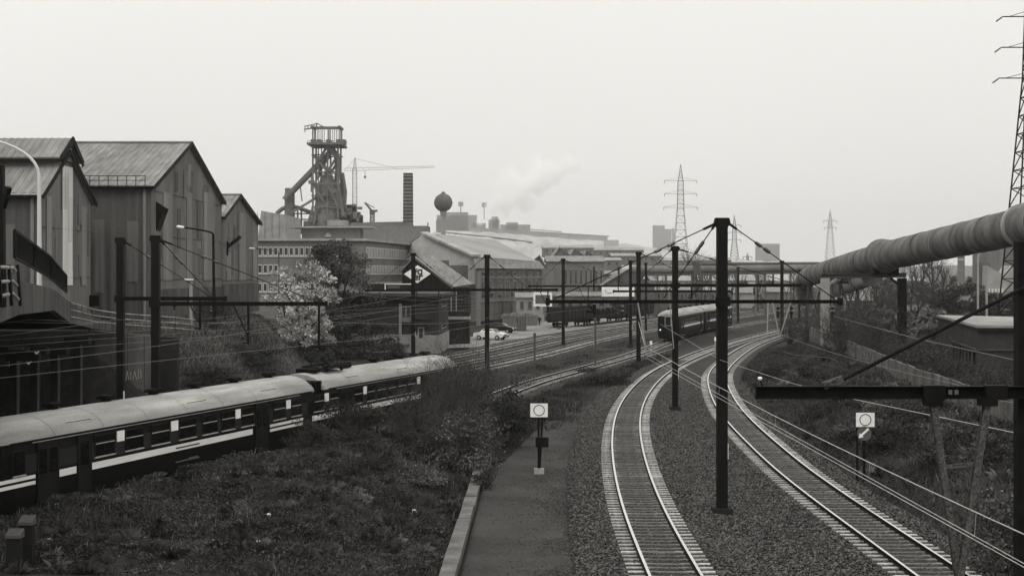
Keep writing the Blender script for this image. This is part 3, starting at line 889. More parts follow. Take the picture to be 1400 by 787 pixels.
def catenary_mast(label, px, Y, top=10.2, width=.36, beam=None, stays=(), drops=(), hang=(), double=False, zb=-.25, tilt=0.0, plate=True):
    """beam = (px0, px1, py); stays = px where the stay meets the beam; drops = (px top, py bottom, dpx of brace)"""
    x = (px - CX) / F * Y
    root = thing('catenary_mast', label, 'catenary mast', (x, Y, zb), 'catenary masts')
    m = MB()
    w = width
    m.box((x, Y, (top + zb) / 2), (w * .55, .02, top - zb - .3))
    for s in (-1, 1):
        m.box((x, Y + s * w * .5, (top + zb) / 2 - .1), (w, .035, top - zb - .2))
        m.box((x + s * w * .42, Y, (top + zb) / 2 - .1), (.05, w * .94, top - zb - .2))
    m.build('column', M['mast_paint'], root)
    c = MB()
    c.prism([(x - w * .5, Y - w * .5, top - .36), (x + w * .5, Y - w * .5, top - .36), (x + w * .78, Y - w * .5, top - .18), (x + w * .66, Y - w * .5, top), (x - w * .66, Y - w * .5, top), (x - w * .78, Y - w * .5, top - .18)], (0, w, 0))
    c.build('cap', M['mast_paint'], root)
    b = MB(); b.box((x, Y, zb - .02), (w * 1.9, w * 1.9, .36)); b.build('footing', M['concrete_dark'], root)
    if plate:
        q = MB(); q.box((x + w * .52, Y - .1, zb + 2.2), (.03, .18, .55)); q.build('number_plate', M['white_paint'], root)
    if beam:
        zbm = H + (HY - beam[2]) / F * Y
        xa, xb = (beam[0] - CX) / F * Y, (beam[1] - CX) / F * Y
        yb = Y - w * .5 - .09
        B = MB(); bs = .55 if Y < 60 else .85
        for dz in (.10 * bs, -.10 * bs):
            B.bar((xa, yb, zbm + dz), (xb, yb, zbm + dz), .10, .035 * bs)
        B.bar((xa, yb, zbm), (xb, yb, zbm), .03, .19 * bs)
        B.bar((xa - .03, yb, zbm), (xa + .12, yb, zbm), .16, .26); B.bar((xb - .12, yb, zbm), (xb + .03, yb, zbm), .16, .26)
        B.bar((x - w * .7, yb + .03, zbm), (x + w * .7, yb + .03, zbm), .16, .34)
        B.build('crossbeam', M['iron_dark'], root)
        for sp in stays:
            xs = (sp - CX) / F * Y
            a = Vector((x + math.copysign(w * .6, xs - x), Y - w * .3, top - .2)); e = Vector((xs, yb, zbm + .1))
            s = MB(); s.tube([a, e], .021, 5)
            s.tube([a, a.lerp(e, .08)], .05, 5)
            st = s.build('stay', M['iron_dark'], root)
            [(insulator_pair(q_i, a, e, t_, t_) or q_i).build('insulator', M['insulator'], st) for t_, q_i in ((.28, MB()), (.36, MB()))]
        for (dp, py, br) in drops:
            xd = (dp - CX) / F * Y; zd = H + (HY - py) / F * Y
            d = MB(); d.bar((xd, yb, zbm - .1), (xd, yb, zd), .11, .09)
            d.box((xd - .12, yb, zd + .06), (.34, .07, .06))
            dd = d.build('drop_post', M['iron_dark'], root)
            if br:
                k = MB(); k.bar((xd + br / F * Y, yb + .02, zbm - .1), (xd, yb + .02, zd + (zbm - zd) * .18), .08, .06); k.build('brace', M['iron_dark'], dd)
        for hp in hang:
            xh = (hp - CX) / F * Y
            i = MB()
            i.tube([(xh, yb, zbm - .1), (xh, yb, zbm - .2), (xh, yb, zbm - .28), (xh, yb, zbm - .36), (xh, yb, zbm - .44), (xh, yb, zbm - .6)], [.03, .08, .05, .085, .05, .03], 7)
            i.build('hanging_insulator', M['insulator'], root)
    return root

catenary_mast('tallest dark catenary mast, standing nearest the camera between the two curved tracks', 987, 55.5, 10.36, .37, (747, 1148, 412), (757, 906, 1139),
              ((812, 428, -9),), (1062, 1080, 1136, 850))
catenary_mast('slimmer dark catenary mast between the curved tracks, in front of the approaching train', 923, 97, 10.05, .36, (862, 1094, 390), (868, 1086), ((945, 408, 10),), (1000, 1030))
catenary_mast('dark catenary mast beside the rails at the end of the gravel path', 873, 147, 10.35, .40, (838, 1000, 398), (985,), (), (900, 950))
catenary_mast('thin dark catenary mast just behind the mast at the end of the path', 862, 180, 9.8, .34)
catenary_mast('dark catenary mast in front of the goods wagons', 770, 180, 10.0, .38, (722, 872, 391), (732, 860), ((804, 424, -13),), (740, 845))
catenary_mast('thick dark catenary mast in front of the parked white car', 666, 131.0, 9.9, .40, (555, 762, 396), (722, 612), ((749, 427, -11),), (570, 600, 700))
catenary_mast('dark catenary mast in front of the diamond-shaped sign', 565, 160, 10.4, .42, (500, 640, 397), (625, 508), ((634, 424, -14), ), (520,))
catenary_mast('heavy dark catenary mast with two long stays, standing before the graffiti wall', 213, 75.6, 10.2, .38, (218, 448, 415), (300, 434), ((341, 470, -20), (437, 475, 0)), (290, 390))
catenary_mast('dark catenary mast just beside the graffiti, without a long right arm', 165, 80, 10.2, .36, (168, 311, 408), (290,), ((275, 450, -17),), (240, 305))
catenary_mast('distant thin catenary mast standing between the second train and the bank', 1069, 212, 10.0, .40)
catenary_mast('distant catenary mast beside the tail of the second train', 1009, 259, 9.2, .36)
catenary_mast('far thin catenary mast below the lower end of the big pipe', 1093, 275, 8.9, .36)
catenary_mast('thin distant catenary mast just left of the second train front', 883, 226, 9.8, .32)
for px, Y in ((952, 330), (1036, 340), (1057, 380), (846, 330), (812, 320), (910, 420)):
    catenary_mast('far-off thin catenary mast in the haze of the yard throat', px, Y, 9.5, .34, plate=False)

# registration struts hanging in V shapes
def strut(label, pts, r=.035, mat='concrete_pale'):
    root = thing('hanging_strut', label, 'strut', pts[0], 'struts hanging from the crossbeams')
    for a, b in zip(pts[::2], pts[1::2]):
        MB().tube([a, b], r, 5).build('rod', M[mat], root)
    return root
Z9 = 55.4
strut('pale strut hanging under the long crossbeam over the gravel-side track', [P(872, 414, Z9 - .25), P(884, 483, Z9 - .25)], .03)
strut('pale upright strut hanging over the far bend of the track', [P(1050, 414, Z9 - .25), P(1049, 458, Z9 - .25)], .024)
strut('pale pair of struts hanging in a V over the far bend of the track', [P(1056, 414, Z9 - .25), P(1065, 457, Z9 - .25), P(1081, 414, Z9 - .25), P(1067, 457, Z9 - .25)], .024)
strut('pale strut hanging under the beam of the slim mast', [P(914, 392, 96.7), P(921, 476, 96.7)], .035)

# ------------------------------------------------------------------ overhead wires
def wire(label, pts, r=.014, mat='wire', sag=0.0, n=10, group='overhead wires', droppers=None):
    root = thing('overhead_wire', label, 'overhead wire', pts[0], group)
    out = []
    for a, b in zip(pts[:-1], pts[1:]):
        a, b = Vector(a), Vector(b)
        for i in range(n):
            t = i / n
            p = a.lerp(b, t); p.z -= sag * 4 * t * (1 - t)
            out.append(p)
    out.append(Vector(pts[-1]))
    MB().tube(out, r, 4, cap=False).build('strand', M[mat], root)
    return root

def at_z(px, py, z):
    return P(px, py, F * (H - z) / (py - HY))
# the near catenary over the first track: messenger, twin contact wire and droppers as one thing
cat = thing('catenary_line', 'bright near catenary of messenger and twin contact wires crossing the curved track', 'catenary', (5.1, 16, 5.3), 'overhead wires')
c0, c1 = at_z(1440, 792, 5.33), at_z(884, 484, 5.45)
c0b, c1b = at_z(1440, 797, 5.33), at_z(884, 489, 5.43)
mpts = []
for i in range(17):
    t = i / 16
    p = c0.lerp(c1, t); p.z += .17 + .0 * t; p.x += .02
    p.z += .5 * ((2 * t - .9) ** 2) * (.35 if t < .45 else .12)
    mpts.append(p)
MB().tube(mpts, .0085, 4, cap=False).build('messenger_wire', M['wire_bright'], cat)
MB().tube([c0, c1], .006, 4, cap=False).build('contact_wire', M['wire_bright'], cat)
MB().tube([c0b, c1b], .006, 4, cap=False).build('contact_wire', M['wire_bright'], cat)
for i in (1, 3, 6, 9, 12, 14):
    t = i / 16
    MB().tube([mpts[i], c0.lerp(c1, t)], .0035, 4, cap=False).build('dropper', M['wire_bright'], cat)
e1 = P(874, 444, 97)
wire('pale overhead wire running on from the hanging strut towards the slim mast', [P(884, 482, 55.2), P(873, 440, 70)], .011, 'wire_bright')
wire('pale overhead wire descending across the front of the second train', [P(903, 443, 96), P(985, 492, 55), P(1081, 523, 40), P(1170, 546, 30), P(1420, 598, 20)], .0065, 'wire_bright')
wire('overhead wire passing the foot of the V struts and the concrete fence wall', [P(1067, 457, 55.2), P(1310, 526, 30), P(1420, 552, 24)], .007, 'wire_grey', .1)
wire('overhead wire strung from the end of the long crossbeam to the edge mast', [P(1140, 432, 55.2), P(1250, 462, 36), P(1420, 499, 24)], .007, 'wire_grey')
wire('slack wire from the beam end to the thicket of the bank', [P(1072, 481, 60), P(1086, 485, 58), P(1134, 489, 52), P(1146, 494, 50)], .016, 'wire')
wire('thin wire crossing between the approaching train and the tall mast', [P(921, 476, 96.7), P(885, 487, 55.2)], .009, 'wire_bright')

def line_over(fn, y0, y1, zc, label, posts, mt='wire_grey', rad=.0095):
    """contact and messenger wire above a track, hung at the given Ys"""
    root = thing('catenary_line', label, 'catenary', (float(fn(y0)), y0, zc), 'overhead wires')
    a, b = [], []
    for y in np.arange(y0, y1 + .1, 3.0):
        x = float(fn(y)); k = 0
        for p, q in zip(posts[:-1], posts[1:]):
            if p <= y <= q:
                t = (y - p) / (q - p); k = 4 * t * (1 - t)
        a.append(Vector((x, y, zc + float(yard_drop(y))))); b.append(Vector((x, y, zc + 1.25 - .85 * k + float(yard_drop(y)))))
    MB().tube(a, rad, 4, cap=False).build('contact_wire', M[mt], root)
    MB().tube(b, rad, 4, cap=False).build('messenger_wire', M[mt], root)
    for i in range(1, len(a), 3):
        MB().tube([a[i], b[i]], .004, 3, cap=False).build('dropper', M['wire'], root)
PO = [20, 78, 132, 178, 230, 290]
line_over(TC, 40, 200, 5.15, 'pale catenary line above the near train', PO)
line_over(TE, 60, 220, 5.2, 'catenary line above the first siding, passing before the graffiti wall', PO)
line_over(TF, 66, 220, 5.2, 'catenary line above the middle siding, passing before the slope', PO)
line_over(TG, 72, 220, 5.2, 'catenary line above the siding nearest the sheds', PO)
line_over(T1, 97, 260, 5.4, 'far catenary line above the curving track beyond the slim mast', [97, 147, 212, 275], 'wire', .007)
line_over(T2, 74, 260, 5.4, 'far catenary line above the track by the bank', [74, 130, 212, 275], 'wire', .007)

# ------------------------------------------------------------------ near gantry with hanging V frame (crossbeam end cut by the picture's edge)
g = thing('gantry', 'dark steel gantry arm with a tie rod and a rusty hanging V frame', 'gantry', (6.68, 20.2, 0))
ZG = 20.0
z0 = P(0, 536, ZG).z
xa, xb = P(1033, 0, ZG).x, P(1560, 0, ZG).x
B = MB()
B.bar((xa, ZG, z0 + .075), (xb, ZG, z0 + .075), .11, .016); B.bar((xa, ZG, z0 - .075), (xb, ZG, z0 - .075), .11, .016)
B.bar((xa, ZG + .04, z0), (xb, ZG + .04, z0), .014, .14)
B.bar((xa, ZG - .01, z0), (xa + .012, ZG - .01, z0), .09, .17)
for q in (1260, 1345): B.box((P(q + 15, 0, ZG).x, ZG - .02, z0), (.28, .15, .19))
B.build('crossbeam', M['iron_dark'], g)
m = MB(); xm = P(1408, 0, ZG).x
m.box((xm, ZG + .25, 4.2), (.2, .2, 9.2)); m.build('column', M['iron_dark'], g)
r = MB(); a = P(1148, 521, ZG); b = Vector((xm, ZG + .1, P(0, 391, ZG).z)); r.tube([a, b], .026, 7)
tr = r.build('tie_rod', M['iron_dark'], g)
k = MB(); k.bar(P(1126, 527, ZG), P(1152, 518, ZG), .10, .09); k.tube([P(1128, 525, ZG - .04), P(1142, 519, ZG - .04)], .022, 6); k.build('shackle', M['iron_rust'], tr)
for n, (p, q) in enumerate((((1275, 549), (1314, 815)), ((1350, 549), (1308, 815)))):
    l = MB(); a, b = P(p[0], p[1], ZG - .02 - .06 * n), P(q[0], q[1], ZG - .02 - .06 * n)
    l.ibeam(a, b, .085, .11, .014, up=(0, 1, 0)); l.build('hanging_leg', M['iron_rust'], g)
    q_ = MB(); q_.box((a.x, a.y, a.z), (.22, .18, .1)); q_.build('clamp', M['iron_dark'], g)
l = MB(); l.bar(P(1293, 638, ZG - .05), P(1333, 634, ZG - .05), .04, .05); l.build('cross_tie', M['iron_rust'], g)
s = MB(); s.tube([P(1043, 528, ZG), P(1040, 521, ZG), P(1039, 517, ZG)], .012, 6); s.build('insulator_pin', M['iron_dark'], g); s = MB(); s.lathe(P(1039, 520, ZG), [(.001, .0), (.022, .01), (.032, .03), (.024, .045), (.001, .05)], 8)
s.build('insulator', M['white_paint'], g)
# white drop ornaments: markings painted on the beam
p = P(1300, 536, ZG)
for dx in (-.035, .045):
    t = MB(); t.box((p.x + dx, ZG - .1, z0 + .01), (.05, .004, .06)); t.build('painted_mark', M['sign_grey'], g)

# ------------------------------------------------------------------ trackside sign boards
def ring_board(root, c, w, h, lab=None):
    MB().box(c, (w, .03, h)).build('board', M['white_paint'], root)
    n = 40; rr, t = .30 * w, .032
    vs, fs = [], []
    for i in range(n):
        a = 6.2832 * i / n
        for r_ in (rr - t / 2, rr + t / 2):
            for dy in (-.016, -.024):
                vs.append((c[0] + r_ * math.cos(a), c[1] + dy, c[2] + r_ * math.sin(a)))
    for i in range(n):
        a, b = i * 4, ((i + 1) % n) * 4
        fs += [(a, b, b + 1, a + 1), (a + 1, b + 1, b + 3, a + 3), (a + 3, b + 3, b + 2, a + 2)]
    MB().add(vs, fs).build('painted_ring', M['sign_black'], root)
Y = 64.6
b = P(737, 646, Y)
sg = thing('sign_board', 'white board with a black ring on a dark post standing in the gravel path', 'railway sign', b, 'ring sign boards')
mb = MB(); mb.box((b.x - .02, Y, (b.z + P(0, 548, Y).z) / 2), (.09, .06, P(0, 548, Y).z - b.z)); mb.build('post', M['iron_dark'], sg)
mb = MB(); mb.bar((b.x + .02, Y + .12, b.z), P(743, 543, Y + .12), .08, .06); mb.build('rear_post', M['iron_dark'], sg)
c = P(737, 560.5, Y - .06); ring_board(sg, c, .73, .57)
mb = MB(); mb.box(P(741, 604, Y - .1), (.55, .14, .42)); mb.build('relay_box', M['mast_paint'], sg)
mb = MB(); mb.box((b.x, Y, b.z + .08), (.42, .36, .22)); mb.build('footing', M['concrete_pale'], sg)
Y = 63.5
b = Vector(((1175 - CX) / F * Y, Y, gz((1175 - CX) / F * Y, Y) - .1))
sg = thing('sign_board', 'ring board above a grey disc with a white arrow, on the bank', 'railway sign', b, 'ring sign boards')
mb = MB(); mb.box((P(1172, 0, Y).x, Y, (b.z + P(0, 562, Y).z) / 2), (.09, .06, P(0, 562, Y).z - b.z)); mb.build('post', M['iron_dark'], sg)
mb = MB(); mb.box((P(1182, 0, Y).x, Y + .1, (b.z + P(0, 566, Y).z) / 2), (.12, .06, P(0, 566, Y).z - b.z)); mb.build('rear_post', M['iron_dark'], sg)
c = P(1183, 573.5, Y - .06); ring_board(sg, c, .76, .58)
c = P(1181.5, 592, Y - .05)
n = 24
mb = MB(); mb.prism([(c.x + .30 * math.cos(6.2832 * i / n), c.y, c.z + .30 * math.sin(6.2832 * i / n)) for i in range(n)], (0, -.03, 0)); dk = mb.build('disc', M['sign_grey'], sg)
ar = [(-.24, -.2), (-.03, -.14), (-.08, -.09), (.2, .16), (.14, .22), (-.14, -.03), (-.19, .02)]
mb = MB(); mb.prism([(c.x + x, c.y - .032, c.z + z) for x, z in ar], (0, -.008, 0)); mb.build('arrow', M['white_paint'], dk)

# two capped concrete posts in the grass, bottom corner of the picture
for px, Y, top, w, lab in ((20, 40.4, 722, .36, 'shorter square concrete post with a sloping cap in the near grass'), (37, 41.2, 704, .34, 'taller square concrete post with a sloping cap in the near grass')):
    p = P(px, top, Y); z = gz(p.x, Y) - .2
    r_ = thing('concrete_post', lab, 'post', (p.x, Y, z), 'concrete posts in the grass')
    mb = MB(); mb.box((p.x, Y, (z + p.z - .22) / 2), (w, .26, p.z - .22 - z)); mb.build('shaft', M['concrete_dark'], r_)
    mb = MB(); h = .2
    mb.prism([(p.x - w * .56, Y - .18, p.z - .24), (p.x - w * .56, Y + .18, p.z - .24), (p.x - w * .56, Y + .18, p.z - .02), (p.x - w * .56, Y - .18, p.z - .16)], (w * 1.12, 0, 0)); mb.build('cap', M['concrete'], r_)
# litter
for px, py, s, lab in ((568, 626, .16, 'white plastic bottle lying by the shrubs'), (506, 618, .16, 'white scrap of litter in the grass below the train'), (68, 751, .16, 'white paper scrap near the concrete posts'),
                       (566, 681, .2, 'crumpled white litter in the middle of the grass'), (514, 771, .14, 'pale litter scrap near the lower end of the kerb'), (368, 719, .15, 'flat pale scrap of litter in the grass'), (353, 759, .12, 'small pale litter scrap near the lower frame edge')):
    p = GP(px, py, .35); z = gz(p.x, p.y) + .15
    mb = MB(); rx = [(random.uniform(.6, 1) * s) for _ in range(8)]
    mb.lathe((0, 0, 0), [(.02, -.3 * s), (.4 * s, -.1 * s), (.5 * s, .1 * s), (.15 * s, .35 * s)], 7)
    mb.v = [(v[0] * random.uniform(.6, 1.3) + p.x, v[1] * random.uniform(.6, 1.3) + p.y, v[2] * random.uniform(.6, 1.2) + z) for v in mb.v]
    o = mb.build('litter_scrap', M['litter']); tag(o, lab, 'litter', 'litter in the grass', 'thing')

# ------------------------------------------------------------------ passenger carriages
def carriage(root, L, feats, both_ends=(True, True), panto=None, vents=6, roof_gap=True):
    """local frame: x along the car, y<0 is the side that faces the camera; features at (x0, x1)"""
    Wd = 1.43
    prof = [(-1.30, .35), (-1.40, .60), (-Wd, 1.1), (-Wd, 2.55), (-1.38, 3.02)]
    arc = [(-1.40, 3.0), (-1.36, 3.14), (-1.18, 3.36), (-.85, 3.58), (-.42, 3.72), (0, 3.77), (.42, 3.72), (.85, 3.58), (1.18, 3.36), (1.36, 3.14), (1.40, 3.0)]
    def loft(rings, mb):
        n = len(rings[0])
        vs = [v for r in rings for v in r]
        fs = []
        for i in range(len(rings) - 1):
            for k in range(n - 1):
                a = i * n + k
                fs.append((a, a + 1, a + n + 1, a + n))
        fs.append(tuple(range(n))[::-1]); fs.append(tuple((len(rings) - 1) * n + k for k in range(n)))
        mb.add(vs, fs)
    full = prof + [(0, 3.05)] + [(-y, z) for y, z in reversed(prof)]
    def station(x, fy, shape, dz=0, fz=1.0): return [(x, y * fy, (z - 3.0) * fz + 3.0 + dz if z > 3.0 else z + dz) for y, z in shape]
    e0, e1 = both_ends
    st = ([(0, .80), (.25, .92), (.8, 1.0)] if e0 else [(0.0, .97), (.15, 1.0)]) + ([(L - .8, 1.0), (L - .25, .92), (L, .80)] if e1 else [(L - .15, 1.0), (L, .97)])
    mb = MB(); loft([station(x, f, full) for x, f in st], mb); body = mb.build('body', M['train_body'], root)
    mb = MB()
    rs = ([(-.05, .78, .35), (.2, .88, .72), (.7, .97, .94), (1.5, 1.0, 1.0)] if e0 else [(0, .98, .98), (.12, 1, 1)]) + ([(L - 1.5, 1.0, 1.0), (L - .7, .97, .94), (L - .2, .88, .72), (L + .05, .78, .35)] if e1 else [(L - .12, 1, 1), (L, .98, .98)])
    loft([station(x, f * 1.03, arc, .005, fz) for x, f, fz in rs], mb)
    roof = mb.build('roof', M['train_roof'], root, smooth=False)
    for p in roof.data.polygons: p.use_smooth = len(p.vertices) == 4
    mb = MB()
    for s in (-1, 1): mb.box((L / 2, s * 1.47, 3.03), (L - 1.0, .05, .05))
    mb.build('gutter', M['train_body'], roof)
    g2 = MB()
    for s in (-1, 1): g2.box((L * .5, s * 1.462, 2.96), (L * .86, .02, .03))
    g2.build('door_rail', M['window_metal'], root)
    for s in (-1, 1): MB().box((L / 2, s * (Wd + .001), 2.24), (L - 1.7, .008, .62)).build('window_band', M['train_upper'], root)
    for (kind, x0, x1) in feats:
        xm, w = (x0 + x1) / 2, x1 - x0
        for s in (-1, 1):
            y = s * Wd
            if kind == 'win':
                z0, z1 = 2.02, 2.76
                f = MB()
                fr = .055
                f.box((xm, y + s * .012, z1 + fr / 2), (w + 2 * fr, .05, fr)); f.box((x0 - fr / 2, y + s * .012, (z0 + z1) / 2), (fr, .05, z1 - z0)); f.box((x1 + fr / 2, y + s * .012, (z0 + z1) / 2), (fr, .05, z1 - z0))
                fo = f.build('window', M['train_door'], root)
                MB().box((xm, y + s * .004, (z0 + z1) / 2), (w, .02, z1 - z0)).build('pane', M['glass_dark'], fo)
                q = MB(); q.box((xm, y + s * .02, z0 - .03), (w + .1, .07, .05)); q.box((xm, y + s * .016, z1 - .27), (w, .03, .035)); q.build('sill', M['window_metal'], fo)
            elif kind == 'small':
                z0, z1 = 1.95, 2.72
                f = MB(); f.box((xm, y + s * .006, (z0 + z1) / 2), (w + .12, .03, z1 - z0 + .12)); fo = f.build('window', M['train_door'], root)
                MB().box((xm, y + s * .016, (z0 + z1) / 2), (w, .03, z1 - z0)).build('pane', M['glass_dark'], fo)
                MB().box((xm, y + s * .02, z0 - .05), (w + .1, .07, .05)).build('sill', M['window_metal'], fo)
            elif kind == 'white':
                MB().box((xm, y + s * .012, 2.62), (w, .03, .40)).build('white_panel', M['white_paint'], root)
            elif kind == 'door':
                d = MB(); d.box((xm, y + s * .01, 1.85), (w, .04, 2.1)); d.box((x0, y + s * .02, 1.85), (.05, .05, 2.14)); d.box((x1, y + s * .02, 1.85), (.05, .05, 2.14))
                do = d.build('door', M['train_door'], root)
                for q in ((-.25, .25) if w > .9 else (0,)):
                    MB().box((xm + q * w, y + s * .026, 2.25), (w * (.36 if w > .9 else .6), .03, .85)).build('pane', M['glass_dark'], do)
                MB().box((xm, y + s * .03, .62), (w + .2, .16, .04)).build('step', M['window_metal'], do)
            elif kind == 'stripe':
                MB().box((xm, y + s * .006, 1.70), (w, .022, .25)).build('white_stripe', M['train_stripe'], root)
            elif kind == 'stripe2':
                q = MB(); q.box((xm, y + s * .006, 1.78), (w, .022, .12)); q.box((xm, y + s * .006, 1.57), (w, .022, .12)); q.build('white_stripe', M['train_stripe'], root)
            elif kind == 'mark':
                MB().box((xm, y + s * .02, 1.69), (w, .02, .05)).build('lettering', M['sign_black'], root)
            elif kind == 'crest':
                q = MB(); q.box((xm, y + s * .004, 1.12), (w, .02, .06)); q.box((xm + w * .25, y + s * .004, 1.17), (w * .4, .02, .05)); q.build('emblem', M['sign_grey'], root)
    for i in range(vents):
        x = L * (i + .5) / vents
        for s in (.18,):
            v = MB(); v.box((x, s, 3.82), (.20, .34, .12)); v.box((x, s, 3.92), (.62, .5, .10)); v.box((x, s, 3.985), (.42, .4, .04)); v.build('ventilator', M['train_under'], root)
    for s in (-1, 1):
        for q in (.2, .55, .82):
            v = MB(); v.box((L * q, s * 1.16, 3.40), (1.6, .02, .03)); v.build('roof_seam', M['train_under'], roof)
    for i in range(1, int(L / 2.9)):
        x = L * i / int(L / 2.9); v = MB(); n_ = len(arc)
        v.add([(x + dx, y * 1.034, z + .012) for dx in (-.012, .012) for y, z in arc], [(k, k + 1, n_ + k + 1, n_ + k) for k in range(n_ - 1)]); v.build('roof_seam', M['sign_grey'], roof)
    b = MB()
    b.box((L / 2, 0, .72), (L * .96, 2.3, .35))
    for q in (.3, .42, .55, .68): b.box((L * q, 0, .42), (L * .09, 2.4, .5))
    b.build('underframe', M['train_under'], root)
    for q in (.14, .86):
        bo = MB(); bo.box((L * q, 0, .48), (3.4, 2.0, .28))
        for s in (-1, 1): bo.box((L * q, s * 1.02, .5), (3.0, .12, .22))
        bg_ = bo.build('bogie', M['train_under'], root)
        for dx in (-1.25, 1.25):
            for s in (-1, 1):
                wv = MB(); c = Vector((L * q + dx, s * .74, .46))
                wv.tube([c + Vector((0, -.06, 0)), c + Vector((0, .06, 0))], .46, 16); wv.build('wheel', M['iron_dark'], bg_)
    if panto is not None:
        x = panto
        p = MB(); p.box((x, 0, 3.92), (2.2, 1.5, .06))
        for i in (-1, 1):
            for j in (-1, 1): p.tube([(x + i * .9, j * .6, 3.74), (x + i * .9, j * .6, 3.98)], .09, 7)
        p.bar((x - 1.3, -.55, 4.02), (x + 1.3, -.55, 4.02), .10); p.bar((x - 1.3, .55, 4.02), (x + 1.3, .55, 4.02), .10)
        pr = p.build('pantograph', M['iron_dark'], root)
        a = MB()
        for j in (-1, 1):
            for i in (-1, 1):
                a.tube([(x + i * .35, j * .5, 4.04), (x + i * 1.35, j * .42, 4.5), (x, j * .35, 5.0)], .04, 5)
        a.build('arm', M['iron_dark'], pr)
        h_ = MB()
        for i in (-.14, .14): h_.tube([(x + i, -.85, 4.9), (x + i, -.6, 5.04), (x + i, .6, 5.04), (x + i, .85, 4.9)], .04, 5)
        h_.build('collector_head', M['iron_dark'], pr)
        e = MB(); e.box((x + 2.2, .1, 3.86), (1.1, .9, .16)); e.box((x - 1.9, 0, 3.86), (.7, 1.0, .2)); e.build('roof_equipment', M['train_under'], root)
    return body

def front_face(root, L0, sgn):
    """driver's cab face at local x = L0"""
    x = L0 - sgn * .02
    f = MB()
    for (y0, w) in ((-.88, .5), (0, .62), (.88, .5)):
        f.box((x, y0, 2.45), (.10, w, .72))
    fo = f.build('cab_window', M['glass_dark'], root)
    q = MB()
    for y0 in (-.36, .36): q.box((x + sgn * .04, y0, 2.42), (.06, .06, 1.1))
    q.box((x + sgn * .04, 0, 2.94), (.06, .8, .05)); q.box((x + sgn * .04, 0, 1.86), (.06, .8, .05))
    q.build('gangway_frame', M['window_metal'], root)
    for y0 in (-.95, .95):
        q = MB(); q.tube([(x, y0, 1.35), (x + sgn * .1, y0, 1.35)], .085, 12); q.build('headlight', M['lamp_lit'], root)
        q = MB(); q.tube([(x, y0, .95), (x + sgn * .45, y0, .95)], .09, 8); q.tube([(x + sgn * .45, y0, .95), (x + sgn * .5, y0, .95)], .22, 10); q.build('buffer', M['iron_dark'], root)
    q = MB(); q.box((x, 0, .55), (.3, 2.3, .5)); q.build('buffer_beam', M['train_under'], root)

def place_car(root, p0, p1):
    root.location = p0
    d = Vector(p1) - Vector(p0)
    root.rotation_euler = (0, -math.asin(d.z / d.length), math.atan2(d.y, d.x))

def make_car(label, p0, p1, feats_px, ends, panto=None, vents=6, group='carriages of the near train', face=None):
    p0, p1 = Vector(p0), Vector(p1)
    d = (p1 - p0); Lc = d.length; u = d.normalized(); nrm = Vector((u.y, -u.x, 0))
    q0 = p0 + nrm * 1.43
    def s_of(px):
        k = (px - CX) / F
        return (q0.x - k * q0.y) / (k * u.y - u.x)
    root = thing('train_carriage', label, 'train carriage', (0, 0, 0), group)
    carriage(root, Lc, [(k, s_of(a), s_of(b)) for k, a, b in feats_px], ends, panto, vents)
    if face is not None: front_face(root, 0.0 if face == 0 else Lc, -1 if face == 0 else 1)
    place_car(root, p0, p1)
    return root

J = -0.45
near_feats = [('small', 18, 33), ('stripe2', -14, 48), ('door', 51, 79), ('stripe', 81, 104), ('door', 106, 124), ('stripe', 124, 345), ('win', 130, 156), ('white', 159.5, 169.5), ('win', 171.5, 195),
              ('win', 207, 231), ('white', 233.5, 243), ('win', 245, 267), ('win', 277, 296), ('win', 303, 320), ('white', 321.5, 328.5), ('win', 330, 346), ('door', 349, 367),
              ('win', 374, 389.5), ('white', 391, 397), ('win', 398.5, 411), ('stripe2', 369, 414), ('mark', 240, 272), ('crest', 240, 272)]
make_car('near dark carriage with a pale roof, its front cut by the picture edge', (-18.5, 51.9, J), (-11.05, 75.85, J), near_feats, (True, False), None, 7, face=0)
far_feats = [('win', 429.5, 442), ('white', 443.5, 449), ('win', 450.5, 462), ('door', 465, 481), ('win', 484.5, 495), ('white', 496.5, 501), ('win', 502, 512), ('win', 515.5, 527), ('win', 530.5, 541),
             ('win', 544, 555), ('win', 557, 568), ('white', 570, 574), ('door', 576.5, 584), ('stripe', 427, 464), ('stripe', 482, 575)]
make_car('dark carriage with a raised pantograph on its pale roof, half hidden by shrubs', (-10.7, 76.9, J), (-4.55, 95.9, J), far_feats, (False, True), 3.0, 5, face=1)
gw = MB()
for i in range(5):
    t = i / 4; c = Vector((-11.05, 75.85, J)).lerp(Vector((-10.7, 76.9, J)), t)
    gw.box((c.x, c.y, c.z + 2.0), (2.5 - .2 * (i % 2), .16, 2.9), math.atan2(1.05, .35) - math.pi / 2)
gwr = thing('gangway_bellows', 'dark folded gangway bellows between the two near carriages', 'gangway', (-10.9, 76.3, J))
gw.build('folds', M['train_under'], gwr)

def tc_pt(y): return Vector((float(TC(y)), y, 0.0))
def far_car(label, y0, y1, face):
    p0, p1 = tc_pt(y0), tc_pt(y1)
    root = thing('train_carriage', label, 'train carriage', (0, 0, 0), 'carriages of the second train')
    Lc = (p1 - p0).length
    ft = [('stripe', 1.8, Lc - 1.5), ('door', 2.2, 3.4), ('door', Lc - 4, Lc - 2.8)] + [('win', 4.3 + i * 1.75, 5.5 + i * 1.75) for i in range(int((Lc - 9) / 1.75))]
    carriage(root, Lc, ft, (face == 0, False), None, 5)
    if face == 0: front_face(root, 0.0, -1)
    place_car(root, p0, p1)
far_car('leading carriage of the approaching train with lit headlights', 188, 209.5, 0)
far_car('second carriage of the approaching train behind the tall mast', 210.3, 233, None)

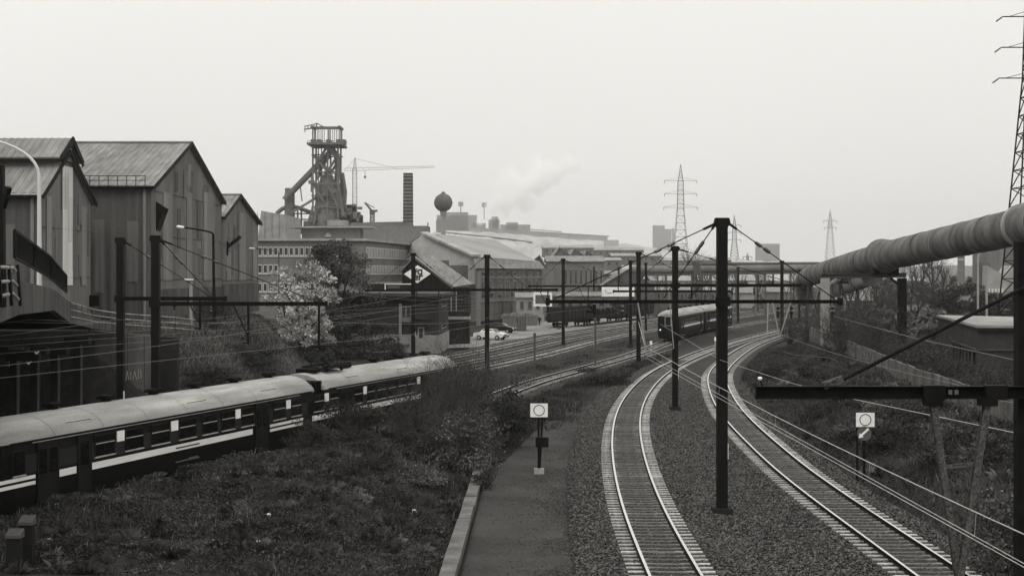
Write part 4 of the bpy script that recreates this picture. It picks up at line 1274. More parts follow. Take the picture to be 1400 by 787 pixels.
# ------------------------------------------------------------------ goods wagons
def wagon(label, y0, y1, kind):
    p0 = Vector((float(TH(y0)), y0, 0)); p1 = Vector((float(TH(y1)), y1, 0))
    root = thing('goods_wagon', label, 'goods wagon', (0, 0, 0), 'goods wagons in the siding')
    Lc = (p1 - p0).length
    b = MB()
    b.box((Lc / 2, 0, 1.15), (Lc, 2.6, .25))
    for s in (-1, 1): b.bar((0, s * 1.1, .95), (Lc, s * 1.1, .95), .12, .25)
    b.build('underframe', M['train_under'], root)
    if kind == 'open':
        w = MB()
        for s in (-1, 1):
            w.box((Lc / 2, s * 1.3, 2.15), (Lc - .1, .07, 1.8)); w.box((Lc / 2, s * 1.34, 3.02), (Lc, .12, .12))
        for e in (.08, Lc - .08): w.box((e, 0, 2.15), (.07, 2.5, 1.8))
        w.build('side_wall', M['timber_dark'], root)
        for i in range(9):
            q = MB(); q.box((.3 + (Lc - .6) * i / 8, -1.37, 2.1), (.12, .10, 1.75)); q.build('side_rib', M['iron_dark'], root)
        l = MB(); vs = [(Lc * (i / 8), (j / 4 - .5) * 2.4, 2.7 + .35 * math.sin(i * 1.9 + j) * (0 < i < 8) + random.uniform(-.1, .25)) for i in range(9) for j in range(5)]
        l.add(vs, [(i * 5 + j, i * 5 + j + 5, i * 5 + j + 6, i * 5 + j + 1) for i in range(8) for j in range(4)]); l.build('load', M['earth'], root)
    else:
        w = MB()
        for i in range(7): w.box((.4 + (Lc - .8) * i / 6, -1.28, 1.7), (.12, .12, .95)); w.box((.4 + (Lc - .8) * i / 6, 1.28, 1.7), (.12, .12, .95))
        w.build('stake', M['iron_dark'], root)
        l = MB()
        for i in range(5): l.tube([(Lc * (.12 + .17 * i), 0, 1.85), (Lc * (.12 + .17 * i) + 1.2, 0, 1.85)], .62 if i % 2 else .5, 12)
        l.build('load', M['iron_dark'], root)
    for q in (.16, .84):
        bo = MB(); bo.box((Lc * q, 0, .6), (2.4, 1.9, .3)); bb = bo.build('bogie', M['train_under'], root)
        for dx in (-.85, .85):
            for s in (-1, 1):
                c = Vector((Lc * q + dx, s * .74, .46)); wv = MB(); wv.tube([c - Vector((0, .06, 0)), c + Vector((0, .06, 0))], .46, 12); wv.build('wheel', M['iron_dark'], bb)
    place_car(root, p0, p1)
wagon('nearest dark high-sided goods wagon with ribbed sides', 230, 247, 'open')
wagon('low goods wagon carrying coils, behind the ribbed wagon', 248, 266, 'flat')
wagon('dark goods wagon at the far end of the row of wagons', 267, 285, 'open')

# low trackside cabinets and markers
for px, Y, h, lab in ((978, 160, 1.7, 'thin white trackside marker post beside the second train'), (890, 158, 1.4, 'short pale marker post in front of the second train'), (731, 128, 3.4, 'short grey double post standing in the siding ballast'), (814, 140, 4.3, 'grey trackside post at the start of the low point rods')):
    x = (px - CX) / F * Y
    r_ = thing('marker_post', lab, 'marker post', (x, Y, -.2), 'marker posts between the tracks')
    mb = MB(); mb.box((x, Y, h / 2 - .2), (.16, .12, h)); mb.build('post', M['concrete'] if h > 2 else M['concrete_pale'], r_)
    mb = MB(); mb.box((x, Y - .05, h - .25), (.24, .1, .4)); mb.build('cap', M['concrete'] if h > 2 else M['white_paint'], r_)
# ------------------------------------------------------------------ corrugated sheds on the embankment
def corr_wall(a, b, zb, ztop, pitch=.55, depth=.06, bulge=None):
    """corrugated sheet from a to b (xy), from zb up to ztop(t)"""
    a, b = Vector((a[0], a[1], 0)), Vector((b[0], b[1], 0))
    Lw = (b - a).length; u = (b - a) / Lw; n = Vector((u.y, -u.x, 0))
    k = max(2, int(Lw / pitch))
    mb = MB(); vs = []
    for i in range(k):
        for q, off in ((0, 0), (.3, 1), (.5, 1), (.8, 0)):
            t = (i + q) / k
            p = a + u * (t * Lw) + n * (depth * off)
            vs += [(p.x, p.y, zb), (p.x, p.y, ztop(t))]
    vs += [(b.x, b.y, zb), (b.x, b.y, ztop(1))]
    m = len(vs) // 2
    mb.add(vs, [(i * 2, i * 2 + 2, i * 2 + 3, i * 2 + 1) for i in range(m - 1)])
    return mb

def roof_slope(a, b, c, d, pitch=.5, depth=.04, t=.12):
    """ribbed roof slope: a-b along the eave, d-c along the ridge"""
    a, b, c, d = map(Vector, (a, b, c, d))
    n = (b - a).cross(d - a).normalized()
    if n.z < 0: n = -n
    k = max(2, int((b - a).length / pitch))
    mb = MB(); vs = []
    for i in range(k):
        for q, off in ((0, 0), (.8, 0), (.85, 1), (.95, 1)):
            s = (i + q) / k
            e = a.lerp(b, s) + n * depth * off; r = d.lerp(c, s) + n * depth * off
            vs += [e, r]
    vs += [b, c]
    m = len(vs) // 2
    mb.add(vs, [(i * 2, i * 2 + 2, i * 2 + 3, i * 2 + 1) for i in range(m - 1)])
    mb.prism([a - n * t, b - n * t, c - n * t, d - n * t], n * (t - .03))
    return mb

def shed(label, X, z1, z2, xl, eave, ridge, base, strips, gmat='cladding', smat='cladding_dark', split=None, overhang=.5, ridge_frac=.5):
    root = thing('industrial_shed', label, 'shed', (X, z1, base), 'corrugated sheds on the embankment')
    yr = z1 + (z2 - z1) * ridge_frac
    zt = lambda t: eave + (ridge - eave) * (t / ridge_frac if t < ridge_frac else (1 - t) / (1 - ridge_frac))
    corr_wall((X, z1), (X, z2), base, zt, .7, .05).build('end_wall', M[gmat], root)
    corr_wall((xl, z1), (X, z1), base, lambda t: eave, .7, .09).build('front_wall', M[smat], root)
    o = overhang
    s = (ridge - eave) / (yr - z1)
    roof_slope((xl, z1 - o, eave - o * s), (X + .35, z1 - o, eave - o * s), (X + .35, yr, ridge + .05), (xl, yr, ridge + .05)).build('roof_slope', M['roof_sheet'], root)
    s2 = (ridge - eave) / (z2 - yr)
    roof_slope((X + .35, z2 + o, eave - o * s2), (xl, z2 + o, eave - o * s2), (xl, yr, ridge + .05), (X + .35, yr, ridge + .05)).build('roof_slope', M['roof_sheet'], root)
    MB().bar((xl, yr, ridge + .12), (X + .4, yr, ridge + .12), .5, .14).build('ridge_cap', M['roof_sheet_pale'], root)
    g = MB(); g.tube([(xl, z1 - o - .12, eave - o * s - .05), (X + .4, z1 - o - .12, eave - o * s - .05)], .14, 6); g.build('gutter', M['iron_dark'], root)
    v = MB()
    v.bar((X + .38, z1 - o, eave - o * s - .05), (X + .38, yr, ridge), .06, .35); v.bar((X + .38, yr, ridge), (X + .38, z2 + o, eave - o * s2 - .05), .06, .35)
    v.build('bargeboard', M['iron_dark'], root)
    for (ya, yb, za, zb_, mat) in strips:
        corr_wall((X + .09, ya), (X + .09, yb), za, lambda t: zb_, .35, .03).build('cladding_strip', M[mat], root)
    for h in np.arange(base + 3.6, eave, 3.6):                 # lap joints between the rows of sheets
        MB().box((X + .075, (z1 + z2) / 2, h), (.05, z2 - z1 - .1, .05)).build('lap_joint', M['cladding_dark'], root)
    for k in range(18):                                        # replaced and mismatched sheets
        w_, h_ = random.choice([.9, 1.4, 1.8]), random.choice([1.6, 2.4, 3.4])
        t = random.uniform(.05, .92); yy = z1 + (z2 - z1) * t
        zz = base + 3.2 + random.random() * max(.5, zt(t) - base - 3.4 - h_ - .8)
        m_ = M[random.choice(['cladding', 'cladding', 'cladding_dark'])]
        corr_wall((X + .065, yy), (X + .065, min(yy + w_, z2 - .2)), zz, lambda q, a=zz + h_: a, .35, .03).build('cladding_sheet', m_, root)
        if k < 12:
            xx = X - 1 - random.random() * 22
            zz = base + 2.5 + random.random() * (eave - base - 3 - h_)
            corr_wall((xx - w_, z1 - .10), (xx, z1 - .10), zz, lambda q, a=zz + h_: a, .35, .03).build('cladding_sheet', m_, root)
    for k in range(14):
        xx = X - 1 - random.random() * 26; f0 = random.uniform(.05, .7); f1 = f0 + random.uniform(.12, .25); w_ = random.choice([.9, 1.8, 2.7])
        pt = lambda x, f: (x, (z1 - o) * (1 - f) + yr * f - .02, (eave - o * s) * (1 - f) + (ridge + .05) * f + .07)
        q = MB(); q.sheet(pt(xx - w_, f0), pt(xx, f0), pt(xx, f1), pt(xx - w_, f1), .025); q.build('roof_sheet', M[random.choice(['roof_sheet', 'roof_sheet', 'cladding_pale'])], root)
    d = MB(); d.tube([(X - .5, z1 - .22, base), (X - .5, z1 - .22, eave - .3)], .13, 7); d.build('downpipe', M['cladding_pale'], root)
    return root

def gy(px, X): return X * F / (px - CX)          # distance at which a wall at X shows in column px
XB = -29.0
ZG2 = lambda py, Y: H + (HY - py) / F * Y
# middle (largest) shed
b1, b2 = gy(207, XB), gy(303, XB)
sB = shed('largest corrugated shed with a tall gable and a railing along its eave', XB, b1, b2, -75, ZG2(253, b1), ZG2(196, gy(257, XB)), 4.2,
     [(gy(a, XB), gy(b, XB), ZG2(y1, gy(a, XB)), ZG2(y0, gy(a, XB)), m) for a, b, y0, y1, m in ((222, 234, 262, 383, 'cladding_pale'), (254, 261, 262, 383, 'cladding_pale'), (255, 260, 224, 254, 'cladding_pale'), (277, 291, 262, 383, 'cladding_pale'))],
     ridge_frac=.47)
ev = ZG2(253, b1)
rl = MB(); xr0, xr1 = P(112, 0, b1).x, P(200, 0, b1).x
for i in range(8):
    x = xr0 + (xr1 - xr0) * i / 7
    rl.bar((x, b1 - .4, ev - .2), (x, b1 - .4, ev + .75), .05)
for h in (.35, .72): rl.bar((xr0, b1 - .4, ev + h), (xr1, b1 - .4, ev + h), .05)
rl.build('roof_railing', M['iron_dark'], sB)
MB().box((XB + .04, (b1 + b2) / 2, 4.2 + 1.4), (.12, b2 - b1, 2.8)).build('plinth', M['concrete'], sB)
for px, py0, py1 in ((128, 300, 400), (174, 302, 385)):
    x = P(px, 0, b1).x
    corr_wall((x, b1 - .1), (x + .9, b1 - .1), ZG2(py1, b1), lambda t: ZG2(py0, b1), .35, .03).build('cladding_strip', M['cladding'], sB)
q = MB(); c = P(213, 290, b1 + 1.5); q.add([(XB, c.y, c.z + .9), (XB, c.y + 1.6, c.z + .7), (XB + .7, c.y + 1.6, c.z + .3), (XB + .7, c.y, c.z + .4), (XB, c.y, c.z - 1.6), (XB, c.y + 1.6, c.z - 1.6)],
    [(0, 1, 2, 3), (0, 3, 4), (1, 5, 2), (3, 2, 5, 4), (0, 4, 5, 1)]); q.build('chute_hood', M['iron_dark'], sB)
# far shed
c1, c2 = b2 + .3, gy(353, XB)
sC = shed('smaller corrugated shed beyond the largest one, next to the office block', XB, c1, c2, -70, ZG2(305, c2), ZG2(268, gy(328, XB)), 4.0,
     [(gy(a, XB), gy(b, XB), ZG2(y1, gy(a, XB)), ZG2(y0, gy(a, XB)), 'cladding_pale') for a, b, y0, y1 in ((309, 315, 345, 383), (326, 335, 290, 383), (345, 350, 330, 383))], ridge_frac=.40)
MB().box((XB + .04, (c1 + c2) / 2, 4.0 + 1.6), (.12, c2 - c1 - .2, 3.2)).build('plinth', M['concrete'], sC)
q = MB(); c = Vector((XB + .1, gy(309, XB), ZG2(330, gy(309, XB)))); q.bar(c, c + Vector((0, 0, -1.4)), .25); q.bar(c + Vector((0, 0, -.6)), c + Vector((1.4, 0, .5)), .4, .3); q.build('vent_pipe', M['iron_dark'], sC)
# near shed with a raised roof monitor
XA = -33.2
a1, a2 = gy(55, XA), gy(124, XA)
am = gy(90, XA)
sA = shed('nearest corrugated shed with a raised roof monitor and a white vertical strip', XA, a1, a2, -80, ZG2(263, a1), ZG2(207, am), 4.4,
     [(gy(84, XA), gy(98, XA), ZG2(390, gy(84, XA)), ZG2(226, gy(84, XA)), 'cladding_white'), (gy(62, XA), gy(69, XA), ZG2(380, 112), ZG2(270, 112), 'cladding_pale'), (gy(110, XA), gy(117, XA), ZG2(390, 118), ZG2(282, 118), 'cladding_pale')],
     ridge_frac=(am - a1) / (a2 - a1))
ym0, ym1 = gy(80, XA) - .3, gy(98, XA) + .3
zm0, zm1 = ZG2(210, a1 + 5) - .2, ZG2(189, am)
mon = MB()
mon.box(((-80 + XA) / 2, (ym0 + ym1) / 2, (zm0 + ZG2(235, a1 + 4)) / 2), (80 + XA, ym1 - ym0 - .5, zm0 - ZG2(240, a1 + 4)))
mo = mon.build('roof_monitor', M['cladding_dark'], sA)
roof_slope((-80, ym0 - .9, zm0 - .2), (XA + .5, ym0 - .9, zm0 - .2), (XA + .5, am, zm1), (-80, am, zm1)).build('roof_slope', M['roof_sheet'], mo)
roof_slope((XA + .5, ym1 + .9, zm0 - .2), (-80, ym1 + .9, zm0 - .2), (-80, am, zm1), (XA + .5, am, zm1)).build('roof_slope', M['roof_sheet'], mo)
v = MB(); v.bar((XA + .55, ym0 - .9, zm0 - .3), (XA + .55, am, zm1 - .1), .08, .5); v.bar((XA + .55, am, zm1 - .1), (XA + .55, ym1 + .9, zm0 - .3), .08, .5); v.build('bargeboard', M['iron_dark'], mo)
v = MB(); v.prism([(XA + .1, ym0 + .3, zm0 - .3), (XA + .1, ym1 - .3, zm0 - .3), (XA + .1, am, zm1 - .35)], (.12, 0, 0)); v.build('gable_panel', M['cladding'], mo)
for x0, x1, m in ((60, 73, 'cladding_pale'), (73, 84, 'cladding_white')):
    pass
w = MB(); w.box((P(130, 0, a2).x, a2 - .4, ZG2(411, a2)), (.8, .3, .9)); w.build('meter_box', M['iron_dark'], sA)

# ------------------------------------------------------------------ road bridge on the left: deck, parapet, railings, columns, abutment
edge = [(-30, 36.0), (0, 45.0), (26, 54.0), (60, 74.0), (74, 86.0), (96, 97.0), (128, 102.0), (160, 104.6)]     # (px, Y) of the deck's near edge
topy = [355, 372, 384, 391, 396, 413, 434, 442]; boty = [452, 441, 430, 426, 424, 441, 449, 453]
E = [P(px, 0, Y) for px, Y in edge]
br = thing('road_bridge', 'concrete road bridge with a stained parapet, descending past the sheds', 'bridge', (E[0].x, E[0].y, 0))
for i in range(len(E) - 1):
    a, b = E[i], E[i + 1]
    A0, A1 = H + (HY - boty[i]) / F * a.y, H + (HY - topy[i]) / F * a.y
    B0, B1 = H + (HY - boty[i + 1]) / F * b.y, H + (HY - topy[i + 1]) / F * b.y
    n = Vector(((b - a).y, -(b - a).x, 0)).normalized()
    mb = MB(); mb.prism([(a.x, a.y, A0), (b.x - (b - a).x * .004, b.y - (b - a).y * .004, B0), (b.x - (b - a).x * .004, b.y - (b - a).y * .004, B1), (a.x, a.y, A1)], -n * .35); mb.build('parapet_panel', M['concrete'], br)
    back = Vector((-9.5, 3.0, 0)) if i < 5 else Vector((-6.5, 1.0, 0))
    backb = Vector((-9.5, 3.0, 0)) if i + 1 < 5 else Vector((-6.5, 1.0, 0))
    mb = MB(); mb.add([(a.x, a.y, A0 + .15), (b.x, b.y, B0 + .15), (b.x + backb.x * 3, b.y + backb.y, B0 + .15), (a.x + back.x * 3, a.y + back.y, A0 + .15),
                       (a.x - .3, a.y, A0 + .9), (b.x - .3, b.y, B0 + .9), (b.x + backb.x * 3, b.y + backb.y, B0 + .9), (a.x + back.x * 3, a.y + back.y, A0 + .9)],
                      [(0, 3, 2, 1), (4, 5, 6, 7), (2, 3, 7, 6), (0, 1, 5, 4)]); mb.build('deck_slab', M['concrete_dark'], br)
# steel screen railing on the nearer half, open rail on the rest
scr_top = [None, None, (20, 315), (62, 350), (89, 378)]
Ssc = [(20, 52.5), (45, 65.0), (68, 80.0), (91, 94.0)]
st = [315, 333, 350, 377]; sb = [352, 366, 380, 400]
for i in range(3):
    a, b = P(Ssc[i][0], st[i], Ssc[i][1]), P(Ssc[i + 1][0], st[i + 1], Ssc[i + 1][1])
    c, d = P(Ssc[i + 1][0], sb[i + 1], Ssc[i + 1][1]), P(Ssc[i][0], sb[i], Ssc[i][1])
    rl = thing('screen_railing', ('dark steel screen railing panel nearest the picture edge on the bridge', 'middle dark steel screen railing panel on the bridge', 'far dark steel screen railing panel on the bridge, before the white strip of the shed')[i], 'railing', d, 'screen railing panels on the bridge')
    MB().bar(a, b, .09).build('top_rail', M['iron_dark'], rl)
    MB().bar(d, c, .07).build('bottom_rail', M['iron_dark'], rl)
    k = 22
    bars = []
    for j in range(k + 1):
        t = j / k; mb = MB(); mb.bar(d.lerp(c, t), a.lerp(b, t), .09 if j in (0, k) else .045); mb.build('bar', M['iron_dark'], rl)
    n_ = Vector(((b - a).y, -(b - a).x, 0)).normalized() * .04
    mb = MB(); mb.prism([d.lerp(a, .42) - n_, c.lerp(b, .42) - n_, c.lerp(b, .95) - n_, d.lerp(a, .95) - n_], -n_ * .4); mb.build('mesh_panel', M['iron_dark'], rl)
# bent pale handrail at the near corner
rl = thing('handrail', 'bent pale handrail of three bars at the near corner of the bridge', 'railing', P(0, 400, 42))
for k, (y0, y1) in enumerate(((365, 366), (385, 384), (404, 401))):
    MB().tube([P(-14, y0 + 1, 41), P(4, y0, 43), P(17, y1, 45), P(21 + k * 2, y1 + 4 + k * 2, 46.5)], .055, 6).build('rail', M['concrete_pale'], rl)
for px, Y in ((-2, 42), (12, 44.2), (24, 47)):
    MB().bar(P(px, 362, Y), P(px + 4, 418, Y), .08).build('stanchion', M['iron_dark'], rl)
# columns beneath
for i, (px, Y) in enumerate(((48, 96), (76, 99), (107, 101), (20, 92))):
    x = P(px, 0, Y).x
    r_ = thing('bridge_column', ('slim pale-edged column under the bridge, nearest the traffic signal box', 'middle pale-edged column under the bridge', 'column under the bridge nearest the graffiti wall', 'dark column under the bridge at the picture edge')[i], 'bridge column', (x, Y, -.4), 'columns under the bridge')
    zt = ZG2(484 if px < 100 else 470, Y)
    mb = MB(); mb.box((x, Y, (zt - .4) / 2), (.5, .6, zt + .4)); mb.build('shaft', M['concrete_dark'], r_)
    mb = MB(); mb.box((x + .27, Y - .28, (zt - .4) / 2), (.10, .12, zt + .3)); mb.build('angle_guard', M['concrete'], r_)
    mb = MB(); mb.box((x, Y, zt + .2), (1.6, .8, .45)); mb.build('capital', M['concrete_dark'], r_)
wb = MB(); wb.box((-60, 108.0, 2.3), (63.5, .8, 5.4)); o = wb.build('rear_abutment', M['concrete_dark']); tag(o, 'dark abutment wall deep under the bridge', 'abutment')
xg0, xg1 = P(129, 0, 105).x, P(243, 0, 105).x
gwall = thing('retaining_wall', 'stained concrete retaining wall with white graffiti behind two masts', 'retaining wall', (xg0, 105, -.4))
zt0, zt1 = ZG2(452, 105), ZG2(462, 105)
n = 5
for i in range(n):
    xa_, xb_ = xg0 + (xg1 - xg0) * i / n, xg0 + (xg1 - xg0) * (i + 1) / n - .04
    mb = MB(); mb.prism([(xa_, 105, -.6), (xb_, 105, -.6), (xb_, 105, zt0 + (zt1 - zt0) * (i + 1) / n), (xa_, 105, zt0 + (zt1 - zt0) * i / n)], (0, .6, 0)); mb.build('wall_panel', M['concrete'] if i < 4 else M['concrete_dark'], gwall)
gr = MB()
strokes = [[(134, 520), (135, 512), (137, 521), (139, 510), (140, 520)], [(142, 511), (141, 520)], [(144, 519), (146, 510), (148, 519)], [(149, 510), (155, 512), (150, 515), (156, 519)], [(134, 533), (140, 527), (146, 530)], [(137, 538), (143, 532)], [(152, 516), (158, 519)],
           [(172, 521), (174, 507), (176, 519)], [(179, 508), (179, 519)], [(182, 519), (184, 507), (187, 519)], [(189, 505), (189, 517), (193, 516), (192, 505)]]
for s_ in strokes:
    for (p, q) in zip(s_[:-1], s_[1:]): gr.bar(P(p[0], p[1], 104.97), P(q[0], q[1], 104.97), .012, .045, up=(0, 1, 0))
gr.build('graffiti', M['cladding_white'], gwall)
# road railing continuing above the wall
rl = thing('road_railing', 'thin pale railing curving along the road at the top of the slope', 'railing', P(96, 441, 97))
R0 = [(96, 413, 441, 97), (128, 423, 446, 102), (160, 428, 449, 104.6), (200, 431, 452, 108), (240, 434, 455, 112), (266, 437, 457, 118)]
for f_ in (0, .35, .7):
    MB().tube([P(a, t + (b - t) * f_, Y) for a, t, b, Y in R0], .04, 4).build('rail', M['concrete_pale'], rl)
for i in range(len(R0) - 1):
    for k in range(4):
        t = k / 4; a = [R0[i][j] + (R0[i + 1][j] - R0[i][j]) * t for j in range(4)]
        MB().bar(P(a[0], a[1] - 1, a[3]), P(a[0], a[2] + 2, a[3]), .07).build('stanchion', M['concrete'], rl)
# signal box lights under the bridge
sgb = thing('signal_head', 'dark railway signal heads with white hoods under the bridge', 'railway signal', P(32, 490, 90))
q = MB(); q.box(P(32, 487, 90), (1.9, .5, .5)); q.build('housing', M['iron_dark'], sgb)
for px, py in ((51, 482), (40, 496)):
    q = MB(); c = P(px, py, 89.6); q.prism([c + Vector((-.13, 0, .05)), c + Vector((0, 0, -.08)), c + Vector((.14, 0, .1)), c + Vector((.0, 0, .06))], (0, -.2, 0)); q.build('hood', M['white_paint'], sgb)
q = MB(); c = P(22, 476, 90); q.box(c, (.9, .3, .16)); q.box(P(12, 492, 90), (.1, .1, .8)); q.build('bracket', M['concrete'], sgb)
# utility pole with cross-arms at the picture edge
ul = thing('utility_pole', 'dark pole with stubby cross-arms at the very edge of the picture', 'utility pole', P(3, 420, 44))
MB().bar(P(2, 420, 44), P(0, 226, 44), .22).build('pole', M['mast_paint'], ul)
MB().bar(P(-4, 268, 44), P(38, 271, 43.6), .10).build('cross_arm', M['iron_dark'], ul)
MB().bar(P(4, 284, 44), P(12, 256, 43.8), .14).build('bracket', M['iron_dark'], ul)

# street lamps
def street_lamp(label, base, top, bend, head, r, mat='render_pale', hs=.8):
    root = thing('street_lamp', label, 'street lamp', base, 'street lamps along the road')
    base, top, bend, head = map(Vector, (base, top, bend, head))
    MB().tube([base, base.lerp(top, .45), top], [r * 1.3, r, r * .85], 8).build('pole', M[mat], root)
    k = [top]
    for i in range(1, 8):
        t = i / 7; k.append(top * (1 - t) ** 2 + bend * 2 * t * (1 - t) + head * t * t)
    MB().tube(k, r * .7, 6).build('arm', M[mat], root)
    d = (head - bend).normalized()
    q = MB(); q.tube([head, head + d * hs * .25, head + d * hs * .8, head + d * hs], [r * .6, hs * .17, hs * .2, hs * .08], 8)
    q.build('lamp_head', M['white_paint'], root)
YL = 84
street_lamp('tall pale street lamp with a swan-neck arm in front of the nearest shed', P(54, 392, YL), P(53.5, 240, YL), P(51, 208, YL), P(-6, 192, YL), .12, 'cladding_white')
YL = 118
street_lamp('street lamp with a thin dark pole and a white head before the largest shed', P(293, 440, YL), P(291.5, 320, YL), P(291, 316, YL), P(252, 311, YL), .11, 'iron_dark', .6)
street_lamp('street lamp whose white head shows against the office block', P(382, 440, 165), P(381, 345, 165), P(381, 342, 165), P(349, 340, 165), .08, 'cladding_dark', .7)
pl = thing('bare_post', 'short pale post by the railing below the street lamp', 'post', P(261, 446, 119)); MB().tube([P(261, 446, 119), P(261, 386, 119)], .13, 7).build('shaft', M['render_pale'], pl)
MB().box(P(258, 382, 119), (.7, .2, .12)).build('lamp_plate', M['white_paint'], pl)
# ------------------------------------------------------------------ office block
def window_grid(root, fn, cols, z0, z1, du, frame, pane, mull=None):
    """separate windows along a facade; fn(s, out) gives the xy point at s metres"""
    first = None
    for s in cols:
        a, b = fn(s, .05), fn(s + du, .05)
        f = MB(); t = .16
        f.bar((a[0], a[1], z1), (b[0], b[1], z1), .10, t); f.bar((a[0], a[1], z0), (b[0], b[1], z0), .14, t)
        f.bar((a[0], a[1], z0), (a[0], a[1], z1), .10, t); f.bar((b[0], b[1], z0), (b[0], b[1], z1), .10, t)
        o = f.build('window', M[frame], root)
        p = MB(); a, b = fn(s + .05, .03), fn(s + du - .05, .03)
        p.sheet((a[0], a[1], z0), (b[0], b[1], z0), (b[0], b[1], z1), (a[0], a[1], z1), .03); p.build('pane', M[pane], o)

of = thing('office_block', 'long brick office block with rows of white-framed windows and a flat roof', 'office building', (-46, 280, 0))
A, B, C2 = P(300, 0, 280), P(498, 0, 280), P(583, 0, 347)
zr = ZG2(327, 280)
mb = MB(); mb.prism([(A.x, A.y, 0), (B.x, B.y, 0), (C2.x, C2.y, 0), (C2.x - 14, C2.y + 6, 0), (B.x - 16, B.y + 20, 0), (A.x, A.y + 18, 0)], (0, 0, zr - .3)); mb.build('wall', M['brick_mid'], of)
mb = MB(); mb.prism([(A.x, A.y - .7, zr - .3), (B.x + .5, B.y - .7, zr - .3), (C2.x + .8, C2.y, zr - .3), (C2.x - 14, C2.y + 7, zr - .3), (B.x - 16, B.y + 21, zr - .3), (A.x, A.y + 19, zr - .3)], (0, 0, .45)); mb.build('roof', M['render_pale'], of)
fnA = lambda s, o: (A.x + s, A.y - o)
def colsA(x0, x1, n): a = P(x0, 0, 280).x - A.x; b = P(x1, 0, 280).x - A.x; return [a + (b - a) * i / n for i in range(n)], (b - a) / n
for (x0, x1, n, ya, yb) in ((353, 446, 13, 338, 349), (459, 482, 4, 338, 349), (353, 382, 4, 362, 373), (353, 446, 13, 387, 398)):
    cs, du = colsA(x0, x1, n); window_grid(of, fnA, cs, ZG2(yb, 280), ZG2(ya, 280), du - .28, 'frame_white', 'glass_far')
    s0, s1 = fnA(cs[0] - .2, .02), fnA(cs[-1] + du, .02)
    m_ = MB(); m_.bar((s0[0], s0[1], ZG2(yb, 280) - .2), (s1[0], s1[1], ZG2(yb, 280) - .2), .3, .15); m_.build('sill', M['frame_white'], of)
u = (C2 - B); u.z = 0; LB = u.length; u.normalize(); nn = Vector((u.y, -u.x, 0))
fnB = lambda s, o: (B.x + u.x * s + nn.x * o, B.y + u.y * s + nn.y * o)
for k, (ya, yb) in enumerate(((338, 352), (363, 375), (387, 399))):
    z0, z1 = ZG2(yb, 280), ZG2(ya, 280)
    n = 24
    cs = [1.5 + (LB - 4) * i / n for i in range(n)]
    window_grid(of, fnB, cs, z0, z1, (LB - 4) / n - .35, 'frame_white', 'glass_grid')
ph = thing('roof_penthouse', 'dark penthouse with an overhanging pale roof on top of the office block', 'penthouse', P(455, 327, 292))
mb = MB(); c = P(455, 318, 292); mb.box((c.x, c.y, zr + 1.2), (11, 6, 2.3)); mb.build('wall', M['brick_mid'], ph)
mb = MB(); mb.box((c.x, c.y, zr + 2.45), (16, 9, .25)); mb.build('roof', M['render_pale'], ph)
mb = MB(); mb.lathe((c.x - .5, c.y - 3.2, zr + .6), [(.75, 0), (.6, .5), (.3, .8), (.05, .9)], 10); mb.build('vent_cowl', M['render_pale'], ph)
mb = MB(); mb.box((P(505, 0, 330).x, 345, ZG2(321, 330)), (24, 10, 4.5)); o = mb.build('rear_annex', M['brick_mid']); tag(o, 'low dark annex behind the corner of the office block', 'building')
mb = MB(); mb.box((P(520, 0, 420).x, 425, ZG2(322, 420)), (16, 14, 7)); o = mb.build('low_workshop', M['brick_mid']); tag(o, 'low grey workshop between the office block and the brick chimney', 'building')

# flat-roofed brick building by the tracks
fb = thing('brick_building', 'flat-roofed dark brick building beside the sidings with a pale plinth', 'building', (-13, 166, 0))
YB = 166.0
A, B, C2 = P(448, 0, YB + 6), P(600, 0, YB), P(613, 0, 179)
zr = ZG2(401, YB)
D2 = Vector((A.x - 2, A.y + 14, 0))
mb = MB(); mb.prism([(A.x, A.y, 1.6), (B.x, B.y, 1.6), (C2.x, C2.y, 1.6), (C2.x - 8, C2.y + 6, 1.6), (D2.x, D2.y, 1.6)], (0, 0, zr - 1.9)); mb.build('wall', M['brick_wall'], fb)
mb = MB(); mb.prism([(A.x, A.y - .12, -.4), (B.x + .08, B.y - .12, -.4), (C2.x + .1, C2.y, -.4), (C2.x - 8, C2.y + 6, -.4), (D2.x, D2.y, -.4)], (0, 0, 2.0)); mb.build('plinth', M['concrete_pale'], fb)
mb = MB(); mb.prism([(A.x - .3, A.y - .9, zr - .3), (B.x + .3, B.y - .9, zr - .3), (C2.x + .7, C2.y, zr - .3), (C2.x - 8, C2.y + 6.5, zr - .3), (D2.x, D2.y + .5, zr - .3)], (0, 0, .32)); mb.build('roof', M['concrete'], fb)
mb = MB(); mb.prism([(A.x - .35, A.y - .95, zr - .55), (B.x + .33, B.y - .95, zr - .55), (C2.x + .75, C2.y, zr - .55), (C2.x - 8, C2.y + 6.5, zr - .55), (D2.x, D2.y + .5, zr - .55)], (0, 0, .22)); mb.build('fascia', M['timber_dark'], fb)
u = (B - A); LA = u.length; u.normalize()
def fnF(px): 
    k = (px - CX) / F; t = (A.x - k * A.y) / (k * u.y - u.x); return A + u * t
def facade_box(px0, px1, py0, py1, mat, name, out=.06, parent=None):
    a, b = fnF(px0), fnF(px1); y = (a.y + b.y) / 2
    z0, z1 = ZG2(py1, y), ZG2(py0, y)
    q = MB(); q.sheet((a.x, a.y - out, z0), (b.x, b.y - out, z0), (b.x, b.y - out, z1), (a.x, a.y - out, z1), -.05 if out > 0 else .05); return q.build(name, M[mat], parent or fb)
w_ = facade_box(548, 563, 418, 440, 'brick_mid', 'window'); facade_box(550, 554, 420, 433, 'glass_far', 'pane', .09, w_); facade_box(556, 561, 420, 433, 'glass_far', 'pane', .09, w_)
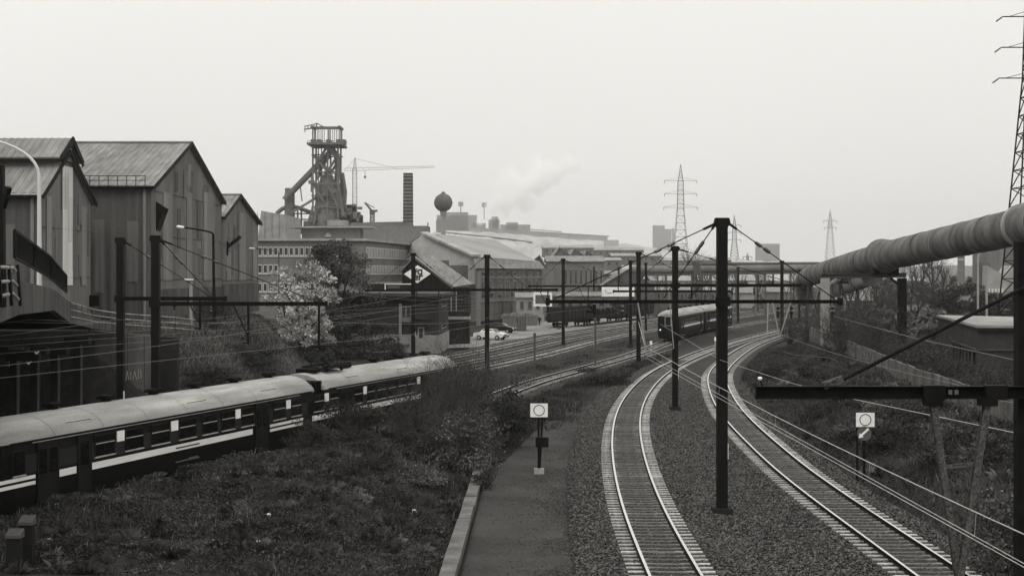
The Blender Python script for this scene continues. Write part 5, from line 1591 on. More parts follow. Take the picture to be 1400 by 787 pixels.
w_ = facade_box(545.5, 549, 415, 476, 'concrete_pale', 'downpipe', .12); facade_box(550, 551.5, 440, 476, 'timber_dark', 'door_gap')
d_ = facade_box(571, 580, 447, 478, 'concrete_pale', 'door'); facade_box(573, 578, 449, 462, 'glass_far', 'pane', .09, d_)
facade_box(560, 592, 436, 438.5, 'concrete_dark', 'lintel'); facade_box(552, 585, 443, 446.5, 'timber_dark', 'canopy', .4)
u2 = (C2 - B); u2.z = 0; u2.normalize(); n2 = Vector((u2.y, -u2.x, 0))
for (py0, py1) in ((414, 419), (443, 449)):
    a, b = B + u2 * 3.2 + n2 * .05, B + u2 * 9.5 + n2 * .05
    z0, z1 = ZG2(py1, 171), ZG2(py0, 171)
    q = MB(); q.sheet((a.x, a.y, z0), (b.x, b.y, z0), (b.x, b.y, z1), (a.x, a.y, z1), -.04); w_ = q.build('window', M['concrete_pale'], fb)
    q = MB(); a += n2 * .03 + u2 * .6; b += n2 * .03 - u2 * .6; q.sheet((a.x, a.y, z0 + .12), (b.x, b.y, z0 + .12), (b.x, b.y, z1), (a.x, a.y, z1), -.04); q.build('pane', M['timber_dark'], w_)
kb = thing('switch_kiosk', 'square dark trackside kiosk with a pale flat roof', 'kiosk', P(628, 472, 184))
c = P(628, 452, 186); mb = MB(); mb.box((c.x, c.y, 1.6), (2.5, 3, 4.2)); mb.build('wall', M['timber_dark'], kb)
mb = MB(); mb.box((c.x, c.y, ZG2(434, 186)), (2.7, 3.3, .35)); mb.build('roof', M['concrete_pale'], kb)

# shed carrying the diamond sign
YS = 205.0
ds = thing('timber_shed', 'dark boarded shed with a sloping roof that carries the diamond sign', 'shed', P(590, 430, YS))
def SX(px, py, dy=0): v_ = P(px, py, YS); v_.y += dy; return v_
gab = [(550, 371), (566, 354), (617, 392), (617, 440), (550, 440)]
mb = MB(); mb.prism([SX(*q) for q in gab], (0, 9, 0)); mb.build('wall', M['timber_dark'], ds)
for i in range(22):                                           # separate boards
    px = 551 + i * 3.0; yt = 354 + abs(px - 566) * (.745 if px > 566 else 1.1) + 3
    q = MB(); a = SX(px, yt + 2); b = SX(px, 430); q.box((a.x, YS - .06, (a.z + b.z) / 2), (.25, .06 + .03 * (i % 3), a.z - b.z)); q.build('board', M['timber_dark'], ds)
def lean(p, q, w=10): 
    a, b = SX(*p), SX(*q); return a, b
a, b = SX(565, 352), SX(619, 393)
mb = MB(); mb.sheet((a.x, YS - .5, a.z), (b.x, YS - .5, b.z), (b.x + 2.4, YS + 10, b.z + .35), (a.x + 2.0, YS + 10, a.z + .35), .12); mb.build('roof_slope', M['roof_sheet'], ds)
a2_, b2_ = SX(548, 372), SX(566, 352)
mb = MB(); mb.sheet((a2_.x, YS - .5, a2_.z), (b2_.x, YS - .5, b2_.z), (b2_.x + 2, YS + 10, b2_.z + .3), (a2_.x, YS + 10, a2_.z + .3), .12); mb.build('roof_slope', M['roof_sheet'], ds)
mb = MB(); mb.bar(SX(566, 352, -.55), SX(619, 394, -.55), .10, .25); mb.build('bargeboard', M['concrete'], ds)
mb = MB(); c = SX(590, 357, 9); mb.box((c.x, YS + 12, c.z - 1), (3.6, 2.5, 2.4)); mb.build('roof_house', M['cladding_dark'], ds)
mb = MB(); mb.box((SX(629, 0).x, YS + 3, ZG2(411, YS)), (2.6, 7, 3.6)); mb.build('side_store', M['timber_dark'], ds)
for px in (617, 624, 634): 
    q = MB(); a = SX(px, 396); b = SX(px, 428); q.box((a.x, YS - .6, (a.z + b.z) / 2), (.14, .1, a.z - b.z)); q.build('door_post', M['cladding_pale'], ds)
ys_ = 203.6
sd = thing('diamond_sign', 'white diamond sign with black letters, half covered by a mast', 'sign', P(570, 388, ys_))
di = [P(552, 374.5, ys_), P(571, 362.5, ys_), P(589, 374, ys_), P(570.5, 387, ys_)]
mb = MB(); mb.prism(di, (0, .12, 0)); mb.build('board', M['white_paint'], sd)
for strokes in ([[(568, 375), (568, 368.6), (570.2, 367.4)], [(566.2, 370.6), (570.2, 370.6)]], [[(576.6, 368.8), (572.8, 368.8), (571.6, 370.4), (571.6, 373), (572.8, 374.5), (576.6, 374.5)], [(576.6, 368.2), (576.6, 375.2)]],
                [[(566.6, 379.3), (571.2, 379.3), (570.8, 377.3), (568.2, 376.8), (566.6, 378.4), (566.6, 380.6), (568.2, 382.1), (571.2, 381.8)]], [[(573.4, 376.4), (573.4, 382.6)], [(573.4, 378.6), (575.2, 376.9), (577.6, 376.9)]]):
    q = MB()                                        # one letter of the sign
    for st_ in strokes:
        for p_, q_ in zip(st_[:-1], st_[1:]):
            a_, b_ = P(p_[0], p_[1], ys_ - .06), P(q_[0], q_[1], ys_ - .06); d_ = (b_ - a_).normalized() * .05
            q.bar(a_ - d_, b_ + d_, .04, .15, up=(0, 1, 0)) if False else q.bar(a_ - d_, b_ + d_, .15, .04, up=(0, 1, 0))
    q.build('letter', M['sign_black'], sd)
bb = thing('hoarding', 'framed dark hoarding with a white arched mark behind the brick building', 'billboard', P(545, 402, 190))
c = P(545, 395, 190); mb = MB(); mb.box((c.x, 190, c.z), (3.2, .12, 1.3)); mb.build('panel', M['timber_dark'], bb)
mb = MB(); 
for dz in (.62,): mb.box((c.x, 189.9, c.z + dz), (3.5, .12, .12))
for dx in (-1.65, 1.65): mb.box((c.x + dx, 189.9, c.z), (.12, .12, 1.3))
mb.build('frame', M['white_paint'], bb)
mb = MB(); mb.prism([(c.x - .2 + .75 * math.cos(a), 189.85, c.z - .62 + .42 * math.sin(a)) for a in np.linspace(0, math.pi, 9)], (0, .05, 0)); mb.build('arched_mark', M['white_paint'], bb)
mb = MB(); mb.box((c.x - .6, 189.85, c.z + .25), (1.5, .05, .3)); mb.build('lettering_band', M['sign_grey'], bb)
p2 = P(531, 385, 215); mb = MB(); mb.box((p2.x, 216, p2.z - 1.6), (6, 3, 2.6)); o = mb.build('lean_to', M['timber_dark']); tag(o, 'dark lean-to roof beside the diamond sign', 'shed')

# ------------------------------------------------------------------ the rolling mill with its huge pale roof
ml = thing('rolling_mill', 'huge mill hall with a pale sloping roof and tall dark brick facade', 'mill building', (0, 275, 0))
q1, q2 = P(651, 0, 262), P(746, 0, 292)
ze = ZG2(367, 270)
rA, rB = P(580, 318.5, 318), P(677, 328, 372)
mb = MB(); mb.prism([(q1.x, q1.y, 0), (q2.x, q2.y, 0), (q2.x + 4, q2.y + 30, 0), (q1.x - 2, q1.y + 30, 0)], (0, 0, ze)); mb.build('wall', M['brick_mid'], ml)
u = (q2 - q1); LQ = u.length; u.normalize(); nq = Vector((u.y, -u.x, 0))
for i in range(9):
    s_ = 1.0 + i * (LQ - 2) / 8.5
    a = q1 + u * s_
    q = MB(); q.bar((a.x + nq.x * .15, a.y + nq.y * .15, 1.2), (a.x + nq.x * .15, a.y + nq.y * .15, ze - .3), .45, .3); q.build('pilaster', M['cladding'], ml)
    if i < 8:
        a, b = a + u * 1.0 + nq * .05, a + u * 2.7 + nq * .05
        for (py0, py1) in ((371, 378), (383, 408)):
            z0, z1 = ZG2(py1, 270), ZG2(py0, 270)
            q = MB(); q.sheet((a.x, a.y, z0), (b.x, b.y, z0), (b.x, b.y, z1), (a.x, a.y, z1), -.06); wo_ = q.build('window', M['cladding_pale'], ml)
            q = MB(); a3, b3 = a + u * .18 + nq * .07, b - u * .18 + nq * .07
            q.sheet((a3.x, a3.y, z0 + .2), (b3.x, b3.y, z0 + .2), (b3.x, b3.y, z1 - .2), (a3.x, a3.y, z1 - .2), -.03); q.build('pane', M['glass_far'], wo_)
for zz in (ZG2(379.5, 270), ZG2(411, 270)):
    q = MB(); a, b = q1 + nq * .2, q2 + nq * .2; q.bar((a.x, a.y, zz), (b.x, b.y, zz), .2, .25); q.build('string_course', M['cladding_pale'], ml)
el, er = P(651, 351, 266), P(735, 357, 300)
mb = MB(); mb.sheet(P(649, 353, 262), P(737, 357, 290), P(746, 367.5, 290) , P(652, 366.5, 261), .25); mb.build('canopy_roof', M['roof_sheet'], ml)
mb = MB(); mb.sheet(el, er, rB, P(596, 319.5, 322), -.3); mb.build('roof_slope', M['mill_roof'], ml)
mb = MB(); mb.bar(P(580, 318, 318), el + Vector((0, -.3, .2)), 1.6, .4); mb.build('roof_verge', M['render_pale'], ml)
mb = MB(); mb.prism([P(580, 319, 318), P(651, 351, 266), P(655, 393, 264), P(600, 372, 284), P(548, 342, 330), P(556, 333, 326)], (0, 2, 0)); mb.build('end_roof', M['mill_roof'], ml)
mb = MB(); mb.bar(P(600, 372, 283.5), P(655, 393, 263.5), .5, .5); mb.build('end_gutter', M['cladding_dark'], ml)
mb = MB(); mb.prism([P(600, 372, 285), P(655, 393, 265), P(655, 440, 265), P(600, 440, 285)], (0, 2, 0)); mb.build('end_wall', M['cladding'], ml)
mb = MB(); mb.box(P(625, 377, 262), (3.6, 3, 3.6)); mb.build('roof_vent_house', M['cladding_dark'], ml)
mb = MB(); mb.box((P(653, 0, 250).x, 258, 4), (.7, 6, 9)); mb.build('corner_tower', M['cladding'], ml)

def simple_hall(label, pxs, Y, py_e, py_r, pyb, mat='brick_mid', roof='roof_sheet', depth=20, name='factory_hall', windows=0, along=True, ridge_px=None):
    """hall with gable roof; pxs = (left, right)"""
    a, b = P(pxs[0], py_e, Y), P(pxs[1], py_e, Y)
    zb = max(-.4, ZG2(pyb, Y)); ze_, zr_ = ZG2(py_e, Y), ZG2(py_r, Y)
    root = thing(name, label, 'building', ((a.x + b.x) / 2, Y, zb))
    if along:
        mb = MB(); mb.box(((a.x + b.x) / 2, Y + depth / 2, (zb + ze_) / 2), (b.x - a.x, depth, ze_ - zb)); mb.build('wall', M[mat], root)
        mb = MB(); mb.sheet((a.x - .3, Y - .4, ze_), (b.x + .3, Y - .4, ze_), (b.x + .3, Y + depth / 2, zr_), (a.x - .3, Y + depth / 2, zr_), .15); mb.sheet((b.x + .3, Y + depth + .4, ze_), (a.x - .3, Y + depth + .4, ze_), (a.x - .3, Y + depth / 2, zr_), (b.x + .3, Y + depth / 2, zr_), .15); mb.build('roof', M[roof], root)
    else:
        xr_ = (a.x + b.x) / 2 if ridge_px is None else P(ridge_px, 0, Y).x
        mb = MB(); mb.prism([(a.x, Y, zb), (b.x, Y, zb), (b.x, Y, ze_), (xr_, Y, zr_), (a.x, Y, ze_)], (0, depth, 0)); mb.build('wall', M[mat], root)
        mb = MB(); mb.sheet((a.x - .3, Y - .4, ze_), (xr_, Y - .4, zr_ + .1), (xr_, Y + depth, zr_ + .1), (a.x - .3, Y + depth, ze_), -.15); mb.sheet((xr_, Y - .4, zr_ + .1), (b.x + .3, Y - .4, ze_), (b.x + .3, Y + depth, ze_), (xr_, Y + depth, zr_ + .1), -.15); mb.build('roof', M[roof], root)
    if windows:
        w_ = (b.x - a.x) / (windows + .3)
        for i in range(windows):
            x0 = a.x + w_ * (i + .4)
            q = MB(); q.box((x0 + w_ * .3, Y - .04, ze_ - (ze_ - zb) * .3), (w_ * .55, .16, (ze_ - zb) * .34)); o = q.build('window', M['cladding_pale'], root)
            q = MB(); q.box((x0 + w_ * .3, Y - .12, ze_ - (ze_ - zb) * .3), (w_ * .38, .06, (ze_ - zb) * .28)); q.build('pane', M['glass_far'], o)
    return root
simple_hall('grey hall with a steep gable between the mill and the three-roofed hall', (716, 746), 330, 366, 349, 430, 'cladding', 'roof_sheet_pale', 26, along=False, ridge_px=738)
simple_hall('brick hall with a row of tall windows below three sawtooth roofs', (748, 826), 340, 358, 350, 440, 'brick_mid', 'roof_sheet', 18, windows=11)
for i, (a, b, r_) in enumerate(((752, 792, 765), (776, 812, 785), (796, 822, 802))):
    simple_hall(('first', 'middle', 'last')[i] + ' sawtooth roof bay rising behind the hall with tall windows', (a, b), 362 + i * 8, 358, 338 + i * 2, 440, 'cladding', 'roof_sheet', 30, along=False, ridge_px=r_)
simple_hall('pale low works building behind the white billboard', (800, 862), 380, 375, 371, 440, 'cladding', 'roof_sheet_pale', 20)
simple_hall('dark hipped shed roof behind the white billboard', (822, 895), 330, 391, 368, 440, 'cladding_dark', 'roof_sheet', 22, along=False)
simple_hall('long low dark works hall behind the second train', (872, 1002), 345, 397, 389, 450, 'cladding_dark', 'roof_sheet', 18, windows=12)
simple_hall('pale long hall seen between the masts in the haze', (890, 1060), 520, 384, 377, 400, 'cladding_pale', 'roof_sheet_pale', 24, windows=16)
simple_hall('small pale works house below the hall with tall windows', (706, 742), 268, 407, 401, 442, 'render_pale', 'roof_sheet_pale', 6, windows=3)
simple_hall('low grey stores building behind the goods wagons', (742, 858), 296, 405, 400, 440, 'cladding', 'roof_sheet', 8, windows=8)
# far billboard
bb = thing('billboard', 'long white billboard with a dark arch mark beyond the goods wagons', 'billboard', P(845, 415, 292))
c = P(845, 398, 292); mb = MB(); mb.box(c, (6.2, .15, 2.0)); mb.build('board', M['white_paint'], bb)
for dx in (-2.8, 0, 2.8): 
    q = MB(); q.box((c.x + dx, c.y + .15, c.z - 2), (.15, .15, 3)); q.build('post', M['iron_dark'], bb)
q = MB()
for a0, a1 in zip(np.linspace(math.pi, 2 * math.pi, 9)[:-1], np.linspace(math.pi, 2 * math.pi, 9)[1:]):
    q.bar((c.x - 1.6 + .9 * math.cos(a0), c.y - .1, c.z + .35 + .7 * math.sin(a0)), (c.x - 1.6 + .9 * math.cos(a1), c.y - .1, c.z + .35 + .7 * math.sin(a1)), .05, .16, up=(0, 1, 0))
q.build('printed_mark', M['sign_black'], bb)
# poster wall
pb = thing('poster_board', 'pale framed poster board on the works house by the dirt yard', 'billboard', P(744, 420, 262)); c = P(742, 409, 262)
mb = MB(); mb.box(c, (3.2, .12, 2.4)); mb.build('board', M['white_paint'], pb); mb = MB(); mb.box((c.x, c.y - .08, c.z), (2.5, .06, 1.5)); mb.build('poster', M['sign_grey'], pb)
# containers and heaps of scrap by the dirt yard
for px, py, w, h, m, lab in ((698, 452, 2.1, 1.9, 'cladding', 'grey open skip with a pale rim beside the dark car'), (713, 452, 1.4, 2.0, 'cladding_dark', 'dark upright steel skip in the dirt yard'), (726, 446, 2.0, 1.5, 'cladding', 'grey skip heaped with pale scrap in the dirt yard')):
    Y = F * (H + .2) / (py - HY); c = P(px, py, Y); r_ = thing('scrap_skip', lab, 'skip', c, 'skips in the dirt yard')
    mb = MB(); mb.prism([(c.x - w / 2, Y, -.2), (c.x + w / 2, Y, -.2), (c.x + w * .58, Y, h), (c.x - w * .58, Y, h)], (0, 2, 0)); mb.build('tub', M[m], r_)
    mb = MB(); mb.bar((c.x - w * .6, Y - .05, h), (c.x + w * .6, Y - .05, h), .12, .1)
    for i in range(5): mb.bar((c.x - w * .5 + i * w / 4, Y - .05, 0), (c.x - w * .55 + i * w * .275, Y - .05, h), .08, .08)
    mb.build('rib', M['cladding_pale'], r_)
    mb = MB(); 
    for i in range(14): mb.box((c.x + random.uniform(-.5, .5) * w, Y + random.uniform(.3, 1.6), h + random.uniform(-.1, .35)), (random.uniform(.2, .8), random.uniform(.1, .6), random.uniform(.1, .4)), random.uniform(0, 3))
    mb.build('scrap', M['cladding_pale'], r_)
# ------------------------------------------------------------------ parked cars and the person in the yard
def car(label, pos, rz, paint):
    root = thing('parked_car', label, 'car', (0, 0, 0), 'cars parked in the dirt yard')
    prof = [(-2.1, .35), (-2.12, .75), (-1.95, .92), (-1.25, .98), (-.75, 1.38), (.45, 1.40), (1.05, .97), (1.95, .82), (2.1, .62), (2.1, .35)]
    mb = MB()
    ins = lambda z: .82 if z < 1.1 else .66
    vs = [(x, -ins(z), z) for x, z in prof] + [(x, ins(z), z) for x, z in prof]; n = len(prof)
    mb.add(vs, [tuple(range(n)), tuple(reversed(range(n, 2 * n)))] + [(i, n + i, n + (i + 1) % n, (i + 1) % n) for i in range(n)])
    mb.build('body', M[paint], root)
    for s in (-1, 1):
        q = MB(); q.sheet((-1.05, s * .80, 1.0), (-.15, s * .80, 1.0), (-.15, s * .69, 1.34), (-.68, s * .69, 1.34), .02 * s); q.sheet((-.05, s * .80, 1.0), (.92, s * .80, 1.0), (.42, s * .69, 1.34), (-.05, s * .69, 1.34), .02 * s); q.build('side_window', M['glass_dark'], root)
    q = MB(); q.sheet((.52, -.6, 1.38), (.52, .6, 1.38), (1.04, .68, 1.0), (1.04, -.68, 1.0), -.03); q.build('windscreen', M['glass_dark'], root)
    q = MB(); q.sheet((-.80, -.6, 1.37), (-.80, .6, 1.37), (-1.24, .68, 1.0), (-1.24, -.68, 1.0), .03); q.build('rear_window', M['glass_dark'], root)
    q = MB(); q.box((2.12, 0, .45), (.12, 1.6, .16)); q.box((-2.13, 0, .5), (.12, 1.6, .16)); q.box((2.09, 0, .68), (.06, .8, .14)); q.build('bumper', M['car_dark'], root)
    for s in (-1, 1): MB().box((2.08, s * .62, .7), (.08, .28, .16)).build('headlight', M['white_paint'], root)
    for x in (-1.3, 1.3):
        for s in (-1, 1):
            q = MB(); q.tube([(x, s * .70, .31), (x, s * .86, .31)], .31, 14); w_ = q.build('wheel', M['tyre'], root)
            q = MB(); q.tube([(x, s * .865, .31), (x, s * .875, .31)], .18, 10); q.build('hubcap', M['window_metal'], w_)
    root.location = (pos[0], pos[1], -.22); root.rotation_euler = (0, 0, rz)
p = GP(671, 464, -.2); car('white saloon car parked half behind a mast by the sidings', p, -.45, 'car_white')
p = GP(684, 455, -.2); car('dark saloon car parked behind the white one', p, -.3, 'car_dark')
# small figure standing in front of the works house
pp = GP(737.5, 447.5, -.1)
pr = thing('person', 'small dark-clothed person standing before a pale doorway of the works house', 'person', pp)
me = bpy.data.meshes.new('body')
J = [(0, 0, .95), (0, 0, 1.2), (0, 0, 1.42), (0, 0, 1.55), (0, -.02, 1.66), (-.2, 0, 1.40), (-.25, .02, 1.12), (-.24, -.06, .86), (.2, 0, 1.40), (.25, .02, 1.12), (.24, -.06, .86), (-.1, 0, .5), (-.11, .02, .08), (-.12, -.14, .04), (.1, 0, .5), (.11, .02, .08), (.12, -.14, .04)]
Ed = [(0, 1), (1, 2), (2, 3), (3, 4), (2, 5), (5, 6), (6, 7), (2, 8), (8, 9), (9, 10), (0, 11), (11, 12), (12, 13), (0, 14), (14, 15), (15, 16)]
me.from_pydata(J, Ed, [])
ob = bpy.data.objects.new('body', me); COL.objects.link(ob); ob.parent = pr
sk = ob.modifiers.new('skin', 'SKIN')
for v, r_ in zip(me.skin_vertices[0].data, (.16, .15, .17, .06, .10, .07, .055, .04, .07, .055, .04, .075, .055, .045, .075, .055, .045)): v.radius = (r_, r_ * .8)
me.skin_vertices[0].data[0].use_root = True
ob.modifiers.new('sub', 'SUBSURF').levels = 1
me.materials.append(M['cloth_dark'])
q = MB(); q.lathe((pp.x, pp.y - .01, pp.z + 1.60), [(.04, 0), (.085, .04), (.095, .1), (.08, .16), (.03, .2)], 8); q.build('face', M['skin'], pr)
dr = MB(); dr.box((P(740, 0, 264).x, 264, ZG2(438, 264)), (1.1, .3, 2.2)); o = dr.build('pale_gate_panel', M['render_pale']); tag(o, 'pale upright panel behind the standing person', 'panel')

# ------------------------------------------------------------------ blast furnace and the steelworks behind
YF = 600.0
def FQ(px, py, dy=0.0): v_ = P(px, py, YF); v_.y += dy; return v_
bf = thing('blast_furnace', 'towering blast furnace with an inclined skip bridge and open steel top', 'blast furnace', FQ(455, 330))
U = YF / F
tw = MB()
for dy in (-5, 5):
    for px in (430, 437.5, 450, 464):
        tw.bar(FQ(px, 330, dy), FQ(px, 199, dy), .65 * (.6 if px == 437.5 else 1))
    for py in (197, 213, 236, 252, 268, 284, 300):
        tw.bar(FQ(428, py, dy), FQ(467, py, dy), .4, .5)
    for (a, b) in (((430, 213), (450, 236)), ((464, 213), (450, 236)), ((450, 252), (464, 284)), ((430, 252), (450, 284)), ((450, 200), (436, 225)), ((450, 200), (464, 222)), ((464, 250), (472, 296)), ((430, 284), (420, 320))):
        tw.bar(FQ(*a, dy), FQ(*b, dy), .9)
tw.build('steel_tower', M['furnace_steel'], bf)
st_ = MB()
st_.lathe(FQ(447, 330), [(5.2, 0), (5.6, 3), (5.8, 6), (5.0, 12), (4.2, 18), (3.4, 22), (2.2, 26)], 16)
st_.build('furnace_stack', M['furnace_steel'], bf)
sk_ = MB(); sk_.tube([FQ(453, 208, -2), FQ(392, 274, -6)], 1.25, 10); sk_.build('skip_bridge', M['cladding_dark'], bf)
sk_ = MB(); sk_.bar(FQ(448, 262, -2), FQ(400, 292, -5), .9); 
for t in (.2, .45, .7): sk_.bar(FQ(453, 208).lerp(FQ(392, 272), t), FQ(448, 240).lerp(FQ(398, 290), t), .4)
sk_.build('skip_bridge_brace', M['furnace_steel'], bf)
dc = MB(); dc.tube([FQ(449, 198), FQ(452, 206), FQ(449, 214), FQ(440, 226), FQ(436, 240)], .9, 8); dc.tube([FQ(451, 198), FQ(460, 212), FQ(462, 232), FQ(459, 262), FQ(466, 290)], 1.1, 8); dc.tube([FQ(466, 236, 3), FQ(470, 262, 3), FQ(468, 300, 3)], 1.0, 8); dc.build('gas_downcomer', M['furnace_steel'], bf)
tp = MB(); tp.box(FQ(447.5, 199), (47 * U, 20, .8)); 
for px in (429, 437, 450, 464, 470): tp.box(FQ(px, 194.5), (1.6, 6, 1.8))
for i in range(14): tp.bar(FQ(425 + i * 3.5, 199, -10), FQ(425 + i * 3.5, 195.5, -10), .15)
tp.bar(FQ(425, 195.5, -10), FQ(471, 195.5, -10), .15)
tp.build('top_platform', M['furnace_steel'], bf)
fr = MB()
for dy in (-3, 3):
    for px in (429, 433, 437.5, 442, 450, 456, 461, 466): fr.bar(FQ(px, 199, dy), FQ(px, 175, dy), .22 if px not in (429, 450, 466) else .5)
    fr.bar(FQ(427, 175, dy), FQ(467, 175, dy), .55)
fr.bar(FQ(429, 175, -6), FQ(429, 175, 6), .8); fr.bar(FQ(466, 175, -6), FQ(466, 175, 6), .8)
fr.build('upper_frame', M['furnace_steel'], bf)
cr = MB(); cr.bar(FQ(416, 177), FQ(442, 173), .5); cr.bar(FQ(416, 173), FQ(434, 169), .35); cr.bar(FQ(434, 169), FQ(445, 175), .35); cr.bar(FQ(432, 175), FQ(433, 168), .4)
for i in range(5): cr.bar(FQ(416 + i * 4, 177 - i * .6), FQ(418 + i * 4, 172.5 - i * .8), .25)
cr.bar(FQ(417, 177), FQ(417, 181), .3)
cr.build('top_crane', M['furnace_steel'], bf)
gd = MB(); random.seed(11)
for i in range(170):                        # pipes, stairs and small girders packed in the tower
    py = 212 + 112 * random.random() ** .42; w_ = 14 if py < 250 else 21
    px = 448 + random.uniform(-w_, w_); dy = random.uniform(-8, 8)
    k = random.random()
    if k < .4: gd.bar(FQ(px, py, dy), FQ(px + random.uniform(-9, 9), py, dy), random.uniform(.25, .8))
    elif k < .7: gd.bar(FQ(px, py, dy), FQ(px + random.uniform(-3, 3), py + random.uniform(5, 16), dy), random.uniform(.25, .8))
    else: gd.box(FQ(px, py, dy), (random.uniform(.6, 2.4), 2, random.uniform(.5, 1.8)))
gd.build('girder_work', M['furnace_steel'], bf, kind='stuff')
lw = MB()
for (px, py, w_, h_) in ((446, 312, 46, 30), (472, 308, 24, 22), (482, 300, 20, 14), (505, 311, 36, 12), (478, 287, 9, 14), (486, 306, 12, 26)): lw.box(FQ(px, py, 5), (w_ * U, 16, h_ * U))
for i in range(24):
    px = random.uniform(462, 495); py = random.uniform(282, 300); lw.box(FQ(px, py, -4), (random.uniform(.6, 2), 2, random.uniform(.6, 3)))
lw.build('cast_house', M['furnace_steel'], bf)
ph_ = MB(); ph_.box(FQ(467, 311, -12), (25 * U, 10, 16 * U)); ph_.build('pale_control_house', M['render_pale'], bf)
dcx = thing('dust_catcher', 'dark column and hopper at the foot of the skip bridge', 'hopper', FQ(394, 330))
q = MB(); q.box(FQ(396, 295), (11 * U, 6, 60 * U)); q.box(FQ(393, 266, 2), (7 * U, 4, 18 * U)); q.build('column', M['furnace_steel'], dcx)
q = MB(); q.tube([FQ(378, 292), FQ(385, 286), FQ(396, 281), FQ(408, 284), FQ(424, 290)], .9, 6)
for px in (402, 407, 412): q.bar(FQ(px, 286), FQ(px, 320), .6)
for py in (292, 300): q.bar(FQ(400, py), FQ(424, py), .5)
q.box(FQ(420, 308), (8 * U, 5, 12 * U)); q.build('pipe_rack', M['furnace_steel'], dcx)
ck = thing('brick_chimney', 'tall square brick chimney with dark bands beside the furnace', 'chimney', P(558, 330, 500))
c0, c1 = P(558, 330, 500), P(558, 237, 500)
mb = MB(); n = 20
for i in range(n):
    z0, z1 = c0.z + (c1.z - c0.z) * i / n, c0.z + (c1.z - c0.z) * (i + 1) / n - .35
    w_ = 3.15 - .25 * i / n; mb.box((c0.x, 500, (z0 + z1) / 2), (w_, w_, z1 - z0))
mb.build('brick_course', M['brick_mid'], ck)
mb = MB()
for i in range(n): 
    z1 = c0.z + (c1.z - c0.z) * (i + 1) / n; w_ = 3.28 - .25 * i / n; mb.box((c0.x, 500, z1 - .16), (w_, w_, .36))
mb.build('iron_band', M['iron_dark'], ck)
def lattice(mb, pa, pb, wa, wb, n, t, thick=None):
    """square lattice mast from pa (width wa) to pb (width wb)"""
    pa, pb = Vector(pa), Vector(pb)
    cs = [(-1, -1), (1, -1), (1, 1), (-1, 1)]
    lv = []
    for i in range(n + 1):
        f = i / n; w_ = (wa + (wb - wa) * f) / 2; c = pa.lerp(pb, f); lv.append([c + Vector((i_ * w_, j_ * w_, 0)) for i_, j_ in cs])
    for i in range(n):
        for k in range(4):
            mb.bar(lv[i][k], lv[i + 1][k], t * 1.5); mb.bar(lv[i][k], lv[i + 1][(k + 1) % 4], t); mb.bar(lv[i + 1][k], lv[i + 1][(k + 1) % 4], t)
tcn = thing('tower_crane', 'pale tower crane with a long jib reaching right above the steelworks', 'tower crane', P(485, 320, 760))
mb = MB(); lattice(mb, P(485, 320, 760), P(485, 231, 760), 2.2, 2.0, 14, .12); lattice(mb, P(485, 231, 760), P(485.5, 216, 760), 1.4, .5, 3, .1); mb.build('mast', M['pipe_pale'], tcn)
mb = MB(); a, b = P(470, 234, 760), P(594, 229, 760)
for dz in (0, 1.4): mb.bar(a + Vector((0, 0, dz)), b + Vector((0, 0, dz * .5)), .18)
for i in range(30): t = i / 30; mb.bar(a.lerp(b, t), a.lerp(b, t + .016) + Vector((0, 0, 1.4 - .7 * t)), .09)
mb.bar(P(485.5, 217, 760), P(545, 231, 760), .14); mb.bar(P(485.5, 217, 760), P(471, 233, 760), .14); mb.build('jib', M['pipe_pale'], tcn)
mb = MB(); mb.bar(P(499, 233, 760), P(499, 241, 760), .2); mb.box(P(499, 242, 760), (1, 1, 1.2)); mb.build('hook', M['cladding'], tcn)
jc = thing('jib_crane', 'small dark slewing crane with a raised jib right of the furnace', 'crane', P(509, 300, 610))
mb = MB(); lattice(mb, P(509, 318, 610), P(509, 292, 610), 1.6, 1.4, 6, .25); mb.bar(P(499, 277, 610), P(509, 289, 610), .8); mb.bar(P(509, 289, 610), P(516, 288, 610), .9); mb.bar(P(499, 277, 610), P(512, 284, 610), .3); mb.box(P(509, 290, 610), (2, 2, 1.8)); mb.build('mast', M['furnace_steel'], jc)
lbk = thing('pale_silo_block', 'large pale windowless block behind the smaller shed', 'building', P(368, 330, 450))
mb = MB(); a, b = P(343, 288, 450), P(392, 294, 450); mb.prism([(a.x, 450, 0), (b.x, 450, 0), (b.x, 450, b.z), (a.x + 3, 450, a.z)], (0, 30, 0)); mb.build('wall', M['render_pale'], lbk)
mb = MB()
for i in range(5): mb.bar((a.x + 2 + i * 2.1, 449.8, 0), (a.x + 2 + i * 2.1, 449.8, a.z - .6), .12)
mb.build('panel_joint', M['cladding_pale'], lbk)
gl = MB(); 
for px in (558, 540, 525, 585): gl.bar(P(px, 322, 470), P(px, 304, 470), .3)
gl.bar(P(500, 305, 470), P(558, 304, 470), .5); gl.bar(P(520, 309, 470), P(552, 309, 470), .3); gl.box(P(536, 309, 470), (4, 3, 1.4)); o = gl.build('pipe_gantry', M['cladding_dark']); tag(o, 'thin pipe gantry beside the foot of the brick chimney', 'gantry')
wt = thing('water_tower', 'ball-shaped water tower on a slender stem above the pale mill roof', 'water tower', P(606, 325, 640))
c = P(606, 277, 640); rr = 12.5 / F * 640
mb = MB(); mb.lathe(c, [(rr * math.sin(a) + .02, -rr * math.cos(a)) for a in np.linspace(0.05, math.pi - .05, 18)], 24); mb.build('tank', M['cladding_dark'], wt, smooth=True)
mb = MB(); mb.lathe(P(606, 330, 640), [(1.1, 0), (.95, 6), (.95, 10), (1.5, 12.6)], 14); mb.build('stem', M['pipe_pale'], wt)
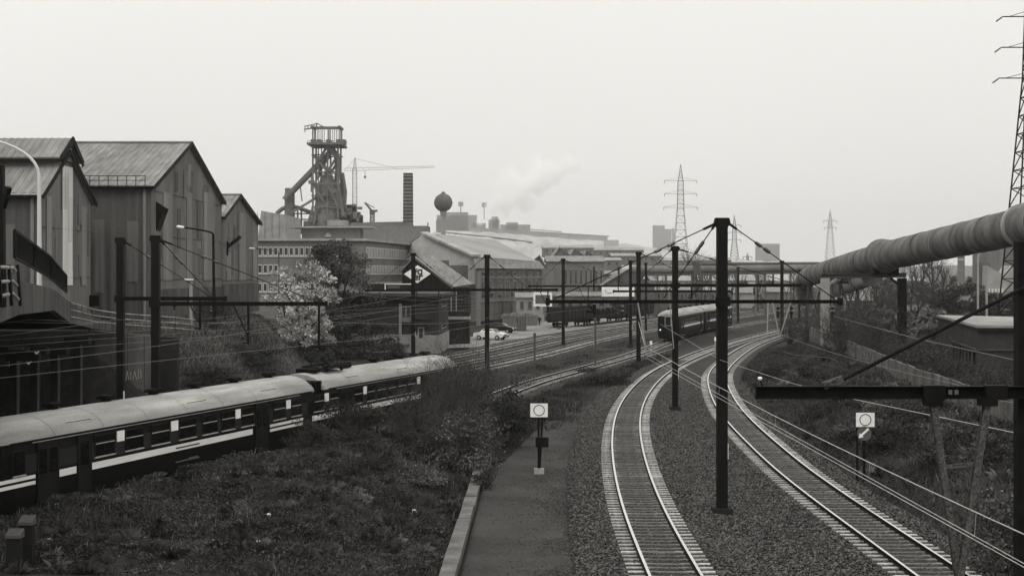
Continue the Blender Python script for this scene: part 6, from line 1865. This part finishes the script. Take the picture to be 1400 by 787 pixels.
mb = MB(); mb.lathe(c + Vector((0, 0, rr)), [(.8, -.2), (.8, .5), (.1, .8)], 8); mb.lathe(c, [(rr * 1.0, -.12), (rr * 1.03, -.12), (rr * 1.03, .12), (rr * 1.0, .12)], 24); mb.build('hatch_ring', M['cladding_dark'], wt)

# ------------------------------------------------------------------ slag hills and the far plant on them
def ridge(name, pts, Y, depth, mat, n=80, rough=1.0):
    xs_ = np.array([p_[0] for p_ in pts], float); ys_ = np.array([p_[1] for p_ in pts], float)
    px = np.linspace(xs_[0], xs_[-1], n); py = np.interp(px, xs_, ys_)
    v = np.linspace(0, 1, 12)
    X = np.zeros((12, n)); Yy = np.zeros((12, n)); Z = np.zeros((12, n))
    for j, t in enumerate(v):
        yy = Y - depth * (1 - t) if t < .75 else Y + depth * (t - .75)
        top = H + (HY - py) / F * Y
        h = np.interp(t, [0, .25, .6, .75, 1], [-.03, .35, .9, 1, .9])
        X[j] = (px - CX) / F * Y * 1.0; Yy[j] = yy + (vnoise(px, px * 0 + j, 6) - .5) * depth * .15
        Z[j] = -.5 + (top + .5) * h + (vnoise(px, px * 0 + j * 7, 9) - .5) * rough * (h > .05)
    return grid_sheet(name, X, Yy, Z, M[mat])
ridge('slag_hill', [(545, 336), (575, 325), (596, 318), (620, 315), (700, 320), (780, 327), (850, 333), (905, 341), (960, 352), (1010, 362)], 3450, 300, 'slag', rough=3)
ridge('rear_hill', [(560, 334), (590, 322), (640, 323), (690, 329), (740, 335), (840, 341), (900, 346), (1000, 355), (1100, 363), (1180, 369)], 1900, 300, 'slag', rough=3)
lh = thing('conveyor_hall', 'very long pale hall lying along the crest beneath the far plant', 'plant building', P(735, 322, 3400))
n = 14
for i in range(n):
    t0, t1 = i / n, (i + 1) / n - .002
    f = lambda t: (642 + (831 - 642) * t, 311.5 + (323.5 - 311.5) * t, 326 + (337 - 326) * t)
    a, b = f(t0), f(t1)
    mb = MB(); mb.prism([P(a[0], a[2], 3400), P(b[0], b[2], 3400), P(b[0], b[1], 3400), P(a[0], a[1], 3400)], (0, 40, 0)); mb.build('wall_bay', M['mill_roof' if i % 3 else 'render_pale'], lh)
mb = MB(); mb.bar(P(640, 311, 3399), P(833, 323, 3399), 4, 2.2); mb.build('roof_edge', M['cladding_pale'], lh)
wr = thing('conveyor_bridge', 'dark sloping conveyor bridge along the foot of the far crest', 'conveyor', P(660, 326, 1850))
mb = MB(); mb.bar(P(598, 316.5, 1850), P(665, 323.5, 1850), 3, 1.6); mb.bar(P(665, 323.5, 1850), P(728, 331.5, 1850), 3, 2.2); mb.build('gallery', M['cladding_dark'], wr)
mb = MB()
for px in range(604, 728, 9): mb.bar(P(px, 318 + (px - 604) * .11, 1850), P(px, 326 + (px - 604) * .10, 1850), .6)
mb.build('trestle', M['cladding_dark'], wr)
for (a, b, y0, y1, Y_, lab) in ((742, 812, 335, 343, 900, 'hazy long shed roof above the sawtooth bays'), (806, 880, 338, 346, 950, 'hazy long shed with pale roof lights behind the sawtooth bays'), (836, 905, 346, 354, 760, 'hazy lower shed row nearer than the pale roof lights'), (880, 1000, 352, 360, 1200, 'hazy far shed row left of the tall mast'), (760, 850, 352, 362, 620, 'grey shed row behind the last sawtooth bay')):
    hl = simple_hall(lab, (a, b), Y_, y0 + 4, y0, y1 + 8, 'cladding', 'roof_sheet_pale', 26, windows=8)
ridge('horizon_hill', [(-200, 368), (100, 366), (400, 367), (700, 362), (900, 361), (1100, 366), (1240, 364), (1400, 362), (1700, 366)], 5200, 500, 'far_foliage', 160, 6)
def mass(label, parts, Y, mat='cladding', name='plant_building'):
    root = thing(name, label, 'plant building', P(parts[0][0], parts[0][3], Y))
    for (x0, x1, y0, y1) in parts:
        a, b = P(x0, y1, Y), P(x1, y0, Y); mb = MB(); mb.box(((a.x + b.x) / 2, Y + 10, (a.z + b.z) / 2), (b.x - a.x, 20, b.z - a.z)); mb.build('block', M[mat], root)
    return root
mass('hazy stepped plant building on the slag hill behind the water tower', ((597, 652, 294, 320), (604, 640, 290, 320), (646, 664, 305, 320), (596, 603, 300, 330)), 3560)
mass('hazy plant building with a rounded stack right of the steam plume', ((668, 683, 300, 318), (672, 681, 296, 318), (684, 725, 307, 320), (692, 708, 304, 320)), 3600)
for px, y0, y1, lab in ((630, 276, 294, 'hazy tank on a thin stalk beside the water tower'), (662, 277, 300, 'hazy tank on a thin stalk inside the steam plume')):
    r_ = thing('elevated_tank', lab, 'tank', P(px, y1, 3550)); c = P(px, y0 + 3, 3550)
    mb = MB(); mb.box(c, (11, 11, 10)); mb.build('tank', M['cladding'], r_)
    mb = MB(); a = P(px, y1, 3550); mb.bar(a, c, 2.4); mb.build('stalk', M['cladding'], r_)
r_ = thing('pipe_bridge', 'thin hazy pipe bridge along the crest of the slag hill', 'pipe bridge', P(725, 314, 3520))
mb = MB(); mb.bar(P(724, 313.5, 3520), P(768, 317, 3520), 2.2); mb.bar(P(742, 318, 3520), P(743.5, 309, 3520), .9)
for px in (735, 755, 767): mb.bar(P(px, 316, 3520), P(px, 320, 3520), .5)
mb.build('pipe', M['cladding'], r_)
mass('pale long shed on the far end of the slag hill', ((826, 846, 328, 336),), 3300, 'render_pale')

# high-rise blocks and pylons in the haze
def tower(label, px0, px1, py, Y, steps=()):
    root = thing('high_rise', label, 'tower block', P((px0 + px1) / 2, 372, Y))
    a, b = P(px0, py, Y), P(px1, py, Y)
    mb = MB(); mb.box(((a.x + b.x) / 2, Y + 12, a.z / 2), (b.x - a.x, 24, a.z)); mb.build('wall', M['cladding_pale'], root)
    for (x0, x1, y0) in steps:
        c, d = P(x0, y0, Y), P(x1, y0, Y); mb = MB(); mb.box(((c.x + d.x) / 2, Y + 8, c.z / 2), (d.x - c.x, 20, c.z)); mb.build('wing', M['cladding'], root)
    fl = int(a.z / 3)
    mb = MB()
    for i in range(2, fl): mb.box(((a.x + b.x) / 2, Y - .1, i * 3.0), ((b.x - a.x) * .92, .5, 1.0))
    mb.build('window_band', M['glass_far'], root)
    return root
tower('pale hazy tower block left of the tall mast, in two stepped slabs', 893, 909, 308, 5000, ((908, 918, 313), (919.5, 922, 312)))
tower('broad hazy tower block right of the tall mast', 1036, 1066, 333, 4200, ((1034, 1042, 336),))
def pylon(label, px, Y, py_top, py_base, wb, arms, t, mat='mast_paint', n=9, wn=None):
    root = thing('pylon', label, 'electricity pylon', P(px, py_base, Y), 'electricity pylons')
    ya = arms[-1][0]
    pw = ZG2(ya, Y)
    a = P(px, py_base, Y); b = P(px, ya + 2, Y); c = P(px, arms[0][0], Y); d = P(px, py_top, Y)
    wn = wn or wb * .38
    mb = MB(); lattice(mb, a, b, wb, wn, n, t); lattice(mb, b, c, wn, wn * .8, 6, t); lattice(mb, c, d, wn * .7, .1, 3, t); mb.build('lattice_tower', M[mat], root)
    for (py, half) in arms:
        m_ = MB(); z = ZG2(py, Y); x = a.x; hw = half / F * Y
        m_.bar((x - hw, Y, z), (x + hw, Y, z), t * 1.4); m_.bar((x - hw, Y, z), (x, Y, z + hw * .22), t); m_.bar((x + hw, Y, z), (x, Y, z + hw * .22), t)
        ar = m_.build('cross_arm', M[mat], root)
        for s in (-1, 1):
            i_ = MB(); i_.tube([(x + s * hw, Y, z), (x + s * hw, Y, z - .9 * Y / 560)], t * 1.5, 5); i_.build('insulator', M[mat], ar)
    return root
pylon('clear lattice pylon with three cross-arms rising behind the slim mast', 930.5, 560, 225, 372, 6.2, ((247, 22), (265, 22), (283.5, 23)), .065)
pylon('fainter pylon just right of the tall mast', 1004, 1900, 294, 366, 13, ((308, 9), (318, 9), (328, 9)), .22)
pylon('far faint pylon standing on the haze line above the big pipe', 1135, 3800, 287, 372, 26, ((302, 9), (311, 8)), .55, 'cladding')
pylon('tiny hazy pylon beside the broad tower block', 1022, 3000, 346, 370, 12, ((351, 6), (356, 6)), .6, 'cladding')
pe = thing('pylon', 'near lattice pylon cut by the picture edge, with angled insulators', 'electricity pylon', P(1412, 470, 200), 'electricity pylons')
mb = MB(); lattice(mb, P(1412, 480, 200), P(1409, 108, 200), 7.6, 1.6, 15, .11); lattice(mb, P(1409, 108, 200), P(1409, 10, 200), 1.6, 1.1, 7, .10); mb.build('lattice_tower', M['mast_paint'], pe)
for py, x0 in ((23, 1371), (65, 1369), (107, 1366)):
    m_ = MB(); m_.bar(P(x0, py, 200), P(1446, py, 200), .13); m_.bar(P(x0 + 8, py, 200), P(1409, py - 9, 200), .07); ar = m_.build('cross_arm', M['mast_paint'], pe)
    i_ = MB(); a, b = P(x0, py, 200), P(x0 - 9, py + 6.5, 200); i_.tube([a, a.lerp(b, .2), b], [.04, .11, .11], 6); i_.build('insulator', M['insulator'], ar)

# ------------------------------------------------------------------ the big gas pipe on the right
pc = [P(1460, 296, 88), P(1397, 309, 101), P(1320, 326, 113), P(1240, 343.5, 128), P(1206, 351, 139), P(1165, 361, 160), P(1105, 378, 205)]
pi = thing('gas_pipeline', 'huge riveted gas pipe sloping down from the picture edge towards the yard', 'pipeline', (pc[3].x, pc[3].y, 3))
RD = 1.26
def pipe_run(a, b, ra, rb, n=10, ns=28):
    mb = MB(); pts = [a.lerp(b, i / n) for i in range(n + 1)]
    mb.tube(pts, [ra + (rb - ra) * i / n + random.uniform(-.018, .018) for i in range(n + 1)], ns); return mb
segs = 0
for i in range(len(pc) - 1):
    L_ = (pc[i + 1] - pc[i]).length; k = max(1, int(L_ / 4.6))
    for j in range(k):
        a, b = pc[i].lerp(pc[i + 1], j / k), pc[i].lerp(pc[i + 1], (j + 1) / k)
        o = pipe_run(a, b, RD, RD * .985, 4).build('pipe_section', M['pipe_steel'], pi)
        for p_ in o.data.polygons: p_.use_smooth = len(p_.vertices) == 4
        d = (b - a).normalized()
        mb = MB(); mb.tube([b - d * .05, b + d * .03], RD * 1.012, 28); mb.build('weld_band', M['pipe_pale'] if (segs % 4 == 0) else M['pipe_steel'], pi)
        segs += 1
d = (pc[5] - pc[4]).normalized(); d2 = (pc[3] - pc[4]).normalized()
mb = MB(); mb.tube([pc[4] + d2 * 2.4, pc[4] + d2 * 2.2, pc[4] + d2 * .3, pc[4], pc[4] + d * .3, pc[4] + d * .5], [RD * 1.02, RD * 1.16, RD * 1.18, RD * 1.30, RD * 1.18, RD * 1.02], 28); mb.build('elbow_collar', M['pipe_steel'], pi)
mb = MB(); d = (pc[2] - pc[1]).normalized(); mb.tube([pc[1] - d * .6, pc[1] - d * .1], RD * 1.16, 28); mb.box(pc[1] + Vector((.1, -1.0, -1.1)), (.5, .5, .9)); mb.build('flange', M['pipe_pale'], pi)
mb = MB(); e = pc[6]; mb.tube([e, e + Vector((.1, 3, -.5)), e + Vector((.6, 6, -1.6)), e + Vector((1.2, 8, -3.2))], [RD, RD, RD * .96, RD * .9], 24); mb.build('down_bend', M['pipe_steel'], pi)
pf = thing('portal_frame', 'steel portal frame carrying the big pipe on two legs', 'portal frame', P(1180, 450, 138))
YP = 138.0
mb = MB(); mb.ibeam(P(1123, 377.5, YP), P(1239, 376, YP), .45, .42, .06); mb.build('crossbeam', M['iron_rust'], pf)
for px, m in ((1128, 'pipe_pale'), (1233, 'iron_dark')):
    mb = MB(); a = P(px, 455, YP); a.z = gz(a.x, YP) - .4; b = P(px, 380, YP); mb.bar(a, b, .75, .5); s = 1 if px < 1180 else -1
    mb.bar(P(px, 392, YP - .1), P(px + s * 16, 380, YP - .1), .2); mb.build('leg', M[m], pf)
MB().box(P(1220, 367, YP), (.9, 1.2, 1.2)).build('pipe_saddle', M['iron_dark'], pf); MB().box(P(1196, 370, YP), (.5, 1.2, .7)).build('pipe_saddle', M['iron_dark'], pf)
for px, Y in ((1160, 165), (1115, 200), (1143, 186)):
    r_ = thing('pipe_trestle', {1160: 'slender trestle behind the portal frame', 1115: 'rusty twin-leg trestle where the pipe reaches the tracks', 1143: 'pale trestle between the portal frame and the lower end of the pipe'}[px], 'trestle', P(px, 450, Y), 'trestles under the big pipe')
    mb = MB(); z0 = gz(P(px, 0, Y).x, Y) - .3
    for dx in (-.9, .9): mb.bar((P(px, 0, Y).x + dx * 1.5, Y, z0), (P(px, 0, Y).x + dx, Y, ZG2(386, Y)), .28)
    x_ = P(px, 0, Y).x; zt_ = ZG2(386, Y); mb.bar((x_ - 1.3, Y, z0), (x_ + .9, Y, zt_), .14); mb.bar((x_ + 1.3, Y, z0), (x_ - .9, Y, zt_), .14); mb.bar((x_ - 1.3, Y, zt_), (x_ + 1.3, Y, zt_), .3); mb.build('frame', M['iron_rust'] if px != 1143 else M['pipe_pale'], r_)
sp = thing('branch_pipe', 'shorter pale branch pipe under the portal frame', 'pipe', P(1165, 390, 190))
for i in range(4):
    a, b = P(1138, 397, 200), P(1192, 377, 150); mb = MB(); mb.tube([a.lerp(b, i / 4), a.lerp(b, (i + 1) / 4 - .01)], .95, 20); o = mb.build('pipe_section', M['pipe_pale'], sp)
    for p_ in o.data.polygons: p_.use_smooth = len(p_.vertices) == 4
    mb = MB(); q_ = a.lerp(b, (i + 1) / 4); d = (b - a).normalized(); mb.tube([q_ - d * .15, q_ + d * .1], 1.02, 20); mb.build('joint_band', M['pipe_steel'], sp)
mb = MB(); a = P(1138, 397, 200); mb.tube([a, a + Vector((-.8, 1, -.5)), a + Vector((-1.2, 1, -5))], .95, 16); mb.build('down_bend', M['pipe_steel'], sp)
# level pipe gantry crossing behind the yard
gp = thing('pipe_gantry', 'long level pipe gantry on trestles crossing behind the whole yard', 'pipe gantry', P(990, 400, 300))
mb = MB(); mb.tube([P(860, 369, 300), P(1120, 366, 300)], .75, 12); mb.build('pipe', M['cladding'], gp)
mb = MB(); mb.tube([P(960, 360.5, 300), P(1120, 360, 300)], .3, 8); mb.bar(P(862, 376, 300), P(1120, 372, 300), .6, .5); mb.build('beam', M['cladding_dark'], gp)
for i, px in enumerate((872, 905, 952, 966, 1000, 1040, 1075, 1098)):
    mb = MB()
    for dx in (-.8, .8): mb.bar(P(px, 440, 300) + Vector((dx * 1.3, 0, 0)), P(px, 370, 300) + Vector((dx, 0, 0)), .35)
    mb.bar(P(px, 430, 300) + Vector((-1, 0, 0)), P(px, 385, 300) + Vector((.8, 0, 0)), .15); mb.bar(P(px, 430, 300) + Vector((1, 0, 0)), P(px, 385, 300) + Vector((-.8, 0, 0)), .15)
    mb.build('trestle', M['cladding_dark'], gp)
for px, w, y0, lab in ((953, 8, 361, 'dark braced steel tower beneath the pipe gantry'), (1099, 7, 372, 'squat dark tower where the big pipe meets the gantry')):
    r_ = thing('steel_tower', lab, 'steel tower', P(px, 430, 296)); mb = MB(); lattice(mb, P(px, 440, 296), P(px, y0, 296), w / F * 296, w / F * 296 * .9, 6, .2); mb.build('lattice', M['cladding_dark'], r_)
    mb = MB(); mb.box(P(px, y0 + 6, 296), (w / F * 296 * .8, 1, 1.6)); mb.build('head_box', M['cladding_dark'], r_)
random.seed(5)
for i in range(22):
    px = random.uniform(1000, 1180); Y = random.uniform(310, 470); py = HY + F * H / Y; w_ = random.uniform(3, 9); h = random.uniform(2, 4.5)
    m_ = random.choice(['cladding', 'render_pale', 'cladding_dark', 'roof_sheet_pale', 'brick_mid'])
    x = P(px, 0, Y).x; r_ = thing('far_hut', 'small hazy hut among the clutter beyond the yard throat', 'hut', (x, Y, 0), 'huts beyond the yard throat')
    mb = MB(); mb.box((x, Y, h / 2 - .2), (w_, 5, h)); mb.build('wall', M[m_], r_); mb = MB(); mb.prism([(x - w_ * .55, Y - 3, h - .2), (x - w_ * .55, Y + 3, h - .2), (x - w_ * .55, Y, h + 1)], (w_ * 1.1, 0, 0)); mb.build('roof', M['roof_sheet'], r_)

# ------------------------------------------------------------------ right bank: concrete fence wall, flat-roofed building, chimney, works
fw = thing('fence_wall', 'weathered pale concrete fence wall stepping along the top of the bank', 'fence wall', P(1190, 490, 105))
fp = [(1108, 447, 461, 150), (1140, 459, 473, 128), (1180, 474, 488, 109), (1215, 489, 504, 97), (1250, 503, 519, 86), (1300, 520, 538, 76), (1345, 533, 555, 69), (1400, 548, 575, 62)]
for i in range(len(fp) - 1):
    a, b = fp[i], fp[i + 1]; k = 4
    for j in range(k):
        t0, t1 = j / k, (j + 1) / k - .02
        l = lambda t, q: a[q] + (b[q] - a[q]) * t
        A0, A1 = P(l(t0, 0), l(t0, 1), l(t0, 3)), P(l(t1, 0), l(t1, 1), l(t1, 3)); A1.z = A0.z * .5 + A1.z * .5 + random.uniform(-.05, .05); A0.z = A1.z
        B0, B1 = Vector(A0), Vector(A1); B0.z = gz(A0.x, A0.y) - .4; B1.z = gz(A1.x, A1.y) - .4
        mb = MB(); n = Vector(((A1 - A0).y, -(A1 - A0).x, 0)).normalized(); mb.prism([B0, B1, A1, A0], -n * .12); mb.build('wall_panel', M['concrete_mid'], fw)
        mb = MB(); mb.bar(B0, A0 + Vector((0, 0, .04)), .15); mb.build('post', M['concrete_mid'], fw)
fbk = thing('flat_roof_building', 'low dark brick building with a white flat roof beyond the bank', 'building', P(1340, 480, 112))
A, B, C2, D2 = P(1282, 430, 136), P(1337, 441, 110), P(1450, 440, 110), P(1400, 430, 130)
z1 = H - (441 - HY) / F * 110
for v_ in (A, B, C2, D2): v_.z = 0
mb = MB(); mb.prism([A, B, C2, D2], (0, 0, z1 - .35)); mb.build('wall', M['brick_wall'], fbk)
mb = MB(); ex = [v_ + (v_ - (A + B + C2 + D2) / 4).normalized() * .3 for v_ in (A, B, C2, D2)]; mb.prism([v_ + Vector((0, 0, z1 - .35)) for v_ in ex], (0, 0, .18)); mb.build('roof', M['render_pale'], fbk)
mb = MB(); ex = [v_ + (v_ - (A + B + C2 + D2) / 4).normalized() * .33 for v_ in (A, B, C2, D2)]; mb.prism([v_ + Vector((0, 0, z1 - .6)) for v_ in ex], (0, 0, .22)); mb.build('fascia', M['timber_dark'], fbk)
u = (B - A); LL = u.length; u.normalize(); n_ = Vector((u.y, -u.x, 0))
if n_.x > 0: n_ = -n_
for i in range(7):
    a, b = A + u * (LL * (.45 + i * .075)) + n_ * .08, A + u * (LL * (.45 + i * .075) + LL * .052) + n_ * .08
    mb = MB(); mb.sheet((a.x, a.y, 1.3), (b.x, b.y, 1.3), (b.x, b.y, 2.7), (a.x, a.y, 2.7), .05); w_ = mb.build('window', M['timber_dark'], fbk)
    mb = MB(); a3, b3 = a + n_ * .07 + u * .15, b + n_ * .07 - u * .15; mb.sheet((a3.x, a3.y, 1.45), (b3.x, b3.y, 1.45), (b3.x, b3.y, 2.6), (a3.x, a3.y, 2.6), .03); mb.build('pane', M['glass_far'], w_)
    mb = MB(); mb.bar((a.x, a.y, 1.2), (b.x, b.y, 1.2), .25, .15); mb.build('sill', M['concrete'], w_)
mb = MB(); a, b = A + u * LL * .42 + n_ * .1, B + n_ * .1; mb.bar((a.x, a.y, 2.85), (b.x, b.y, 2.85), .12, .12); mb.bar((B.x, B.y - .1, 2.85), (C2.x, C2.y - .1, 2.85), .12, .12); mb.build('string_course', M['concrete'], fbk)
rc = thing('round_chimney', 'slim round brick chimney below the big pipe', 'chimney', P(1314, 400, 420))
a = P(1314, 400, 420); mb = MB(); mb.lathe(a, [(1.05, 0), (.95, 10.5), (.85, 13), (.95, 13.1), (.9, 13.8)], 14); mb.build('shaft', M['brick_mid'], rc)
mb = MB(); mb.lathe(P(1314, 392, 420), [(1.25, 0), (1.3, .5), (1.1, .6)], 14); mb.lathe(P(1314, 356, 420), [(.98, 0), (1.0, .5), (.92, .6)], 14); mb.build('collar', M['render_pale'], rc)
wk = thing('works_building', 'hazy works with a pale gable before a dark square tower', 'building', P(1365, 410, 330))
mb = MB(); mb.box((P(1372, 0, 350).x, 352, 5.5), (10, 10, 19)); mb.build('rear_tower', M['cladding'], wk)
mb = MB(); mb.box((P(1344, 0, 335).x, 335, 4), (2.2, 3, 13)); mb.build('dark_stack', M['cladding_dark'], wk)
mb = MB(); mb.prism([P(1349, 398, 330), P(1378, 398, 330), P(1378, 379, 330), P(1350, 363, 330)], (0, 6, 0)); mb.build('pale_gable', M['render_pale'], wk)
mb = MB(); mb.prism([P(1372, 398, 331), P(1392, 398, 331), P(1392, 372, 331), P(1383, 363, 331), P(1372, 378, 331)], (0, 6, 0)); mb.build('second_gable', M['render_pale'], wk)
for i in range(5):
    mb = MB(); mb.box((P(1352 + i * 4.6, 396, 330).x, 329.9, ZG2(397.5, 330)), (.42, .2, 1.0)); mb.build('window', M['frame_white'], wk)
mb = MB(); mb.box((P(1372, 0, 329).x, 329, ZG2(405, 329)), (9, 4, 1.6)); mb.build('low_wing', M['cladding'], wk)
simple_hall('bright low greenhouse-like roofs beside the round chimney', (1300, 1338), 400, 399, 394, 412, 'render_pale', 'roof_sheet_pale', 16, windows=9)
for px, Y, w, h, n in ((1318, 300, 14, 6.5, 5000), (1288, 330, 8, 5, 2500), (1345, 290, 9, 5, 2500), (1385, 300, 9, 4.5, 2500)):
    shrub({1318: 'large dark clipped hedge below the round chimney', 1288: 'smaller dark hedge left of the large hedge', 1345: 'dark hedge in front of the pale gable works', 1385: 'dark hedge at the foot of the edge pylon'}[px], at(px, Y), w, h, n, .28, 'leaf', 10, 1, group='hedges beyond the flat roof', low=.05)
for px, y0, y1, Y in ((1337, 352, 420, 240), (1349, 382, 424, 230), (1389, 350, 425, 200)):
    r_ = thing('lamp_post', {1337: 'pale street lamp post with a bent arm in front of the works', 1349: 'short pale post in front of the pale gable', 1389: 'stout pale post beside the edge pylon'}[px], 'post', P(px, y1, Y)); mb = MB(); mb.tube([P(px, y1 + 8, Y), P(px, y0, Y)], .17, 6)
    if px == 1337: mb.tube([P(1337, 352, Y), P(1340, 345, Y), P(1350, 341, Y)], .13, 6); mb.bar(P(1350, 341, Y), P(1361, 338.5, Y), .5, .2)
    mb.build('shaft', M['pipe_pale'], r_)

# far wooded mass along the plain
def far_wood(name, px0, px1, Y, dep, h, n):
    px = rng.uniform(px0, px1, n); yy = Y + rng.uniform(0, dep, n)
    x = (px - CX) / F * yy; z = rng.random(n) ** 1.2 * h * (0.35 + vnoise(px, px * 0, 11)) - .3
    C = np.stack([x, yy, z], 1); s = rng.uniform(.3, .95, n)
    a = rng.normal(size=(n, 3)); a /= np.linalg.norm(a, axis=1, keepdims=True); b = np.cross(a, rng.normal(size=(n, 3))); b /= np.linalg.norm(b, axis=1, keepdims=True)
    a *= s[:, None]; b *= s[:, None] * .8
    V = np.stack([C - a, C + b, C + a, C - b], 1).reshape(-1, 3)
    return npmesh(name, V, np.arange(4 * n).reshape(-1, 4), M['far_foliage'], kind='stuff', attr=np.repeat(rng.random(n), 4))
far_wood('far_woods', 1090, 1420, 420, 260, 6.0, 14000)
far_wood('far_shrubbery', 860, 1120, 440, 200, 5.0, 9000)
far_wood('yard_edge_shrubbery', 1120, 1290, 170, 110, 3.2, 9000)
far_wood('hill_foot_shrubbery', 560, 900, 640, 150, 6.0, 7000)

# ------------------------------------------------------------------ steam plume and haze
def vol_mat(name, dens, noise=False, g=.7):
    m = bpy.data.materials.new(name); m.use_nodes = True; t = m.node_tree; t.nodes.clear()
    o = t.nodes.new('ShaderNodeOutputMaterial'); v = t.nodes.new('ShaderNodeVolumePrincipled')
    v.inputs['Color'].default_value = (1, 1, 1, 1); v.inputs['Density'].default_value = dens; v.inputs['Anisotropy'].default_value = g
    t.links.new(v.outputs[0], o.inputs['Volume'])
    if noise:
        c = t.nodes.new('ShaderNodeTexCoord'); n = t.nodes.new('ShaderNodeTexNoise'); n.inputs['Scale'].default_value = .018; n.inputs['Detail'].default_value = 4
        r_ = t.nodes.new('ShaderNodeMapRange'); r_.inputs[1].default_value, r_.inputs[2].default_value = .38, .75; r_.inputs[3].default_value, r_.inputs[4].default_value = 0, dens
        t.links.new(c.outputs['Object'], n.inputs['Vector']); t.links.new(n.outputs[0], r_.inputs[0]); t.links.new(r_.outputs[0], v.inputs['Density'])
    return m
YV = 3300.0
puffs = [(657, 303, 7), (662, 294, 10), (671, 287, 12), (682, 276, 15), (695, 264, 19), (690, 290, 10), (712, 252, 22), (716, 275, 14), (735, 243, 24), (757, 234, 20), (776, 226, 15)]
def steam_mat():
    m = vol_mat('steam_vapour', .0, False, -.1); t = m.node_tree; N = t.nodes.new; K = t.links.new
    v = [n for n in t.nodes if n.type == 'PRINCIPLED_VOLUME'][0]
    c = N('ShaderNodeTexCoord'); out = None
    for (px, py, r) in puffs:
        d = N('ShaderNodeVectorMath'); d.operation = 'DISTANCE'; d.inputs[1].default_value = P(px, py, YV + 40); K(c.outputs['Object'], d.inputs[0])
        q = N('ShaderNodeMapRange'); q.inputs[1].default_value, q.inputs[2].default_value = r / F * YV * 1.6, r / F * YV * .2; q.inputs[3].default_value, q.inputs[4].default_value = 0, 1; K(d.outputs['Value'], q.inputs[0])
        if out is None: out = q.outputs[0]
        else:
            x = N('ShaderNodeMath'); x.operation = 'MAXIMUM'; K(out, x.inputs[0]); K(q.outputs[0], x.inputs[1]); out = x.outputs[0]
    n = N('ShaderNodeTexNoise'); n.inputs['Scale'].default_value = .028; n.inputs['Detail'].default_value = 5; n.inputs['Roughness'].default_value = .6; K(c.outputs['Object'], n.inputs['Vector'])
    w = N('ShaderNodeMath'); w.operation = 'MULTIPLY_ADD'; w.inputs[1].default_value = 3.4; K(n.outputs[0], w.inputs[0]); w.inputs[2].default_value = -2.05
    s_ = N('ShaderNodeMath'); s_.operation = 'ADD'; K(w.outputs[0], s_.inputs[0]); K(out, s_.inputs[1])
    r_ = N('ShaderNodeMapRange'); r_.inputs[1].default_value, r_.inputs[2].default_value = 0, 1.2; r_.inputs[3].default_value, r_.inputs[4].default_value = 0, .10; K(s_.outputs[0], r_.inputs[0])
    g_ = N('ShaderNodeMath'); g_.operation = 'MULTIPLY'; K(r_.outputs[0], g_.inputs[0])
    z_ = N('ShaderNodeMapRange'); z_.inputs[1].default_value, z_.inputs[2].default_value = 0, .12; K(out, z_.inputs[0]); K(z_.outputs[0], g_.inputs[1])
    K(g_.outputs[0], v.inputs['Density'])
    return m
a_, b_ = P(630, 318, YV), P(820, 195, YV)
pl_m = MB(); pl_m.box(((a_.x + b_.x) / 2, YV + 40, (a_.z + b_.z) / 2), (b_.x - a_.x, 90, b_.z - a_.z))
stm = pl_m.build('steam', steam_mat(), kind='stuff')
hz = MB(); hz.box((0, 3240, 137.0), (9000, 6560, 279.0))
hzo = hz.build('haze', vol_mat('haze_air', HAZE), kind='stuff')
